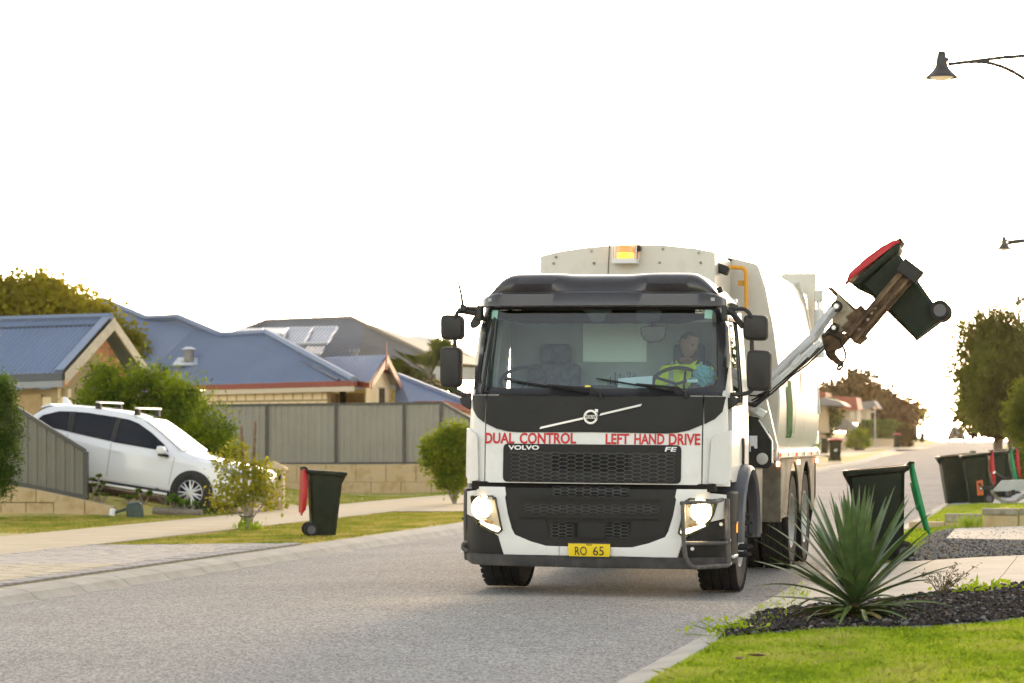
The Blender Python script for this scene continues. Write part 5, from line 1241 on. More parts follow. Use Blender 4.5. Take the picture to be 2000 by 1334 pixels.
            for k in range(14):
                a = 2*math.pi*k/14 + (.10 if k % 2 else -.10); q0, q1 = (math.cos(a)*.06, math.sin(a)*.06), (math.cos(a - (.05 if k % 2 else -.05))*.235, math.sin(a - (.05 if k % 2 else -.05))*.235)
                rm.tube([M0 @ Vector((*q0, -sg*.112)), M0 @ Vector((*q1, -sg*.112))], [.022, .014], 4)
            rm.lathe([(0, -sg*.122), (.06, -sg*.12), (.075, -sg*.1)], 16, M0); rm.build('rim', alloy, wo, 30)
            MB().lathe([(0, -sg*.06), (.23, -sg*.06)], 24, M0).build('wheel_well', tk, wo)
    # screen, rear window, lamps, plates
    def across(nm, x0, x1, w0, w1, m, off, z=None):
        b = MB(); rings = []
        for k in range(7):
            x = x0 + (x1 - x0) * k / 6; S = np.mean([s_at(min(0, max(-4.66, x + d))) for d in (-.09, -.045, 0, .045, .09)], axis=0); hw_ = (w0 + (w1 - w0) * k / 6) * S[4]
            rings.append([(x, hw_ * q, S[3] + .012 * (1 - abs(q)) + off - (.012 * abs(q) ** 4)) for q in np.linspace(-1, 1, 9)])
        vs = [q for r in rings for q in r]; b.add(vs, [(i*9+j, i*9+j+1, (i+1)*9+j+1, (i+1)*9+j) for i in range(6) for j in range(8)]); return b.build(nm, m, t, 60)
    across('windscreen', -1.28, -2.15, .98, .94, mat('pale screen', (.10, .12, .13), .05, coat=1, spec=.9), .018); across('rear_window', -4.15, -4.46, .9, .92, dkg, .012)
    for sg in (-1, 1):
        win('headlamp', [(.10, .76), (.08, .86), (-.42, .93), (-.45, .89), (-.10, .78)], sg, MATS['headlamp reflector'] if 'headlamp reflector' in MATS else mat('headlamp reflector', (.35, .4, .5), .1, metal=.7), .012)
        MB().box((-4.55, sg*.74, .95), (.12, .16, .22)).build('tail_lamp', redl, t, bevel=.02)
    MB().box((.245, 0, .56), (.05, .9, .20)).build('front_grille', tb, t, bevel=.02); MB().box((.275, 0, .46), (.02, .36, .12)).build('number_plate', mat('car plate', (.7, .7, .65), .5), t)
    MB().loft([[(x, y, z) for x, z in ((-4.1, 1.58), (-4.32, 1.50), (-4.33, 1.535), (-4.15, 1.62))] for y in (-.55, .55)]).build('spoiler', paint, t, bevel=.012)
    if bars:
        for x in (-2.35, -3.15):
            br_ = MB().loft([[(x + .04, y, z + 1.775) for x, z in ((x - .045, 0), (x + .045, 0), (x + .03, .028), (x - .03, .028))] for y in (-.66, .66)] if False else [[(x + a, y, 1.765 + c) for a, c in ((-.045, 0), (.045, 0), (.035, .03), (-.035, .03))] for y in (-.64, .64)]).build('roof_bar', mat('bar alloy', (.80, .78, .74), .3, metal=.2), t, bevel=.006)
            for y in (-.54, .54): MB().loft([[(x + a, y + c, 1.64) for a, c in ((-.06, -.05), (.06, -.05), (.06, .05), (-.06, .05))], [(x + a, y + c, 1.765) for a, c in ((-.035, -.03), (.035, -.03), (.035, .03), (-.035, .03))]]).build('bar_foot', tb, br_)
        MB().loft([[(-3.92, y, z_) for y, z_ in ((-.02, 1.64), (.02, 1.64))] + [(-4.12, 0, 1.62)], [(-4.05, y, z_) for y, z_ in ((-.008, 1.76), (.008, 1.76))] + [(-4.12, 0, 1.76)]]).build('roof_fin', paint, t)
    return t
cp_ = mat('car white', (.80, .80, .83), .15, coat=.5)
wp = gnd(380, 996)
pit = R(8.3)
q = Vector((wp[0], wp[1], wp[2])) 
fw = Vector((-.93, -.86, 0)); rotm = Matrix.Rotation(pit, 3, 'Y')
loc = q - rotm @ fw + Vector((-.10, 0, -.03)); 
car('parked_car', tuple(loc), 'white family SUV with roof bars parked nose-down on the sloping driveway', cp_, 0, pit, True)
p = gnd(1851, 863); car('parked_car', (p[0] + .9, p[1], p[2]), 'dark car far off at the road crest, against the glare', mat('car dark', (.03, .024, .026), .5, spec=.2), R(-90))
# ================================================================ FENCES AND WALLS
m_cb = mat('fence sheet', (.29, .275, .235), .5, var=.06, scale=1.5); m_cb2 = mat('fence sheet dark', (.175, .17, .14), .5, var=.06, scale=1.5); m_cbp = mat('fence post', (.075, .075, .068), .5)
def V3(p, z=None): return Vector((p[0], p[1], p[2] if z is None else z))
def sheet(p0, p1, zb0, zb1, zt0, zt1, parent, y, m=None):
    """ribbed steel sheet between two posts"""
    L = p1 - p0; n = max(3, int(round(abs(L) / .19))); b = MB(); xs = []
    for k in range(n):
        a = k / n
        for f, d in ((0, .0), (.46, .0), (.56, .028), (.9, .028)): xs.append((a + f / n, d))
    xs.append((1, 0))
    vs = []
    for f, d in xs:
        x = p0 + L * f; vs += [(x, y - d, zb0 + (zb1 - zb0) * f), (x, y - d, zt0 + (zt1 - zt0) * f)]
    b.add(vs, [(2*i, 2*i+2, 2*i+3, 2*i+1) for i in range(len(xs) - 1)])
    return b.build('fence_sheet', m or m_cb, parent, 20)
def rail(a, c, parent, name='fence_rail', h=.045):
    a, c = Vector(a), Vector(c); return MB().loft([[p + Vector((0, dy, dz)) for dy, dz in ((-.045, -h), (.03, -h), (.03, h), (-.045, h))] for p in (a, c)]).build(name, m_cbp, parent, 0)
def post(x, y, z0, z1, parent): return MB().box((x, y - .01, (z0 + z1) / 2), (.085, .09, z1 - z0)).build('fence_post', m_cbp, parent, 0)
# side fence next to the SUV's drive
YF = 44.7
def zy(px, py, y): return on_y(px, py, y)
fA = thing('steel_fence', (0, 0, 0), 'grey ribbed steel fence stepping down beside the parked white SUV', 'fence')
e1t, e1b = zy(168, 884, YF), zy(168, 974, YF); l1t, l1b = zy(40, 800, YF), zy(40, 948, YF)
xe, xl = e1t[0], l1t[0]; sl_t = (e1t[2] - l1t[2]) / (xe - xl); sl_b = (e1b[2] - l1b[2]) / (xe - xl)
zt = lambda x: e1t[2] + sl_t * (x - xe) if x > -20 else e1t[2] + sl_t * (-20 - xe)
zb = lambda x: e1b[2] + sl_b * (x - xe)
xp = [xe, xe - 1.55, xe - 3.6, xe - 5.6]
for i in range(3):
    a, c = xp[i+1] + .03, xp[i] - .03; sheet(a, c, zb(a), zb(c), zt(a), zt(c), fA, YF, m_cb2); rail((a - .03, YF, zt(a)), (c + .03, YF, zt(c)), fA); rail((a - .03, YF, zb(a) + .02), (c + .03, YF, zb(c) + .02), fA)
post(xe, YF, zb(xe) - .02, zt(xe) + .02, fA); post(xp[2], YF, zb(xp[2]) - .3, zt(xp[2]) + .02, fA)
def block(parent, x0, x1, z00, z01, z10, z11, y0, y1, m, name='limestone_block', gap=.006, j=.008):
    r = lambda: random.uniform(-j, j)
    o = MB().prism([(x0 + gap, y0 + r(), z00 + gap), (x1 - gap, y0 + r(), z01 + gap), (x1 - gap, y0 + r(), z11 - gap), (x0 + gap, y0 + r(), z10 - gap)], (0, y1 - y0, 0)).build(name, m, parent, 0); bv(o, .012, 1); return o
wA = thing('retaining_wall', (0, 0, 0), 'low tan limestone block wall under the fence beside the drive', 'wall')
xw = zy(222, 986, YF - .1)[0]; x = xw; k = 0
wt = [(xw, zy(222, 988, YF)[2]), (zy(165, 974, YF)[0], zy(165, 974, YF)[2]), (xl, l1b[2] + .0), (-27, l1b[2] + .35)]
topz_ = lambda x: float(np.interp(-x, [-q[0] for q in wt], [q[1] for q in wt]))
base = H(xw, YF) - .15
while x > -22.5:
    l = (.42, .62, .55, .5)[k % 4] if k else .55; x0 = x - l
    ta, tb_ = topz_(x0), topz_(x); gb = H(x, YF - .15) - .25
    mid = gb + .48
    if min(ta, tb_) > mid + .12:
        block(wA, x0, x, gb, gb, mid, mid, YF - .17, YF + .2, m_lime); block(wA, x0 + .2, x + .2 if k > 1 else x, mid, mid, topz_(x0 + .2), topz_(x + .2), YF - .165, YF + .2, m_lime)
    else: block(wA, x0, x, gb, gb, ta, tb_, YF - .17, YF + .2, m_lime)
    x = x0; k += 1
# long fence on its limestone wall behind
YB = 68.0
fB = thing('steel_fence', (0, 0, 0), 'long grey ribbed steel fence on a limestone wall below the blue roofs', 'fence')
pxs = [-60, 90, 240, 390, 522, 657, 790, 862]
top = lambda px: zy(px, 792 - .010 * (px - 400), YB)[2]; bot = lambda px: zy(px, 906 - .006 * (px - 500), YB)[2]
for i in range(len(pxs) - 1):
    a, c = pxs[i], pxs[i+1]; xa, xc = zy(a, 800, YB)[0], zy(c, 800, YB)[0]
    sheet(xa + .04, xc - .04, bot(a), bot(c), top(a), top(c), fB, YB); rail((xa, YB, top(a)), (xc, YB, top(c)), fB, h=.035); rail((xa, YB, bot(a)), (xc, YB, bot(c)), fB, h=.03); post(xc, YB, bot(c) - .1, top(c) + .02, fB)
xa = zy(862, 800, YB)[0]; xc = xa + 1.9; z1_ = zy(862, 786, YB)[2]
sheet(xa + .04, xc, bot(862), bot(862), z1_, z1_ - 1.05, fB, YB); rail((xa, YB, z1_), (xc, YB, z1_ - 1.05), fB)
wB = thing('retaining_wall', (0, 0, 0), 'long limestone block wall carrying the grey fence behind the verge', 'wall')
xs_ = zy(-60, 800, YB)[0]; xend = xa + 1.9; x = xs_
zb1 = bot(650) - .02; g0 = H(-19, YB) - .2
k = 0
while x < xend:
    l = .86; 
    for r_ in range(2):
        z0_, z1b = (g0, g0 + (zb1 - g0) * .5) if r_ == 0 else (g0 + (zb1 - g0) * .5, zb1); o_ = .43 if r_ else 0
        block(wB, x + o_, x + o_ + l, z0_, z0_, z1b, z1b, YB - .2, YB + .15, m_lime, j=.012)
    x += l
# limestone letter box pillar
p = gnd(536, 998); lb_ = thing('letter_box', tuple(p), 'square cream limestone letter box with a pyramid cap by the footpath', 'letter box', rz=R(12))
MB().box((0, 0, .40), (.38, .38, .82)).build('pillar', mat('reconstituted limestone', (.52, .40, .22), .95, var=.1, scale=5, bump=.4), lb_, bevel=.01)
MB().loft([[(-.25, -.25, .81), (.25, -.25, .81), (.25, .25, .81), (-.25, .25, .81)], [(-.25, -.25, .85), (.25, -.25, .85), (.25, .25, .85), (-.25, .25, .85)], [(-.02, -.02, .98), (.02, -.02, .98), (.02, .02, .98), (-.02, .02, .98)]]).build('cap', MATS['reconstituted limestone'], lb_, 0)
MB().box((.12, -.193, .66), (.06, .012, .12)).build('letter_slot', tb, lb_); MB().box((.12, -.193, .24), (.05, .012, .06)).build('house_number', tc_, lb_)
# right: stepped limestone edging
wC = thing('garden_wall', (0, 0, 0), 'low stepped limestone block edging beside the stepping slab', 'wall')
p0, p1, p2, p3 = gnd(1775, 1040), gnd(1845, 1037), gnd(1917, 1035), gnd(2000, 1034)
yw = 37.0
def blk(px0, px1, py0, py1, m, yy=yw):
    a, c = zy(px0, py1, yy), zy(px1, py0, yy); block(wC, a[0], c[0], a[2], a[2], c[2], c[2], yy, yy + .26, m, gap=.004)
for a_ in ((1775, 1845, 1019, 1043, m_lime), (1845, 1916, 1020.5, 1037, m_lime), (1845, 1916, 1003.5, 1020.5, m_limeg), (1917, 1989, 1007, 1035, m_lime), (1917, 1989, 993, 1006.5, m_limeg), (1990, 2062, 1006, 1035, m_lime), (1990, 2062, 993, 1006, m_limeg), (2063, 2135, 1006, 1035, m_lime), (2063, 2135, 993, 1006, m_limeg), (2136, 2210, 993, 1035, m_lime)): blk(*a_)
# slabs under the bins
gs = thing('paved_stand', (0, 0, 0), None, None); gs['kind'] = 'structure'
mgs = mat('grey slab', (.36, .36, .37), .85, var=.1, scale=3)
for i in range(11):
    for j in range(4):
        x0, y0 = -2.2 + j * 1.0, 49.8 + i * 1.0; polydrape('paving_slab', [(x0 + .008, y0 + .01), (x0 + .992, y0 + .01), (x0 + .992, y0 + .99), (x0 + .008, y0 + .99)], .02, mgs, .5, gs, thick=.05)

# ================================================================ HOUSES
def bricks(parent, O, U, W_, cols, rows, m, depth_=.04, name='wall_block', gap=.012):
    """coursed blocks over the face O + s U + t W"""
    O, U, W_ = Vector(O), Vector(U), Vector(W_); n = U.cross(W_).normalized(); du, dw = U / cols, W_ / rows; cache = {}
    def bme(f):
        if f not in cache:
            a, c = du * f, dw; gu_, gw = du.normalized() * gap, dw.normalized() * gap
            q = [gu_ + gw, a - gu_ + gw, a - gu_ + c - gw, gu_ + c - gw]
            cache[f] = MB().loft([[p + n * .0 for p in q], [p + n * depth_ for p in q]]).mesh(name, m, 0)
        return cache[f]
    for r in range(rows):
        x = 0
        if r % 2: o = link(name, bme(.5), parent); o.location = O + dw * r; x = .5
        while x < cols - 1e-6:
            f = 1 if x + 1 <= cols else cols - x
            o = link(name, bme(f), parent); o.location = O + du * x + dw * r + n * random.uniform(-.004, .004); x += f
def poly3(name, pts, m, parent, thick=.05, smooth=0):
    P = [Vector(p) for p in pts]; n = (P[1] - P[0]).cross(P[2] - P[0]).normalized()
    if n.dot(P[0] - Vector((0, 0, EYE))) < 0: n = -n
    return MB().prism(P, n * thick).build(name, m, parent, smooth)
m_bl = mat('roof blue', (.168, .215, .325), .6, var=.05, scale=.5, spec=.2); m_blc = mat('roof blue cap', (.17, .22, .33), .32, metal=.1)
m_cream = mat('wall cream', (.86, .69, .44), .92, var=.06, scale=2); m_creamd = mat('wall mortar', (.40, .30, .17), .95); m_bge = mat('barge cream', (.58, .49, .37), .6, var=.11)
m_red = mat('gutter red', (.27, .055, .035), .45, var=.08); m_gut = mat('gutter blue', (.07, .085, .11), .4)
def A3(px, py, d): return Vector(at(px, py, d))
def corrug(name, A, B, C, D_, n, amp, m, parent, rows=3):
    """sheeted slope: A-B along the ridge, C-D along the gutter, n ribs"""
    A, B, C, D_ = map(Vector, (A, B, C, D_)); nn = (B - A).cross(C - A).normalized()
    if nn.z < 0: nn = -nn
    xs = []
    for k in range(n):
        for f, h in ((0, 0), (.30, 0), (.5, 1), (.7, 0)): xs.append(((k + f) / n, h))
    xs.append((1, 0)); b = MB(); vs = []
    for t in np.linspace(0, 1, rows):
        for s, h in xs: vs.append((A.lerp(B, s)).lerp(C.lerp(D_, s), t) + nn * amp * h)
    w_ = len(xs); b.add(vs, [(j*w_+i, j*w_+i+1, (j+1)*w_+i+1, (j+1)*w_+i) for j in range(rows-1) for i in range(w_-1)])
    return b.build(name, m, parent, 20)
# --- nearest house: gable end towards the road
h1 = thing('house', (0, 0, 0), 'cream house with blue ribbed roof and cream gable at the edge behind the hedge', 'house')
rB, rA = A3(217, 621, 58.6), A3(-180, 632, 62.4); gD, gC = A3(121, 728, 57), A3(-290, 743, 61)
gE = A3(296, 735, 60.4); gF = A3(-80, 742, 64)
roof1 = corrug('roof', rA, rB, gC, gD, 46, .03, m_bl, h1); corrug('roof', rA, rB, gF, gE, 46, .03, m_bl, h1)
MB().tube([rA + Vector((0, 0, .04)), rB + Vector((0, 0, .04))], .085, 6).build('ridge_cap', m_blc, roof1)
MB().tube([A3(-180, 646, 62.0), A3(200, 634.5, 58.4)], .03, 5).build('flashing_shadow_line', mat('flashing shadow', (.06, .08, .12), .5), roof1)  # dark strip drawn as the shade under the ridge flashing
def boardline(a, c, hgt, th, m, name, par, drop=Vector((0, 0, -1))):
    a, c = Vector(a), Vector(c); d = (c - a).normalized(); s = d.cross(drop).normalized() * th
    return MB().prism([a, c, c + drop * hgt, a + drop * hgt], s).build(name, m, par, 0)
dn = Vector((0, 0, -1))
out1 = (gD - gC).normalized() * .10
boardline(rB + out1, gD + out1, .26, .04, m_bge, 'barge_board', h1); boardline(rB + out1, gE + out1, .26, .04, m_bge, 'barge_board', h1)
MB().prism([rB + out1*.5 + Vector((0,0,.07)), gD + out1*.5 + Vector((0,0,.06)), gD - out1 * 2.2 + Vector((0,0,.06)), rB - out1 * 2.2 + Vector((0,0,.07))], (0, 0, .02)).build('roof_edge_flashing', m_blc, roof1, 0)
boardline(gC + Vector((0, 0, -.0)), gD, .17, .09, m_gut, 'gutter', h1); boardline(gC + Vector((0, 0, -.18)), gD + Vector((0, 0, -.18)), .14, .03, mat('fascia grey', (.30, .31, .34), .6), 'fascia', h1)
ins = -out1 * 3.5
tri = [rB + ins + dn * .30, gD + ins + dn * .28 + (gE - gD) * .07, gE + ins + dn * .28 - (gE - gD) * .07]
mw = mat('gable timber', (.58, .26, .13), .7, var=.2, scale=6)
lo_ = tri[1].lerp(tri[2], .5)
for k in range(7):                            # boards of the gable
    t0, t1 = k / 7 + .006, (k + 1) / 7 - .012
    a, c, d_, e_ = tri[1].lerp(tri[0], t0), tri[2].lerp(tri[0], t0), tri[2].lerp(tri[0], t1), tri[1].lerp(tri[0], t1)
    MB().prism([a, c, d_, e_], out1 * .3).build('gable_board', mw, h1, 0)
MB().prism([tri[1] + dn * 2.6, tri[2] + dn * 2.6, tri[2], tri[0], tri[1]], -out1 * 2).build('wall', m_creamd, h1, 0)
U_ = tri[2] - tri[1]; bricks(h1, tri[1] + dn * 2.6 + out1 * .02, U_ + Vector((0, 0, -U_.z)), Vector((0, 0, 2.55)), 8, 10, m_cream)
sw0 = gD + ins * .6 + dn * .34 + (gE - gD) * .10; sw1 = gC + dn * .34 + (gE - gD) * .10
MB().prism([sw0 + dn * 2.6, sw1 + dn * 2.6, sw1, sw0], (gE - gD).normalized() * .12).build('wall', m_creamd, h1, 0)
Ls = sw0 - sw1; bricks(h1, sw1 + dn * 2.6 - (gE - gD).normalized() * .0, Ls + Vector((0, 0, -Ls.z)), Vector((0, 0, 2.5)), 14, 10, m_cream)
# garage door recess on the side wall
a = sw1.lerp(sw0, .30); c = sw1.lerp(sw0, .90); off_ = -(gE - gD).normalized() * .06
MB().prism([a + dn * 2.6 + off_, c + dn * 2.6 + off_, c + dn * .12 + off_, a + dn * .12 + off_], off_ * .4).build('garage_door', mat('door tan', (.42, .28, .13), .6, var=.11), h1, 0)
# --- big blue hip-roofed house
h2 = thing('house', (0, 0, 0), 'big blue hip-roofed house with red gutters and cream block walls behind the long fence', 'house')
eR = A3(691, 743, 73); eL = A3(255, 756, 80.5); k1 = A3(522, 651, 79); k0 = A3(430, 655.5, 81)
j1 = A3(347, 620, 83); j0 = A3(286, 623, 84.5); pk_ = A3(200, 587, 87); pk2 = A3(120, 640, 95)
lo2 = A3(255, 756, 80.5)
rf = MB()
P = [eR, eL, k1, k0, j1, j0, pk_, pk2, A3(-40, 770, 87)]
rf.add(P, [(0, 2, 3, 1), (3, 4, 5, 1), (5, 6, 7, 8, 1)])
bk_ = [A3(694, 731, 86), A3(540, 700, 92), A3(420, 690, 95), A3(200, 690, 100), A3(-100, 690, 100)]
rf.add([eR, k1, bk_[0]], [(0, 2, 1)]); rf.add([k1, k0, bk_[0], bk_[1]], [(0, 2, 3, 1)]); rf.add([k0, j1, bk_[1], bk_[2]], [(0, 2, 3, 1)]); rf.add([j1, j0, pk_, bk_[2], bk_[3]], [(0, 3, 4, 2, 1)]); rf.add([pk_, pk2, bk_[3], bk_[4]], [(0, 2, 3, 1)])
roof2 = rf.build('roof', m_bl, h2, 0)
for a, c in ((eR, k1), (k1, k0), (k0, j1), (j1, j0), (j0, pk_), (pk_, pk2)): MB().tube([a + Vector((0, 0, .02)), c + Vector((0, 0, .02))], .11, 6).build('ridge_cap', m_blc, roof2)
for a, c in ((eR, k1),): MB().tube([a.lerp(eL, .06) + Vector((0,-.05,.03)), c.lerp(k0, .1) + dn * .28 + Vector((0,-.05,0))], .05, 4).build('ridge_edge', m_gut, roof2)
# ribs of the sheeting (fine from here, one mesh)
rb = MB(); nn = (k1 - eR).cross(eL - eR).normalized(); nn = nn if nn.z > 0 else -nn
for k in range(1, 60):
    s = k / 60; a = eR.lerp(eL, s)
    up_ = (k0.lerp(k1, .5) - eL.lerp(eR, .5)).normalized(); up_ = (nn.cross((eL - eR).normalized())).normalized(); up_ = up_ if up_.z > 0 else -up_
    Lmax = 4.6 * min(1, s * 3.6) * (1 if s < .62 else max(.5, 1))
    rb.tube([a + nn * .004, a + up_ * Lmax * .9 + nn * .004], .012, 3)
o = rb.build('roof_ribs', m_bl, roof2, 0); o['kind'] = 'stuff'
boardline(eL, eR, .16, .10, m_red, 'gutter', h2); boardline(eL + dn * .17, eR + dn * .17, .14, .03, mat('eave cream', (.62, .52, .38), .7), 'eave_board', h2)
cR = A3(678, 752, 75.5); boardline(eR, A3(724, 748, 76), .16, .10, m_red, 'gutter', h2)
wl0, wl1 = A3(250, 770, 80.9), A3(640, 759, 74.2); wl0.z = wl1.z = eR.z - .30
MB().prism([wl0 + dn * 2.4, wl1 + dn * 2.4, wl1, wl0], Vector((.05, .15, 0))).build('wall', m_creamd, h2, 0)
Uw = wl1 - wl0; bricks(h2, wl0 + dn * 1.5, Uw, Vector((0, 0, 1.5)), 22, 6, m_cream, .03, gap=.03)
ret0, ret1 = A3(640, 759, 74.2), A3(662, 759, 78); ret0.z = ret1.z = eR.z - .3
MB().prism([ret0 + dn * 2.4, ret1 + dn * 2.4, ret1, ret0], Vector((-.15, .1, 0))).build('wall', m_creamd, h2, 0)
w2a, w2b = A3(655, 758, 78.5), A3(712, 758, 77); w2a.z = w2b.z = eR.z - .3
MB().prism([w2a + dn * 2.4, w2b + dn * 2.4, w2b, w2a], Vector((0, .15, 0))).build('wall', m_cream, h2, 0)
MB().cyl(A3(634, 745, 75), A3(634, 800, 75), .06, 10).build('downpipe', m_bge, h2)
dwin_ = mat('window dark', (.05, .045, .04), .2)
for px0, px1, dd in ((664, 675, 78), (721, 731, 75.2), (741, 751, 74.8)):
    q0, q1 = A3(px0, 790, dd), A3(px1, 770 if px0 < 700 else 774, dd)
    o = MB().box(((q0.x+q1.x)/2, (q0.y+q1.y)/2, (q0.z+q1.z)/2), (abs(q1.x-q0.x)+.02, .08, abs(q1.z-q0.z)+.5)).build('window', dwin_, h2); MB().box(((q0.x+q1.x)/2, (q0.y+q1.y)/2 - .05, q1.z + .26), (abs(q1.x-q0.x) + .1, .04, .05)).build('window_frame', m_bge, o)
# the little gable
g0_, g1_ = A3(632, 698, 82), A3(755, 693, 75.2); c0_, c1_ = A3(690, 742, 74.6), A3(722, 746, 73); c2_ = A3(789, 762, 77.6)
corrug('roof', g0_, g1_, c0_ - (c1_ - c0_) * .2, c1_, 16, .02, m_bl, h2)
MB().prism([g0_, g1_, c2_], (0, .05, 0)).build('roof', m_bl, h2, 0)
og = (g1_ - g0_).normalized() * .12
boardline(g1_ + og, c1_ + og, .22, .04, mat('barge pink', (.40, .19, .13), .6), 'barge_board', h2); boardline(g1_ + og, c2_ + og, .22, .04, MATS['barge pink'], 'barge_board', h2)
MB().tube([A3(754.5, 668, 73.6), A3(755, 722, 73.6)], [.01, .035], 6).build('finial', m_red, h2)
ii = -og * 5
MB().prism([c1_ + ii + dn * 1.9 + (c2_ - c1_) * .06, c2_ + ii + dn * 1.9 - (c2_ - c1_) * .18, c2_ + ii - (c2_ - c1_) * .18 + dn * .1, g1_ + ii + dn * .1, c1_ + ii + (c2_ - c1_) * .06], ii * .3).build('gable_wall', m_cream, h2, 0)
MB().prism([g1_ + ii * .9 + dn * .25, g1_.lerp(c1_, .55) + ii * .9, g1_.lerp(c2_, .55) + ii * .9], ii * .1).build('gable_infill', m_red, h2, 0)
boardline(A3(722, 747, 73.2), A3(692, 743, 74.6), .16, .1, m_red, 'gutter', h2)
# lower wing at the side
wA_, wB_, wC_ = A3(776, 734, 78), A3(930, 800, 73), A3(800, 786, 75.6)
wB_ = A3(918, 790, 75.8); poly3('roof', [wA_, wB_, A3(867, 783, 74.6), wC_, A3(772, 784, 76.2)], m_bl, h2, .08); MB().tube([wA_, wB_], .11, 6).build('ridge_cap', m_blc, h2)
MB().prism([wA_, wB_, A3(850, 774, 88)], (0, .05, 0)).build('roof', m_bl, h2, 0)
boardline(A3(800, 784, 75.9), A3(868, 783, 73.9), .17, .1, m_red, 'gutter', h2); boardline(A3(868, 783, 73.9), A3(930, 796, 75.4), .17, .1, m_red, 'gutter', h2)
boardline(A3(868, 794, 74.2), A3(930, 807, 75.7), .25, .03, MATS['eave cream'], 'eave_board', h2)
MB().prism([A3(880, 802, 74.8), A3(940, 822, 73.3), A3(940, 870, 73.3), A3(880, 870, 74.8)], (0, .1, 0)).build('wall', mat('brick rosy', (.42, .20, .14), .9), h2, 0)
# roof vent
vt = A3(369, 690, 80); vo = MB().cyl(vt + dn * .25, vt + Vector((0, 0, .12)), .16, 12).build('roof_vent', mat('vent grey', (.22, .21, .20), .5), h2)
MB().cyl(vt + Vector((0, 0, .12)), vt + Vector((0, 0, .2)), .24, 12, .1).build('vent_cap', mat('vent zinc', (.55, .57, .6), .4), vo); MB().box(vt + dn * .26, (.9, .55, .05), Matrix.Rotation(R(25), 3, 'X')).build('vent_flashing', MATS['vent zinc'], vo)
# --- grey roofed house with panels
h3 = thing('house', (0, 0, 0), 'house with a brown-grey hip roof carrying solar hot-water panels', 'house')
m_gr = mat('roof grey', (.135, .125, .11), .7, var=.08, scale=.6)
a0, a1, r0, r1 = A3(400, 672, 100), A3(860, 705, 92), A3(520, 627.5, 103), A3(685, 621, 100)
e2 = A3(380, 720, 100)
rf = MB().add([a0, r0, r1, a1, A3(800, 760, 91), A3(400, 760, 99)], [(0, 1, 2, 3, 4, 5)]); rf.add([r1, a1, A3(990, 720, 112)], [(0, 1, 2)]); rf.add([r0, r1, A3(990, 720, 112), A3(600, 700, 118), A3(380, 700, 112), a0], [(0, 1, 2, 3, 4, 5)])
rf.build('roof', m_gr, h3, 0); MB().tube([a0, r0, r1, a1], .09, 6).build('ridge_cap', mat('ridge warm', (.22, .18, .13), .7), h3)
MB().prism([A3(400, 755, 99.5), A3(860, 740, 92.5), A3(860, 850, 92.5), A3(400, 850, 99.5)], (0, .2, 0)).build('wall', m_cream, h3, 0)
pv = mat('panel glass', (.30, .32, .38), .35, spec=.3); pf = mat('panel frame', (.72, .70, .70), .4)
def pvp(x0, x1, x2, x3, y0, y1, yb):          # top-left, top-right, bottom-right, bottom-left
    c = [A3(x0, y0, 97.2), A3(x1, y0 - .35, 96.8), A3(x2, y1, 94.6), A3(x3, yb, 95)]; o = MB().prism(c, (0, .06, .05)).build('solar_panel', pv, h3, 0)
    b = MB()
    for a, d_ in ((0, 1), (1, 2), (2, 3), (3, 0)): b.tube([c[a] + Vector((0, -.04, 0)), c[d_] + Vector((0, -.04, 0))], .055, 4)
    b.build('panel_frame', pf, o, 0)
pvp(515, 562, 551, 504, 642.4, 653.2, 654); pvp(564, 610, 594, 549, 641.3, 671, 672); pvp(612, 659, 640, 596, 640, 670.2, 671)
pvp(468, 514, 503, 460, 643.6, 654, 655); pvp(602, 633, 626, 594, 678, 691, 692)
q = A3(692, 688, 90); MB().cyl(q + dn * .2, q, .12, 10).cyl(q, q + Vector((0, 0, .1)), .18, 10).build('roof_vent', MATS['vent grey'], h3)
h4 = thing('house', (0, 0, 0), 'pale roof peeping out behind the brown-grey roof and the palm', 'house')
MB().prism([A3(770, 662, 125), A3(815, 654.5, 127), A3(870, 672, 122), A3(930, 700, 120), A3(930, 740, 120), A3(760, 740, 124)], (0, 3, 0)).build('roof', mat('roof pale', (.42, .40, .36), .6), h4, 0)

# ================================================================ PLANTS
bark = mat('bark', (.16, .12, .085), .9, var=.3, scale=12, bump=.6, bscale=30); barkg = mat('bark grey pale', (.30, .26, .21), .9, var=.25, scale=10)
def plant(name, label, cat, root, trunk, P, size, m, asp=.5, droop=0., group=None, mb=None, extra=None, part='crown', out=None, mixo=0):
    t = thing(name, tuple(root), label, cat, group)
    r0_ = np.array(root)
    if trunk:
        b = MB()
        for pts, rad in trunk: b.tube([Vector(q) - Vector(root) for q in pts], rad, 7)
        b.build('trunk', mb or bark, t)
    L = leaves(P - r0_, size, asp, droop, out, mixo); quads(part, L, m, t)
    return t
def lob(px, py, d, rx, ry, rd=None):
    c = at(px, py, d); s = d / FPX; return (c, np.array([rx * s, (rd or rx) * s, ry * s]))
lf_warm = leafmat('leaf olive', (.38, .33, .025), (.16, .16, .014), .5, .5)
lf_bush = leafmat('leaf bright', (.25, .33, .016), (.05, .10, .009), .5, 2.2)
lf_hedge = leafmat('leaf hedge', (.10, .17, .022), (.035, .07, .012), .4, 2.5)
lf_yel = leafmat('leaf yellow green', (.37, .34, .028), (.18, .21, .02), .5, 3)
lf_y2 = leafmat('leaf lime', (.27, .32, .024), (.12, .18, .014), .5, 2)
lf_pep = leafmat('leaf pepper', (.16, .19, .02), (.055, .06, .008), .5, .45)
lf_dk = leafmat('leaf dark', (.075, .052, .012), (.03, .025, .008), .45, .3)
lf_rd = leafmat('leaf bronze', (.075, .036, .014), (.035, .02, .009), .4, .3)
lf_con = leafmat('leaf conifer', (.17, .20, .02), (.07, .10, .01), .5, .8)
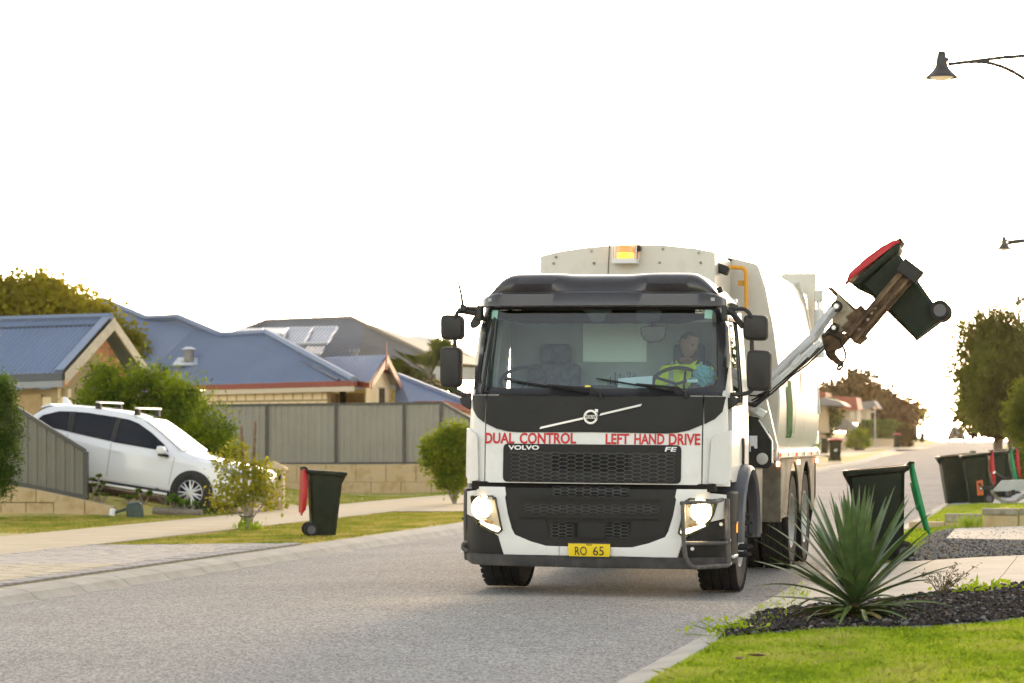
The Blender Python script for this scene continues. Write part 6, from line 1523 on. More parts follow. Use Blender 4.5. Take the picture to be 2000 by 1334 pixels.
# tall tree behind the nearest house
L1 = [lob(20, 610, 82, 75, 55), lob(100, 600, 82, 60, 45), lob(165, 618, 82, 50, 32), lob(60, 590, 82, 40, 42), lob(205, 632, 82, 22, 20), lob(-50, 590, 82, 60, 50), lob(252, 680, 82, 16, 34), lob(105, 575, 82, 22, 22)]
P = clumps(L1, 700, 30, .26, .5); b0 = at(60, 860, 82)
plant('tree', 'broad olive-green tree rising behind the nearest blue-roofed gable', 'tree', b0, [([b0, at(62, 700, 82), at(50, 640, 82)], [.3, .22, .1]), ([at(62, 700, 82), at(120, 640, 82)], [.15, .06])], P, .20, lf_warm, .6)
# shrub behind the SUV
L2 = [lob(235, 780, 55, 76, 50), lob(310, 790, 55, 60, 54), lob(182, 800, 55, 30, 44), lob(350, 800, 54.5, 48, 60), lob(400, 850, 54, 50, 45), lob(440, 880, 53.5, 30, 32), lob(215, 738, 55, 30, 20), lob(290, 745, 55, 28, 18), lob(330, 890, 54, 90, 60)]
P = clumps(L2, 760, 40, .15, .62); b0 = gnd(330, 985); b0 = np.array([b0[0], b0[1] + 4, H(b0[0], b0[1] + 4)])
tk_ = [([b0, at(300, 860, 55), at(260, 770, 55)], [.1, .06, .03]), ([b0, at(360, 860, 54.5)], [.08, .03])]
for k in range(9):
    a = random.uniform(-.5, .9); s = at(random.uniform(170, 330), random.uniform(715, 740), 55); tk_.append(([s, s + np.array([a * .2, 0, .22])], [.006, .003])); P = np.concatenate([P, s + rng.normal(size=(14, 3)) * .03 + np.outer(rng.random(14), np.array([a*.25, 0, .3]))])
bsh = plant('shrub', 'large bright green feathery shrub behind the parked white SUV', 'shrub', b0, tk_, P, .11, lf_bush, .36)
fl_ = clumps(L2[1:5], 22, 6, .06, .95); quads('blossom', leaves(fl_ - b0, .07, .7), mat('lilac blossom', (.42, .30, .48), .8), bsh)
# clipped hedge at the edge
L3 = [lob(-10, 850, 43.6, 50, 118, 40), lob(-60, 850, 43.6, 60, 125, 50), lob(5, 790, 43.6, 30, 55, 30), lob(8, 900, 43.6, 26, 60, 30), lob(-30, 950, 43.6, 40, 35, 40)]
P = clumps(L3, 520, 60, .075, .85); b0 = at(-30, 985, 43.8)
plant('hedge', 'dense dark-green clipped hedge in front of the side fence', 'hedge', b0, [([b0, at(-30, 800, 43.8)], [.06, .03])], P, .045, lf_hedge, .6)
# young staked tree
b0 = gnd(484, 1036); L4 = [lob(470, 945, 40, 52, 32), lob(515, 940, 40, 36, 36), lob(430, 975, 40, 24, 22), lob(535, 975, 40, 20, 22), lob(445, 905, 40, 24, 18), lob(465, 880, 40, 22, 14), lob(500, 915, 40, 36, 22), lob(480, 975, 40, 50, 18), lob(418, 990, 40, 14, 14)]
P = clumps(L4, 215, 12, .075, .5)
D0 = depth(b0)
st_ = [([b0, at(482, 985, 40), at(478, 930, 40)], [.03, .022, .012])]
for q in ((425, 970), (445, 915), (465, 885), (515, 930), (535, 965), (500, 905), (452, 950)): st_.append(([np.array(b0) + np.array([0, 0, .1]), at((q[0] + 484) / 2 + (6 if q[0] < 484 else -4), (q[1] + 1010) / 2 + 8, 40), at(*q, 40)], [.016, .011, .005]))
yt = plant('young_tree', 'young yellow-green tree tied to two wooden stakes on the verge', 'tree', b0, st_, P, .07, lf_yel, .55, mb=barkg)
stk = mat('stake timber', (.27, .20, .16), .9, var=.25, scale=8)
for (xa, ya), (xb, yb) in (((481, 1030), (471, 831)), ((490, 1028), (499, 822))):
    a, c = gnd(xa, ya), at(xb, yb, 39.8); MB().tube([a + np.array([0, 0, -.1]) - b0, c - b0], [.030, .024], 6).build('stake', stk, yt)
MB().tube([at(470, 1008, 39.7) - b0, at(482, 1010, 39.6) - b0, at(494, 1008, 39.7) - b0], .01, 5).build('tie', tb, yt)
tuft = clumps([(np.array(b0) + np.array([0, 0, .03]), np.array([.28, .28, .06]))], 30, 10, .05); quads('tuft', leaves(tuft - b0, .09, .25, -1.2), gl[1], yt)
# bushy small tree beside the truck
b0 = gnd(888, 986); dd = depth(b0); L5 = [lob(872, 880, dd, 42, 40), lob(893, 850, dd, 26, 26), lob(850, 890, dd, 22, 26), lob(900, 905, dd, 30, 34), lob(880, 930, dd, 34, 26), lob(845, 872, dd, 14, 14)]
P = clumps(L5, 300, 26, .09, .6)
plant('small_tree', 'small bushy lime-green tree next to the truck front corner', 'tree', b0, [([b0, at(886, 950, dd), at(880, 890, dd)], [.05, .04, .02]), ([b0, at(896, 950, dd), at(902, 900, dd)], [.035, .03, .015]), ([b0, at(874, 955, dd), at(862, 900, dd)], [.03, .025, .01])], P, .095, lf_y2, .55, mb=barkg)
# fan palm
b0 = at(835, 870, 86); t = thing('palm_tree', tuple(b0), 'shaggy green fan palm rising behind the little red-edged gable', 'tree')
MB().tube([(0, 0, 0), tuple(at(840, 730, 86) - b0)], [.22, .2], 8).build('trunk', bark, t)
lf_palm = leafmat('palm frond', (.13, .15, .025), (.05, .07, .012), .4, 1.5); crown = Vector(at(840, 738, 86) - b0)
for k in range(32):                            # stiff fans on long stalks
    th = k * 2.39996; el = R(-25 + 100 * ((k * .618) % 1)); ax = Vector((math.cos(th) * math.cos(el), math.sin(th) * math.cos(el), math.sin(el))); st_l = random.uniform(.6, 1.15); hub = crown + ax * st_l + Vector((0, 0, -.10 * st_l))
    per = ax.cross(Vector((math.sin(th * 3) * .4, .3, 1))).normalized(); b = MB(); b.tube([crown, crown + ax * st_l * .5, hub], .018, 4); nrm = ax.cross(per).normalized()
    for j in range(17):
        an = (j - 8) * .155; dr = (ax * math.cos(an) + per * math.sin(an)).normalized(); L = random.uniform(.8, 1.1) * (1 - .25 * abs(an)); sd_ = nrm.cross(dr).normalized() * .032
        mid = hub + dr * L * .55; tip = hub + dr * L + Vector((0, 0, -.16 * L)); b.add([hub - sd_ * .4, mid - sd_, tip, mid + sd_, hub + sd_ * .4], [(0, 1, 2, 3, 4)])
    b.build('frond', lf_palm, t, 0)
# rosette succulents round the drive
suc = leafmat('succulent', (.14, .20, .025), (.07, .12, .015), .3, 6); sucb = leafmat('succulent bright', (.16, .30, .03), (.09, .18, .02), .4, 6)
def succulent(px, py, label, n, hgt, m):
    b0 = gnd(px, py); t = thing('succulent', tuple(b0), label, 'plant', 'rosette succulents beside the driveway'); b = MB(); C = []; Q = []
    for k in range(n):
        a = random.uniform(0, 6.3); r = random.uniform(.02, .22); h = hgt * random.uniform(.6, 1.05); c = Vector((r * math.cos(a), r * math.sin(a), h)); b.tube([(0, 0, 0), (c.x * .6, c.y * .6, h * .5), c], [.018, .014, .012], 6)
        for j in range(22):
            th = j * 2.4; el = .15 + 1.1 * j / 22; rr_ = .095 * random.uniform(.8, 1.2); d = Vector((math.cos(th) * math.cos(el), math.sin(th) * math.cos(el), math.sin(el) * .8)); s = d.cross(Vector((0, 0, 1))).normalized() * .028
            q = [c + d * .01, c + d * rr_ * .65 + s, c + d * rr_, c + d * rr_ * .65 - s]; Q.append([tuple(v) for v in q])
    b.build('stem', barkg, t); quads('rosette', np.array(Q), m, t)
for a_ in ((184, 978, 'tall bare-stemmed succulent right by the end of the side fence', 7, .42, suc), (196, 985, 'reddish short succulent under the fence end, below the SUV sill', 4, .22, suc), (282, 985, 'dull green succulent behind the dark green ground box', 8, .24, suc),
           (252, 984, 'flat low succulent between the fence end and the dark ground box', 6, .12, suc), (322, 985, 'succulent on two stems just below the SUV front door', 6, .30, suc), (342, 1000, 'bright green succulent clump under the front wheel arch', 10, .27, sucb), (366, 1004, 'bright succulent standing in front of the alloy wheel', 7, .22, sucb)): succulent(*a_)
gc = clumps([(gnd(395, 1003), np.array([.55, .35, .06]))], 60, 12, .06, .3); quads('ground_cover', leaves(gc, .05, .4), suc)['kind'] = 'stuff'
lg = MB().tube([gnd(300, 1003) + np.array([0, 0, .05]), gnd(395, 1008) + np.array([0, 0, .05])], .07, 8).build('garden_log', mat('log grey', (.20, .17, .14), .9, var=.2), None); tag(lg, 'grey log edging the bed of succulents below the SUV', 'log')
gb_ = gnd(265, 1012); t = thing('ground_box', tuple(gb_), 'dark green plastic service box leaning in the dry grass', 'service box', rot=(R(4), R(-6), R(15)))
MB().loft([[(-.15, -.13, -.03), (.15, -.13, -.03), (.15, .13, -.03), (-.15, .13, -.03)], [(-.14, -.12, .22), (.14, -.12, .24), (.14, .12, .26), (-.14, .12, .24)], [(-.10, -.09, .28), (.10, -.09, .29), (.10, .09, .30), (-.10, .09, .29)]]).build('box_shell', mat('box green', (.03, .055, .045), .5, var=.2), t, bevel=.03); MB().box((-.25, 0, .16), (.22, .05, .05), Matrix.Rotation(R(-12), 3, 'Y')).build('spout', MATS['box green'], t, bevel=.015)
gb_ = gnd(213, 1010); t = thing('garden_light', tuple(gb_), 'small white-capped garden light tipped over on the dry grass', 'garden light')
MB().lathe([(0, 0), (.05, 0), (.055, .10), (.04, .13), (0, .135)], 14, Matrix.Translation((.05, 0, .03)) @ Matrix.Rotation(R(12), 4, 'Y')).build('cap', tl, t); MB().tube([(.05, 0, .03), (-.06, 0, .015), (-.14, .02, .02)], .018, 6).build('stalk', steel, t)

# yucca with every blade its own leaf
b0 = gnd(1668, 1217); yu = thing('yucca', tuple(b0), 'big spiky blue-green yucca rosette in the bark bed by the road', 'plant')
m_yu = mat('yucca blade', (.13, .19, .065), .42, c2=(.06, .11, .04), scale=5, var=.1, bump=.1, bscale=60, spec=.5); m_yl = mat('yucca blade low', (.16, .21, .045), .45, c2=(.09, .14, .04), scale=5)
m_yd = mat('yucca blade dying', (.36, .24, .07), .6, c2=(.2, .2, .06), scale=6)
def blade(bend_, L=1.0, wd=.040, tw=0.):
    b = MB(); rings = []
    for k in range(11):
        t_ = k / 10; an = bend_ * t_ ** 1.6; 
        x = sum(math.cos(bend_ * (j / 10) ** 1.6) * .1 for j in range(k)) * L; z = -sum(math.sin(bend_ * (j / 10) ** 1.6) * .1 for j in range(k)) * L
        w_ = wd * (min(1, .45 + t_ * 2.6) if t_ < .25 else 1) * (1 - max(0, t_ - .3) / .7) ** .75 + .0008; n = Vector((math.sin(an), 0, math.cos(an))); fold = .28 * w_
        rings.append([Vector((x, -w_, z)) + n * fold, Vector((x, 0, z)), Vector((x, w_, z)) + n * fold, Vector((x, 0, z)) - n * .003])
    return b.loft(rings, caps=True)
bl_me = {}
for kk, be_ in enumerate((.03, .12, .3, .6, 1.15, 1.9)):
    for mm, m in enumerate((m_yu, m_yl, m_yd)): bl_me[kk, mm] = blade(be_).mesh('leaf', m, 50)
MB().tube([(0, 0, -.02), (0, 0, .12), (0, 0, .34)], [.035, .035, .03], 10).build('stem', mat('yucca stem', (.12, .07, .04), .9, bump=.6), yu)
for k in range(90):
    f = k / 90; az = k * 2.39996 + random.uniform(-.2, .2); el = R(86 - 100 * f ** 1.15 + random.uniform(-7, 7)); L = .97 * (.66 + .16 * math.sin(math.pi * min(1, f * 1.15)) + random.uniform(-.10, .06)) * (1 if f < .75 else .86)
    kk = 0 if f < .35 else (random.choice((0, 1, 1, 2)) if f < .62 else (random.choice((1, 2, 3)) if f < .82 else random.choice((3, 4, 4, 5)))); mm = 0 if f < .66 else (random.choice((0, 1)) if f < .82 else random.choice((1, 1, 1, 1, 2)))
    o = link('leaf', bl_me[kk, mm], yu); o.location = (0.03 * math.cos(az), .03 * math.sin(az), .07 + .20 * (1 - f)); o.rotation_euler = (Matrix.Rotation(az, 3, 'Z') @ Matrix.Rotation(-el, 3, 'Y') @ Matrix.Rotation(random.uniform(-.35, .35), 3, 'X')).to_euler(); o.scale = (L * (1 if f < .82 else 1.12), random.uniform(.8, 1.15) * (1 if f < .7 else .66), random.uniform(.8, 1.1))
for k in range(22):                            # the lowest, drooping ring
    az = k * 2.39996 * 1.03 + random.uniform(-.2, .2); el = R(random.uniform(-6, 24)); L = random.uniform(.52, .70)
    o = link('leaf', bl_me[random.choice((2, 3, 3, 4)), random.choice((1, 1, 1, 0, 2))], yu); o.location = (.03 * math.cos(az), .03 * math.sin(az), .07); o.rotation_euler = (Matrix.Rotation(az, 3, 'Z') @ Matrix.Rotation(-el, 3, 'Y') @ Matrix.Rotation(random.uniform(-.5, .5), 3, 'X')).to_euler(); o.scale = (L, .62, .8)
# dry little shrub and weeds by the slab
b0 = gnd(1838, 1168); dw = thing('dry_plant', tuple(b0), 'thin twiggy half-dead plant beside the yucca on the slab edge', 'plant'); b = MB(); C = []
for k in range(22):
    a = random.uniform(-1.0, 1.3); h = random.uniform(.12, .30); e = Vector((a * h * .9, random.uniform(-.12, .12), h)); m_ = e * .5 + Vector((0, 0, .03)); b.tube([(0, 0, 0), m_, e], [.004, .003, .0015], 4)
    for j in range(10): C.append(tuple(m_.lerp(e, random.random()) + Vector((random.uniform(-.02, .02),) * 3)))
b.build('twig', mat('dry twig', (.14, .10, .06), .9), dw); quads('foliage', leaves(np.array(C), .03, .4), leafmat('dry leaf', (.16, .14, .06), (.10, .09, .04), .3, 9), dw)
for i, (px, py, lb_) in enumerate(((1425, 1243, 'low ragged weed at the kerb end of the bark bed'), (1945, 1158, 'broad-leaved weed on the bark by the picture edge'), (1900, 1166, 'small weed between the dry plant and the larger weed'))):
    b0 = gnd(px, py); w_ = thing('weed', tuple(b0), lb_, 'weed'); C = rng.normal(size=(70, 3)) * np.array([.12, .06, .03]) + np.array([0, 0, .05]); b = MB()
    for q in C[::4]: b.tube([(0, 0, 0), tuple(q)], .003, 4)
    b.build('stem', gl[0], w_); quads('foliage', leaves(C, .06, .5), gl[1], w_)
b0 = gnd(1893, 1036); tf = thing('grass_tuft', tuple(b0), 'weedy grass tuft growing at the foot of the stepped limestone blocks', 'plant'); C = rng.normal(size=(160, 3)) * np.array([.09, .04, .0]); quads('blade', leaves(C, .22, .05, -2.2), gl[1], tf)
for px, py, lb_ in ((1443, 1303, 'curled brown leaf lying on the lawn, nearer the road'), (1478, 1297, 'brown leaf lying on the lawn, farther from the road')):
    p = gnd(px, py); o = thing('fallen_leaf', (p[0], p[1], p[2] + .045), lb_, 'leaf', rz=random.uniform(0, 6)); MB().loft([[(x, y, .012 * abs(y) / .03 + .02 * x * x / .01) for y in (-wd_, 0, wd_)] for x, wd_ in ((-.06, .002), (-.03, .026), (.01, .032), (.04, .02), (.065, .002))], caps=False, closed=False).build('blade', mat('dead leaf', (.13, .055, .025), .8), o, 60)
# ================================================================ TRAILER NOSE
tq = at(1912, 952, 46); dk_ = 46.
al = mat('galvanised', (.42, .43, .45), .45, metal=.4, var=.08, scale=5)
tr = thing('trailer', tuple(H_ := at(1990, 985, dk_)), 'grey box-trailer drawbar with orange coupling plate and safety chain', 'trailer')
org = Vector(H_)
def Tq(px, py, d=dk_): return Vector(at(px, py, d)) - org
MB().prism([Tq(1938, 958), Tq(1956, 938), Tq(2130, 935), Tq(2130, 956), Tq(1944, 960)], Vector((0, .08, 0))).build('drawbar', al, tr, 0, bevel=.006)
MB().prism([Tq(1907, 940), Tq(1919, 937), Tq(1921, 967), Tq(1909, 968)], (0, .05, 0)).build('coupling_plate', mat('orange plate', (.62, .12, .02), .5, var=.1), tr, bevel=.006)
b = MB().box(Tq(1928, 953), (.22, .06, .07)).cyl(Tq(1914, 946) + Vector((0, -.03, 0)), Tq(1914, 946) + Vector((0, .06, 0)), .03, 10).cyl(Tq(1916, 954) + Vector((0, -.03, 0)), Tq(1916, 954) + Vector((0, .06, 0)), .035, 12)
cpo = b.build('coupling', tb, tr, bevel=.006); MB().cyl(Tq(1916, 954) + Vector((0, -.04, 0)), Tq(1916, 954) + Vector((0, -.03, 0)), .018, 10).build('coupling_pin', tl, cpo)
MB().tube([Tq(1942, 923), Tq(1960, 934), Tq(1972, 936)], [.02, .025, .02], 8).build('lever', tb, tr); MB().cyl(Tq(1941, 922), Tq(1943, 924), .028, 10).build('lever_end', tl, tr)
def chain(pts, n):
    P = [Tq(*p) for p in pts]; S = []
    for i in range(n):
        f = i / n * (len(P) - 1); k = int(f); t_ = f - k; S.append((P[k].lerp(P[k+1], t_), (P[k+1] - P[k]).normalized()))
    for i, (c, d) in enumerate(S):
        sd_ = d.cross(Vector((0, 1, 0))).normalized() if i % 2 else Vector((0, 1, 0)); L, w_ = .042, .022; ring = []
        for k in range(14):
            a = 2 * math.pi * k / 14; ring.append(c + d * math.cos(a) * L + sd_ * math.sin(a) * w_)
        b = MB(); b.tube(ring + [ring[0]], .0085, 5, caps=False); b.build('chain_link', steel if i > 3 else al, tr)
chain([(1936, 954), (1938, 962), (1946, 972), (1958, 979), (1972, 981), (1985, 979), (1998, 972), (2012, 964)], 26); chain([(1990, 972), (2002, 966), (2014, 962)], 8)
MB().box(Tq(1979, 962), (.06, .05, .10)).box(Tq(1972, 963), (.03, .04, .08)).box(Tq(1990, 962), (.08, .05, .03)).build('brake_cable_bracket', tb, tr)
MB().box(Tq(2180, 930), (1.2, 1.4, .35)).build('tub', al, tr, bevel=.01)
for dy in (-.72, .72): MB().lathe([(.12, -.08), (.26, -.09), (.28, 0), (.26, .09), (.12, .08)], 24, Matrix.Translation(Vector((Tq(2190, 970).x, Tq(2190, 970).y + dy, H(*(org + Tq(2190, 970)).xy) - org.z + .28))) @ Matrix.Rotation(R(90), 4, 'X')).build('wheel', tyre, tr)
b = MB().cyl((Tq(2040, 950).x, Tq(2040, 950).y, Tq(2040, 950).z), (Tq(2040, 950).x, Tq(2040, 950).y, H(*(org + Tq(2040, 950)).xy) - org.z), .03, 8); b.build('jockey_stand', al, tr)

# ================================================================ STREET LAMPS
mlp = mat('lamp dark metal', (.045, .047, .052), .4, metal=.3); mlg = mat('lamp glass warm', (.8, .62, .4), .25, em=(1, .7, .4), es=.12, trans=.3)
def lamp(px, py, d, label, w_=.5, ar=.03):
    c = Vector(at(px, py, d)); x = c.x + 1.75; y = c.y + .15; g = H(x, y); t = thing('street_lamp', (x, y, g), label, 'street lamp', 'bell-shaded lamps along the road'); o = c - Vector((x, y, g)); T_ = Matrix.Translation(o); s = w_ / .5
    sh_ = MB().lathe([(.0, .37*s), (.055*s, .37*s), (.06*s, .355*s), (.085*s, .25*s), (.095*s, .16*s), (.10*s, .135*s), (.135*s, .08*s), (.19*s, .02*s), (.245*s, -.025*s), (.262*s, -.05*s), (.255*s, -.055*s), (.20*s, -.02*s), (.10*s, .09*s)], 32, T_).build('lamp_shade', mlp, t, 40)
    MB().lathe([(.0, -.105*s), (.06*s, -.10*s), (.11*s, -.085*s), (.175*s, -.05*s), (.19*s, -.02*s)], 24, T_).build('lamp_bowl', mlg, sh_, 60); MB().box(o + Vector((.10*s, 0, .24*s)), (.04, .05, .06)).build('lamp_hinge', mlp, sh_)
    a = o + Vector((.10*s, 0, .165*s)); e = Vector((0, 0, o.z + .30)); MB().tube([a, a + Vector((.06, 0, .0))], ar + .005, 8).tube([a + Vector((.05, 0, 0)), a.lerp(e, .5) + Vector((0, 0, .02)), e], ar, 8).build('lamp_arm', mlp, t)
    MB().tube([a.lerp(e, .2 + .78 * q) + Vector((0, 0, -.80 * q ** 2.0)) for q in np.linspace(0, 1, 12)], .030, 8).build('arm_stay', mlp, t); MB().tube([(0, 0, -.2), (0, 0, 1.2), (0, 0, o.z + .5)], [.085, .07, .045], 12).build('pole', mlp, t); MB().lathe([(0, .09), (.05, .07), (.07, 0), (.05, -.05)], 12, Matrix.Translation((0, 0, o.z + .55))).build('finial', mlp, t)
lamp(1839, 146, 40, 'nearest bell-shaded street lamp, on a long arm high over the kerb'); lamp(1961, 484, 80, 'middle bell-shaded street lamp, lower and smaller in the white sky', ar=.085); lamp(1989, 592, 117, 'farthest bell-shaded street lamp, just over the big green tree', ar=.11)

# ================================================================ FAR END OF THE STREET
L6 = [lob(1955, 700, 104, 70, 90), lob(1925, 660, 104, 42, 55), lob(1985, 650, 104, 52, 42), lob(1915, 720, 104, 34, 70), lob(1940, 645, 104, 40, 40), lob(2010, 720, 104, 60, 110), lob(1950, 770, 104, 45, 70), lob(1900, 690, 104, 22, 40), lob(1990, 800, 104, 50, 50), lob(1930, 628, 104, 30, 20)]
P = clumps(L6, 980, 8, .5, .6); PP = []
for c in P[::2]:                               # hanging sprays
    n = 9; PP.append(c + np.column_stack([rng.normal(size=n) * .10, rng.normal(size=n) * .10, -np.sort(rng.random(n)) * rng.uniform(.4, 1.5)]))
P = np.concatenate([P] + PP); P = P[P[:, 2] > at(1950, 842, 104)[2]]; b0 = gnd(2000, 874); b0[2] = H(b0[0], b0[1])
b0 = np.array([*at(1985, 860, 104)[:2], 0]); b0[2] = H(b0[0], b0[1])
plant('tree', 'tall drooping green pepper tree over the row of bins', 'tree', b0, [([b0, at(1980, 780, 104), at(1965, 690, 104)], [.35, .28, .15]), ([at(1980, 780, 104), at(2010, 700, 104)], [.2, .1])], P, .22, lf_pep, .28, 1.6)
L7 = [lob(1925, 790, 150, 45, 50), lob(1900, 810, 150, 26, 36), lob(1945, 830, 150, 50, 26), lob(1985, 840, 150, 45, 24), lob(1915, 760, 150, 26, 26)]
P = clumps(L7, 420, 14, .42, .5); P = P[P[:, 2] > at(1950, 856, 150)[2]]; b0 = np.array([*at(1950, 860, 150)[:2], 0]); b0[2] = H(b0[0], b0[1])
plant('tree', 'dark brown-green tree lower down the road beneath the drooping tree', 'tree', b0, [([b0, at(1945, 800, 150)], [.3, .15])], P, .34, lf_dk, .6)
L8 = [lob(2010, 790, 62, 34, 40), lob(1992, 815, 62, 22, 24), lob(2005, 840, 62, 26, 22), lob(2020, 765, 62, 20, 20)]
P = clumps(L8, 240, 20, .12, .55); b0 = np.array([*at(2030, 880, 62)[:2], 0]); b0[2] = H(b0[0], b0[1])
plant('conifer', 'yellow-green feathery conifer reaching in from the side above the bins', 'tree', b0, [([b0, at(2026, 760, 62)], [.08, .03])], P, .16, lf_con, .25)
L9 = [lob(2002, 882, 66, 16, 34), lob(2012, 900, 60, 20, 40)]; P = clumps(L9, 120, 20, .1, .6); b0 = np.array([*at(2012, 945, 60)[:2], 0]); b0[2] = H(b0[0], b0[1])
plant('bush', 'yellowish bush beyond the hindmost bins at the picture edge', 'bush', b0, [([b0, at(2010, 880, 60)], [.04, .02])], P, .1, lf_con, .5)
def fartree(lobes, n, k, cr, size, m, label, name='tree', base=None, d=200, asp=.6, cut=None):
    P = clumps(lobes, n, k, cr, .5); c = np.mean([l[0] for l in lobes], axis=0); b0 = np.array([c[0], c[1], H(c[0], c[1])])
    if cut is not None: P = P[P[:, 2] > b0[2] + cut]
    return plant(name, label, 'hedge' if name == 'hedge' else 'tree', b0, [([b0, c], [.35, .2])] if name != 'hedge' else [([b0, c], [.08, .05])], P, size, m, asp)
fartree([lob(1685, 765, 230, 30, 26), lob(1640, 768, 230, 36, 18), lob(1668, 745, 230, 26, 16), lob(1610, 772, 230, 18, 12), lob(1690, 790, 230, 22, 20), lob(1655, 795, 230, 40, 14)], 300, 15, .55, .5, lf_dk, 'wide dark tree against the glow behind the red roofs')
fartree([lob(1742, 800, 245, 28, 26), lob(1730, 785, 245, 16, 18), lob(1762, 808, 245, 20, 20), lob(1715, 810, 245, 16, 20)], 220, 15, .55, .5, lf_rd, 'bronze-leaved tree between the wide dark tree and the glare')
fartree([lob(1790, 806, 290, 18, 12), lob(1770, 812, 290, 14, 16), lob(1802, 816, 290, 8, 8)], 90, 12, .6, .55, lf_warm, 'thin tree dissolving into the glare next to the crest')
hc0, hc1 = at(1678, 834, 214), at(1768, 834, 222); hz0 = H(*hc0[:2]); n_ = 9000; tt = rng.random(n_); Q = hc0 + (hc1 - hc0) * tt[:, None]; Q[:, 1] += rng.uniform(-.7, .7, n_); Q[:, 2] = hz0 + .1 + rng.random(n_) * (1.75 - .25 * (tt > .8)) + rng.normal(size=n_) * .05
k_ = rng.random(n_) < .6; Q[k_, 1] = hc0[1] + (hc1[1] - hc0[1]) * tt[k_] - .7 + rng.normal(size=k_.sum()) * .08; b0 = np.array([hc0[0], hc0[1], hz0])
plant('hedge', 'long dark clipped hedge in front of the red-roofed houses', 'hedge', b0, [([b0, b0 + np.array([0, 0, 1.2])], [.08, .05])], Q, .22, lf_hedge, .6)
fartree([lob(1676, 862, 172, 16, 14), lob(1678, 850, 172, 11, 10), lob(1668, 868, 172, 12, 8), lob(1688, 866, 172, 9, 9)], 110, 24, .16, .22, lf_y2, 'round green bush on the far verge beyond the white-emblem bin', cut=.25)
fartree([lob(1578, 845, 120, 12, 26), lob(1572, 830, 120, 12, 20)], 90, 20, .14, .16, lf_bush, 'green shrub just past the rear of the truck', cut=.05)
fartree([lob(1622, 812, 178, 14, 30), lob(1612, 835, 178, 10, 16)], 110, 20, .25, .26, lf_hedge, 'upright dark conifer between beige wall and grey shed', cut=.1)
fartree([lob(1768, 850, 200, 13, 18), lob(1772, 864, 200, 10, 10)], 90, 30, .2, .2, lf_dk, 'dark rounded shrub behind the distant all-dark bin', cut=.05)
far_w = [mat('far beige', (.50, .38, .25), .9), mat('far cream', (.55, .46, .36), .9), mat('far red roof', (.30, .07, .055), .7), mat('far grey roof', (.22, .21, .22), .7), mat('far shed', (.20, .19, .175), .7)]
def slab(name, pts, d, th, m, par): return MB().prism([A3(x, y, d + (q[0] if q else 0)) for x, y, *q in pts], (0, th, 0)).build(name, m, par, 0)
f1 = thing('house', (0, 0, 0), 'beige-walled house with red roof top just past the truck rear', 'house')
slab('wall', [(1560, 790), (1611, 779), (1614, 845), (1560, 850)], 175, 6, far_w[0], f1); slab('roof', [(1560, 758), (1612, 766), (1612, 780), (1560, 790)], 184, 5, far_w[2], f1); slab('roof', [(1611, 776), (1640, 784), (1652, 793), (1612, 792), (1560, 790)], 174, 5, far_w[3], f1)
f2 = thing('house', (0, 0, 0), 'red-roofed house with pale walls beneath the wide dark tree', 'house')
slab('roof', [(1608, 772), (1672, 776), (1676, 800), (1650, 800), (1624, 788)], 205, 5, far_w[2], f2); slab('wall', [(1632, 792), (1674, 798), (1674, 826), (1632, 826)], 206, 4, far_w[1], f2)
o = slab('wall', [(1634, 796), (1645, 797), (1645, 815), (1634, 815)], 204.8, .3, far_w[2], f2); slab('window', [(1660, 803), (1668, 803), (1668, 818), (1660, 818)], 205.5, .2, mat('far blind', (.62, .56, .46), .7), f2)
f3 = thing('house', (0, 0, 0), 'pale grey-roofed house half behind the street name pole', 'house')
slab('roof', [(1674, 786), (1706, 783), (1716, 797), (1674, 800)], 222, 5, far_w[3], f3); slab('wall', [(1677, 797), (1694, 797), (1694, 826), (1677, 826)], 223, 4, far_w[1], f3)
sh_ = thing('shed', (0, 0, 0), 'grey steel shed fence with sloping top below the red roof', 'shed'); slab('wall', [(1629, 812), (1638, 810), (1674, 832), (1674, 842), (1629, 842)], 192, .4, far_w[4], sh_); slab('side', [(1658, 826), (1674, 833), (1674, 842), (1658, 842)], 191, .3, far_w[3], sh_)
fw_ = thing('retaining_wall', (0, 0, 0), 'low beige wall along the far gardens across the road', 'wall')
xw0, xw1 = at(1585, 850, 172), at(1745, 850, 208)
for k in range(28):
    a, c = xw0 + (xw1 - xw0) * k / 28, xw0 + (xw1 - xw0) * (k + 1) / 28; za, zc = H(*a[:2]), H(*c[:2])
    MB().prism([(a[0] + .02, a[1], za - .2), (c[0] - .02, c[1], zc - .2), (c[0] - .02, c[1], zc + .95 - .012 * k), (a[0] + .02, a[1], za + .95 - .012 * k)], (0, .3, 0)).build('wall_block', far_w[0], fw_, 0)
sp_ = at(1709, 845, 190); g = H(*sp_[:2]); sg_ = thing('street_sign', (sp_[0], sp_[1], g), 'thin grey pole with small round sign by the dark clipped hedge', 'sign')
MB().cyl((0, 0, 0), (0, 0, at(1708, 797, 190)[2] - g), .05, 8).build('pole', mat('pole grey', (.4, .4, .4), .5), sg_); MB().lathe([(0, -.02), (.14, -.02), (.14, .02), (0, .02)], 16, Matrix.Translation((0, -.06, at(1708, 797, 190)[2] - g)) @ Matrix.Rotation(R(90), 4, 'X')).build('sign_plate', mat('sign warm', (.75, .42, .22), .5), sg_); MB().box((-.35, -.05, at(1708, 804, 190)[2] - g), (.6, .03, .14)).build('name_blade', far_w[1], sg_)
# pale drives crossing the far verge
for y0, y1 in ((92, 99), (108, 118), (140, 165), (182, 200)): polydrape('driveway', [(-17.5, y0), (-9.9, y0), (-9.9, y1), (-17.5, y1)], .02, m_path, 3)['kind'] = 'structure'
polydrape('footpath_far', [(-15.1, 66), (-12.75, 66), (-12.75, 260), (-15.1, 260)], .03, m_path, 6)['kind'] = 'structure'
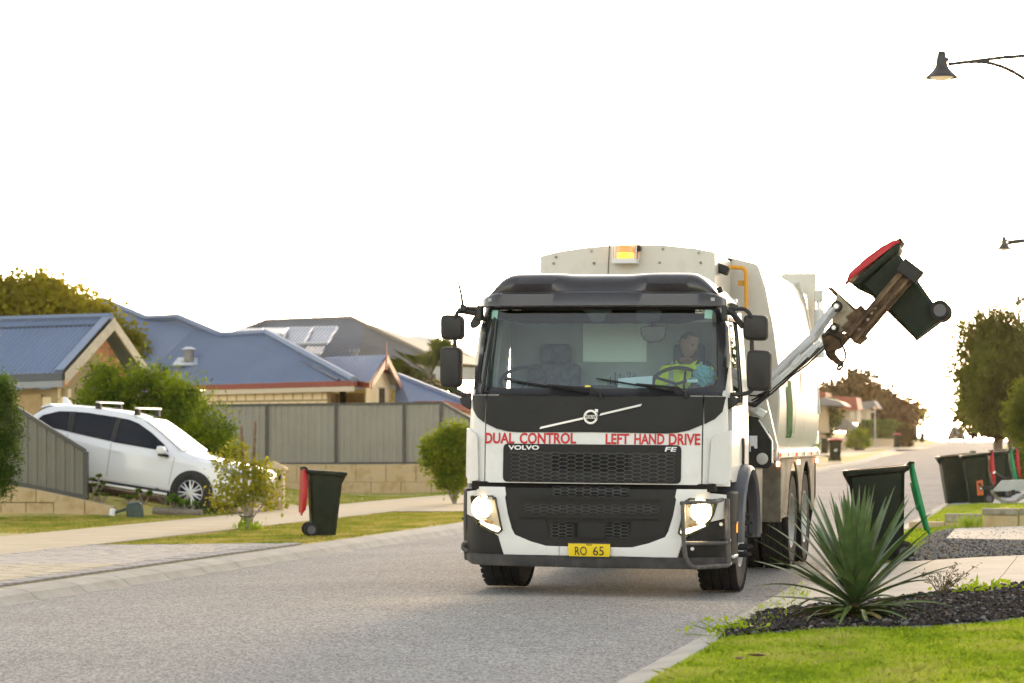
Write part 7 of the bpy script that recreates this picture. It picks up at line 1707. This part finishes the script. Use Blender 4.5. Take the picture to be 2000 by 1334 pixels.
# guard fence near the crest
gf = thing('rail_fence', (0, 0, 0), 'low rail fence by the crest beside the far dark car', 'fence')
for k in range(8):
    q = at(1806 + 4.2 * k, 852, 300); z = H(*q[:2]); MB().box((q[0], q[1], z + .5), (.1, .1, 1.0)).build('fence_post', far_w[4], gf)
a, c = at(1806, 848, 300), at(1836, 847, 300); MB().tube([(a[0], a[1], H(*a[:2]) + .95), (c[0], c[1], H(*c[:2]) + .95)], .06, 4).build('fence_rail', far_w[4], gf)
# bird
c = at(1829, 729, 60); bd = thing('bird', tuple(c), 'tiny dark bird flying low in the bright sky above the street', 'bird')
skin('body', [((-.03, 0, .05), .012), ((0, 0, .0), .028), ((.02, 0, -.05), .012), ((-.035, 0, .075), .014)], [(0, 1), (1, 2), (0, 3)], tb, bd, 1)
for s in (-1, 1): MB().loft([[(-.01, s*.015, .02), (.02, s*.015, -.02)], [(.0, s*.08, .05), (.03, s*.08, .0)], [(.03, s*.14, .02), (.04, s*.14, .01)]], caps=False, closed=False).build('wing', tb, bd, 0)

# ================================================================ ACROSS THE NEAR SIDE (beyond the picture edge, mirrored in the truck's paint)
for i, (x, y, lb_, rm) in enumerate(((11, 66, 'cream house with grey roof on the kerb side beyond the picture edge', far_w[3]), (12, 92, 'cream house with red roof farther along the kerb side beyond the picture edge', far_w[2]), (-21, 128, 'cream house with grey roof across the road, hidden behind the truck', far_w[3]))):
    hs_ = thing('house', (x, y, H(x, y)), lb_, 'house'); MB().box((0, 0, 1.3), (9, 13, 2.6)).build('wall', m_cream, hs_, 0)
    MB().loft([[(-5, -7, 2.6), (5, -7, 2.6), (5, 7, 2.6), (-5, 7, 2.6)], [(-.1, -2.5, 4.9), (.1, -2.5, 4.9), (.1, 2.5, 4.9), (-.1, 2.5, 4.9)]]).build('roof', rm, hs_, 0)
    for dy in (-3.6, 2.2): wo2 = MB().box((-4.51, dy, 1.5), (.06, 1.8, 1.2)).build('window', dwin_, hs_); MB().box((-4.53, dy, .87), (.14, 1.95, .08)).build('window_sill', m_bge, wo2)
for i, (x, y, r_, lb_) in enumerate(((4.5, 78, 1.9, 'leafy street tree outside the picture beside the grey-roofed house'), (5.5, 42, 1.5, 'leafy garden tree outside the picture behind the trailer'))):
    b0 = np.array([x, y, H(x, y)]); P = clumps([(b0 + np.array([0, 0, 2.6 + r_ * .6]), np.array([r_, r_, r_ * 1.15]))], 160, 24, .3, .6); plant('tree', lb_, 'tree', b0, [([b0, b0 + np.array([0, 0, 2.6])], [.12, .08])], P, .22, lf_hedge, .55)
# ================================================================ AIR
hz = bpy.data.materials.new('evening haze'); hz.use_nodes = True; ht = hz.node_tree; ht.nodes.remove(ht.nodes['Principled BSDF'])
pvn = ht.nodes.new('ShaderNodeVolumePrincipled'); pvn.inputs['Color'].default_value = (1, .88, .68, 1); pvn.inputs['Density'].default_value = .00006; pvn.inputs['Anisotropy'].default_value = .75
ht.links.new(pvn.outputs[0], ht.nodes['Material Output'].inputs['Volume'])
MB().box((0, 325, 2.5), (540, 790, 33)).build('haze', hz, None, 0)['kind'] = 'stuff'
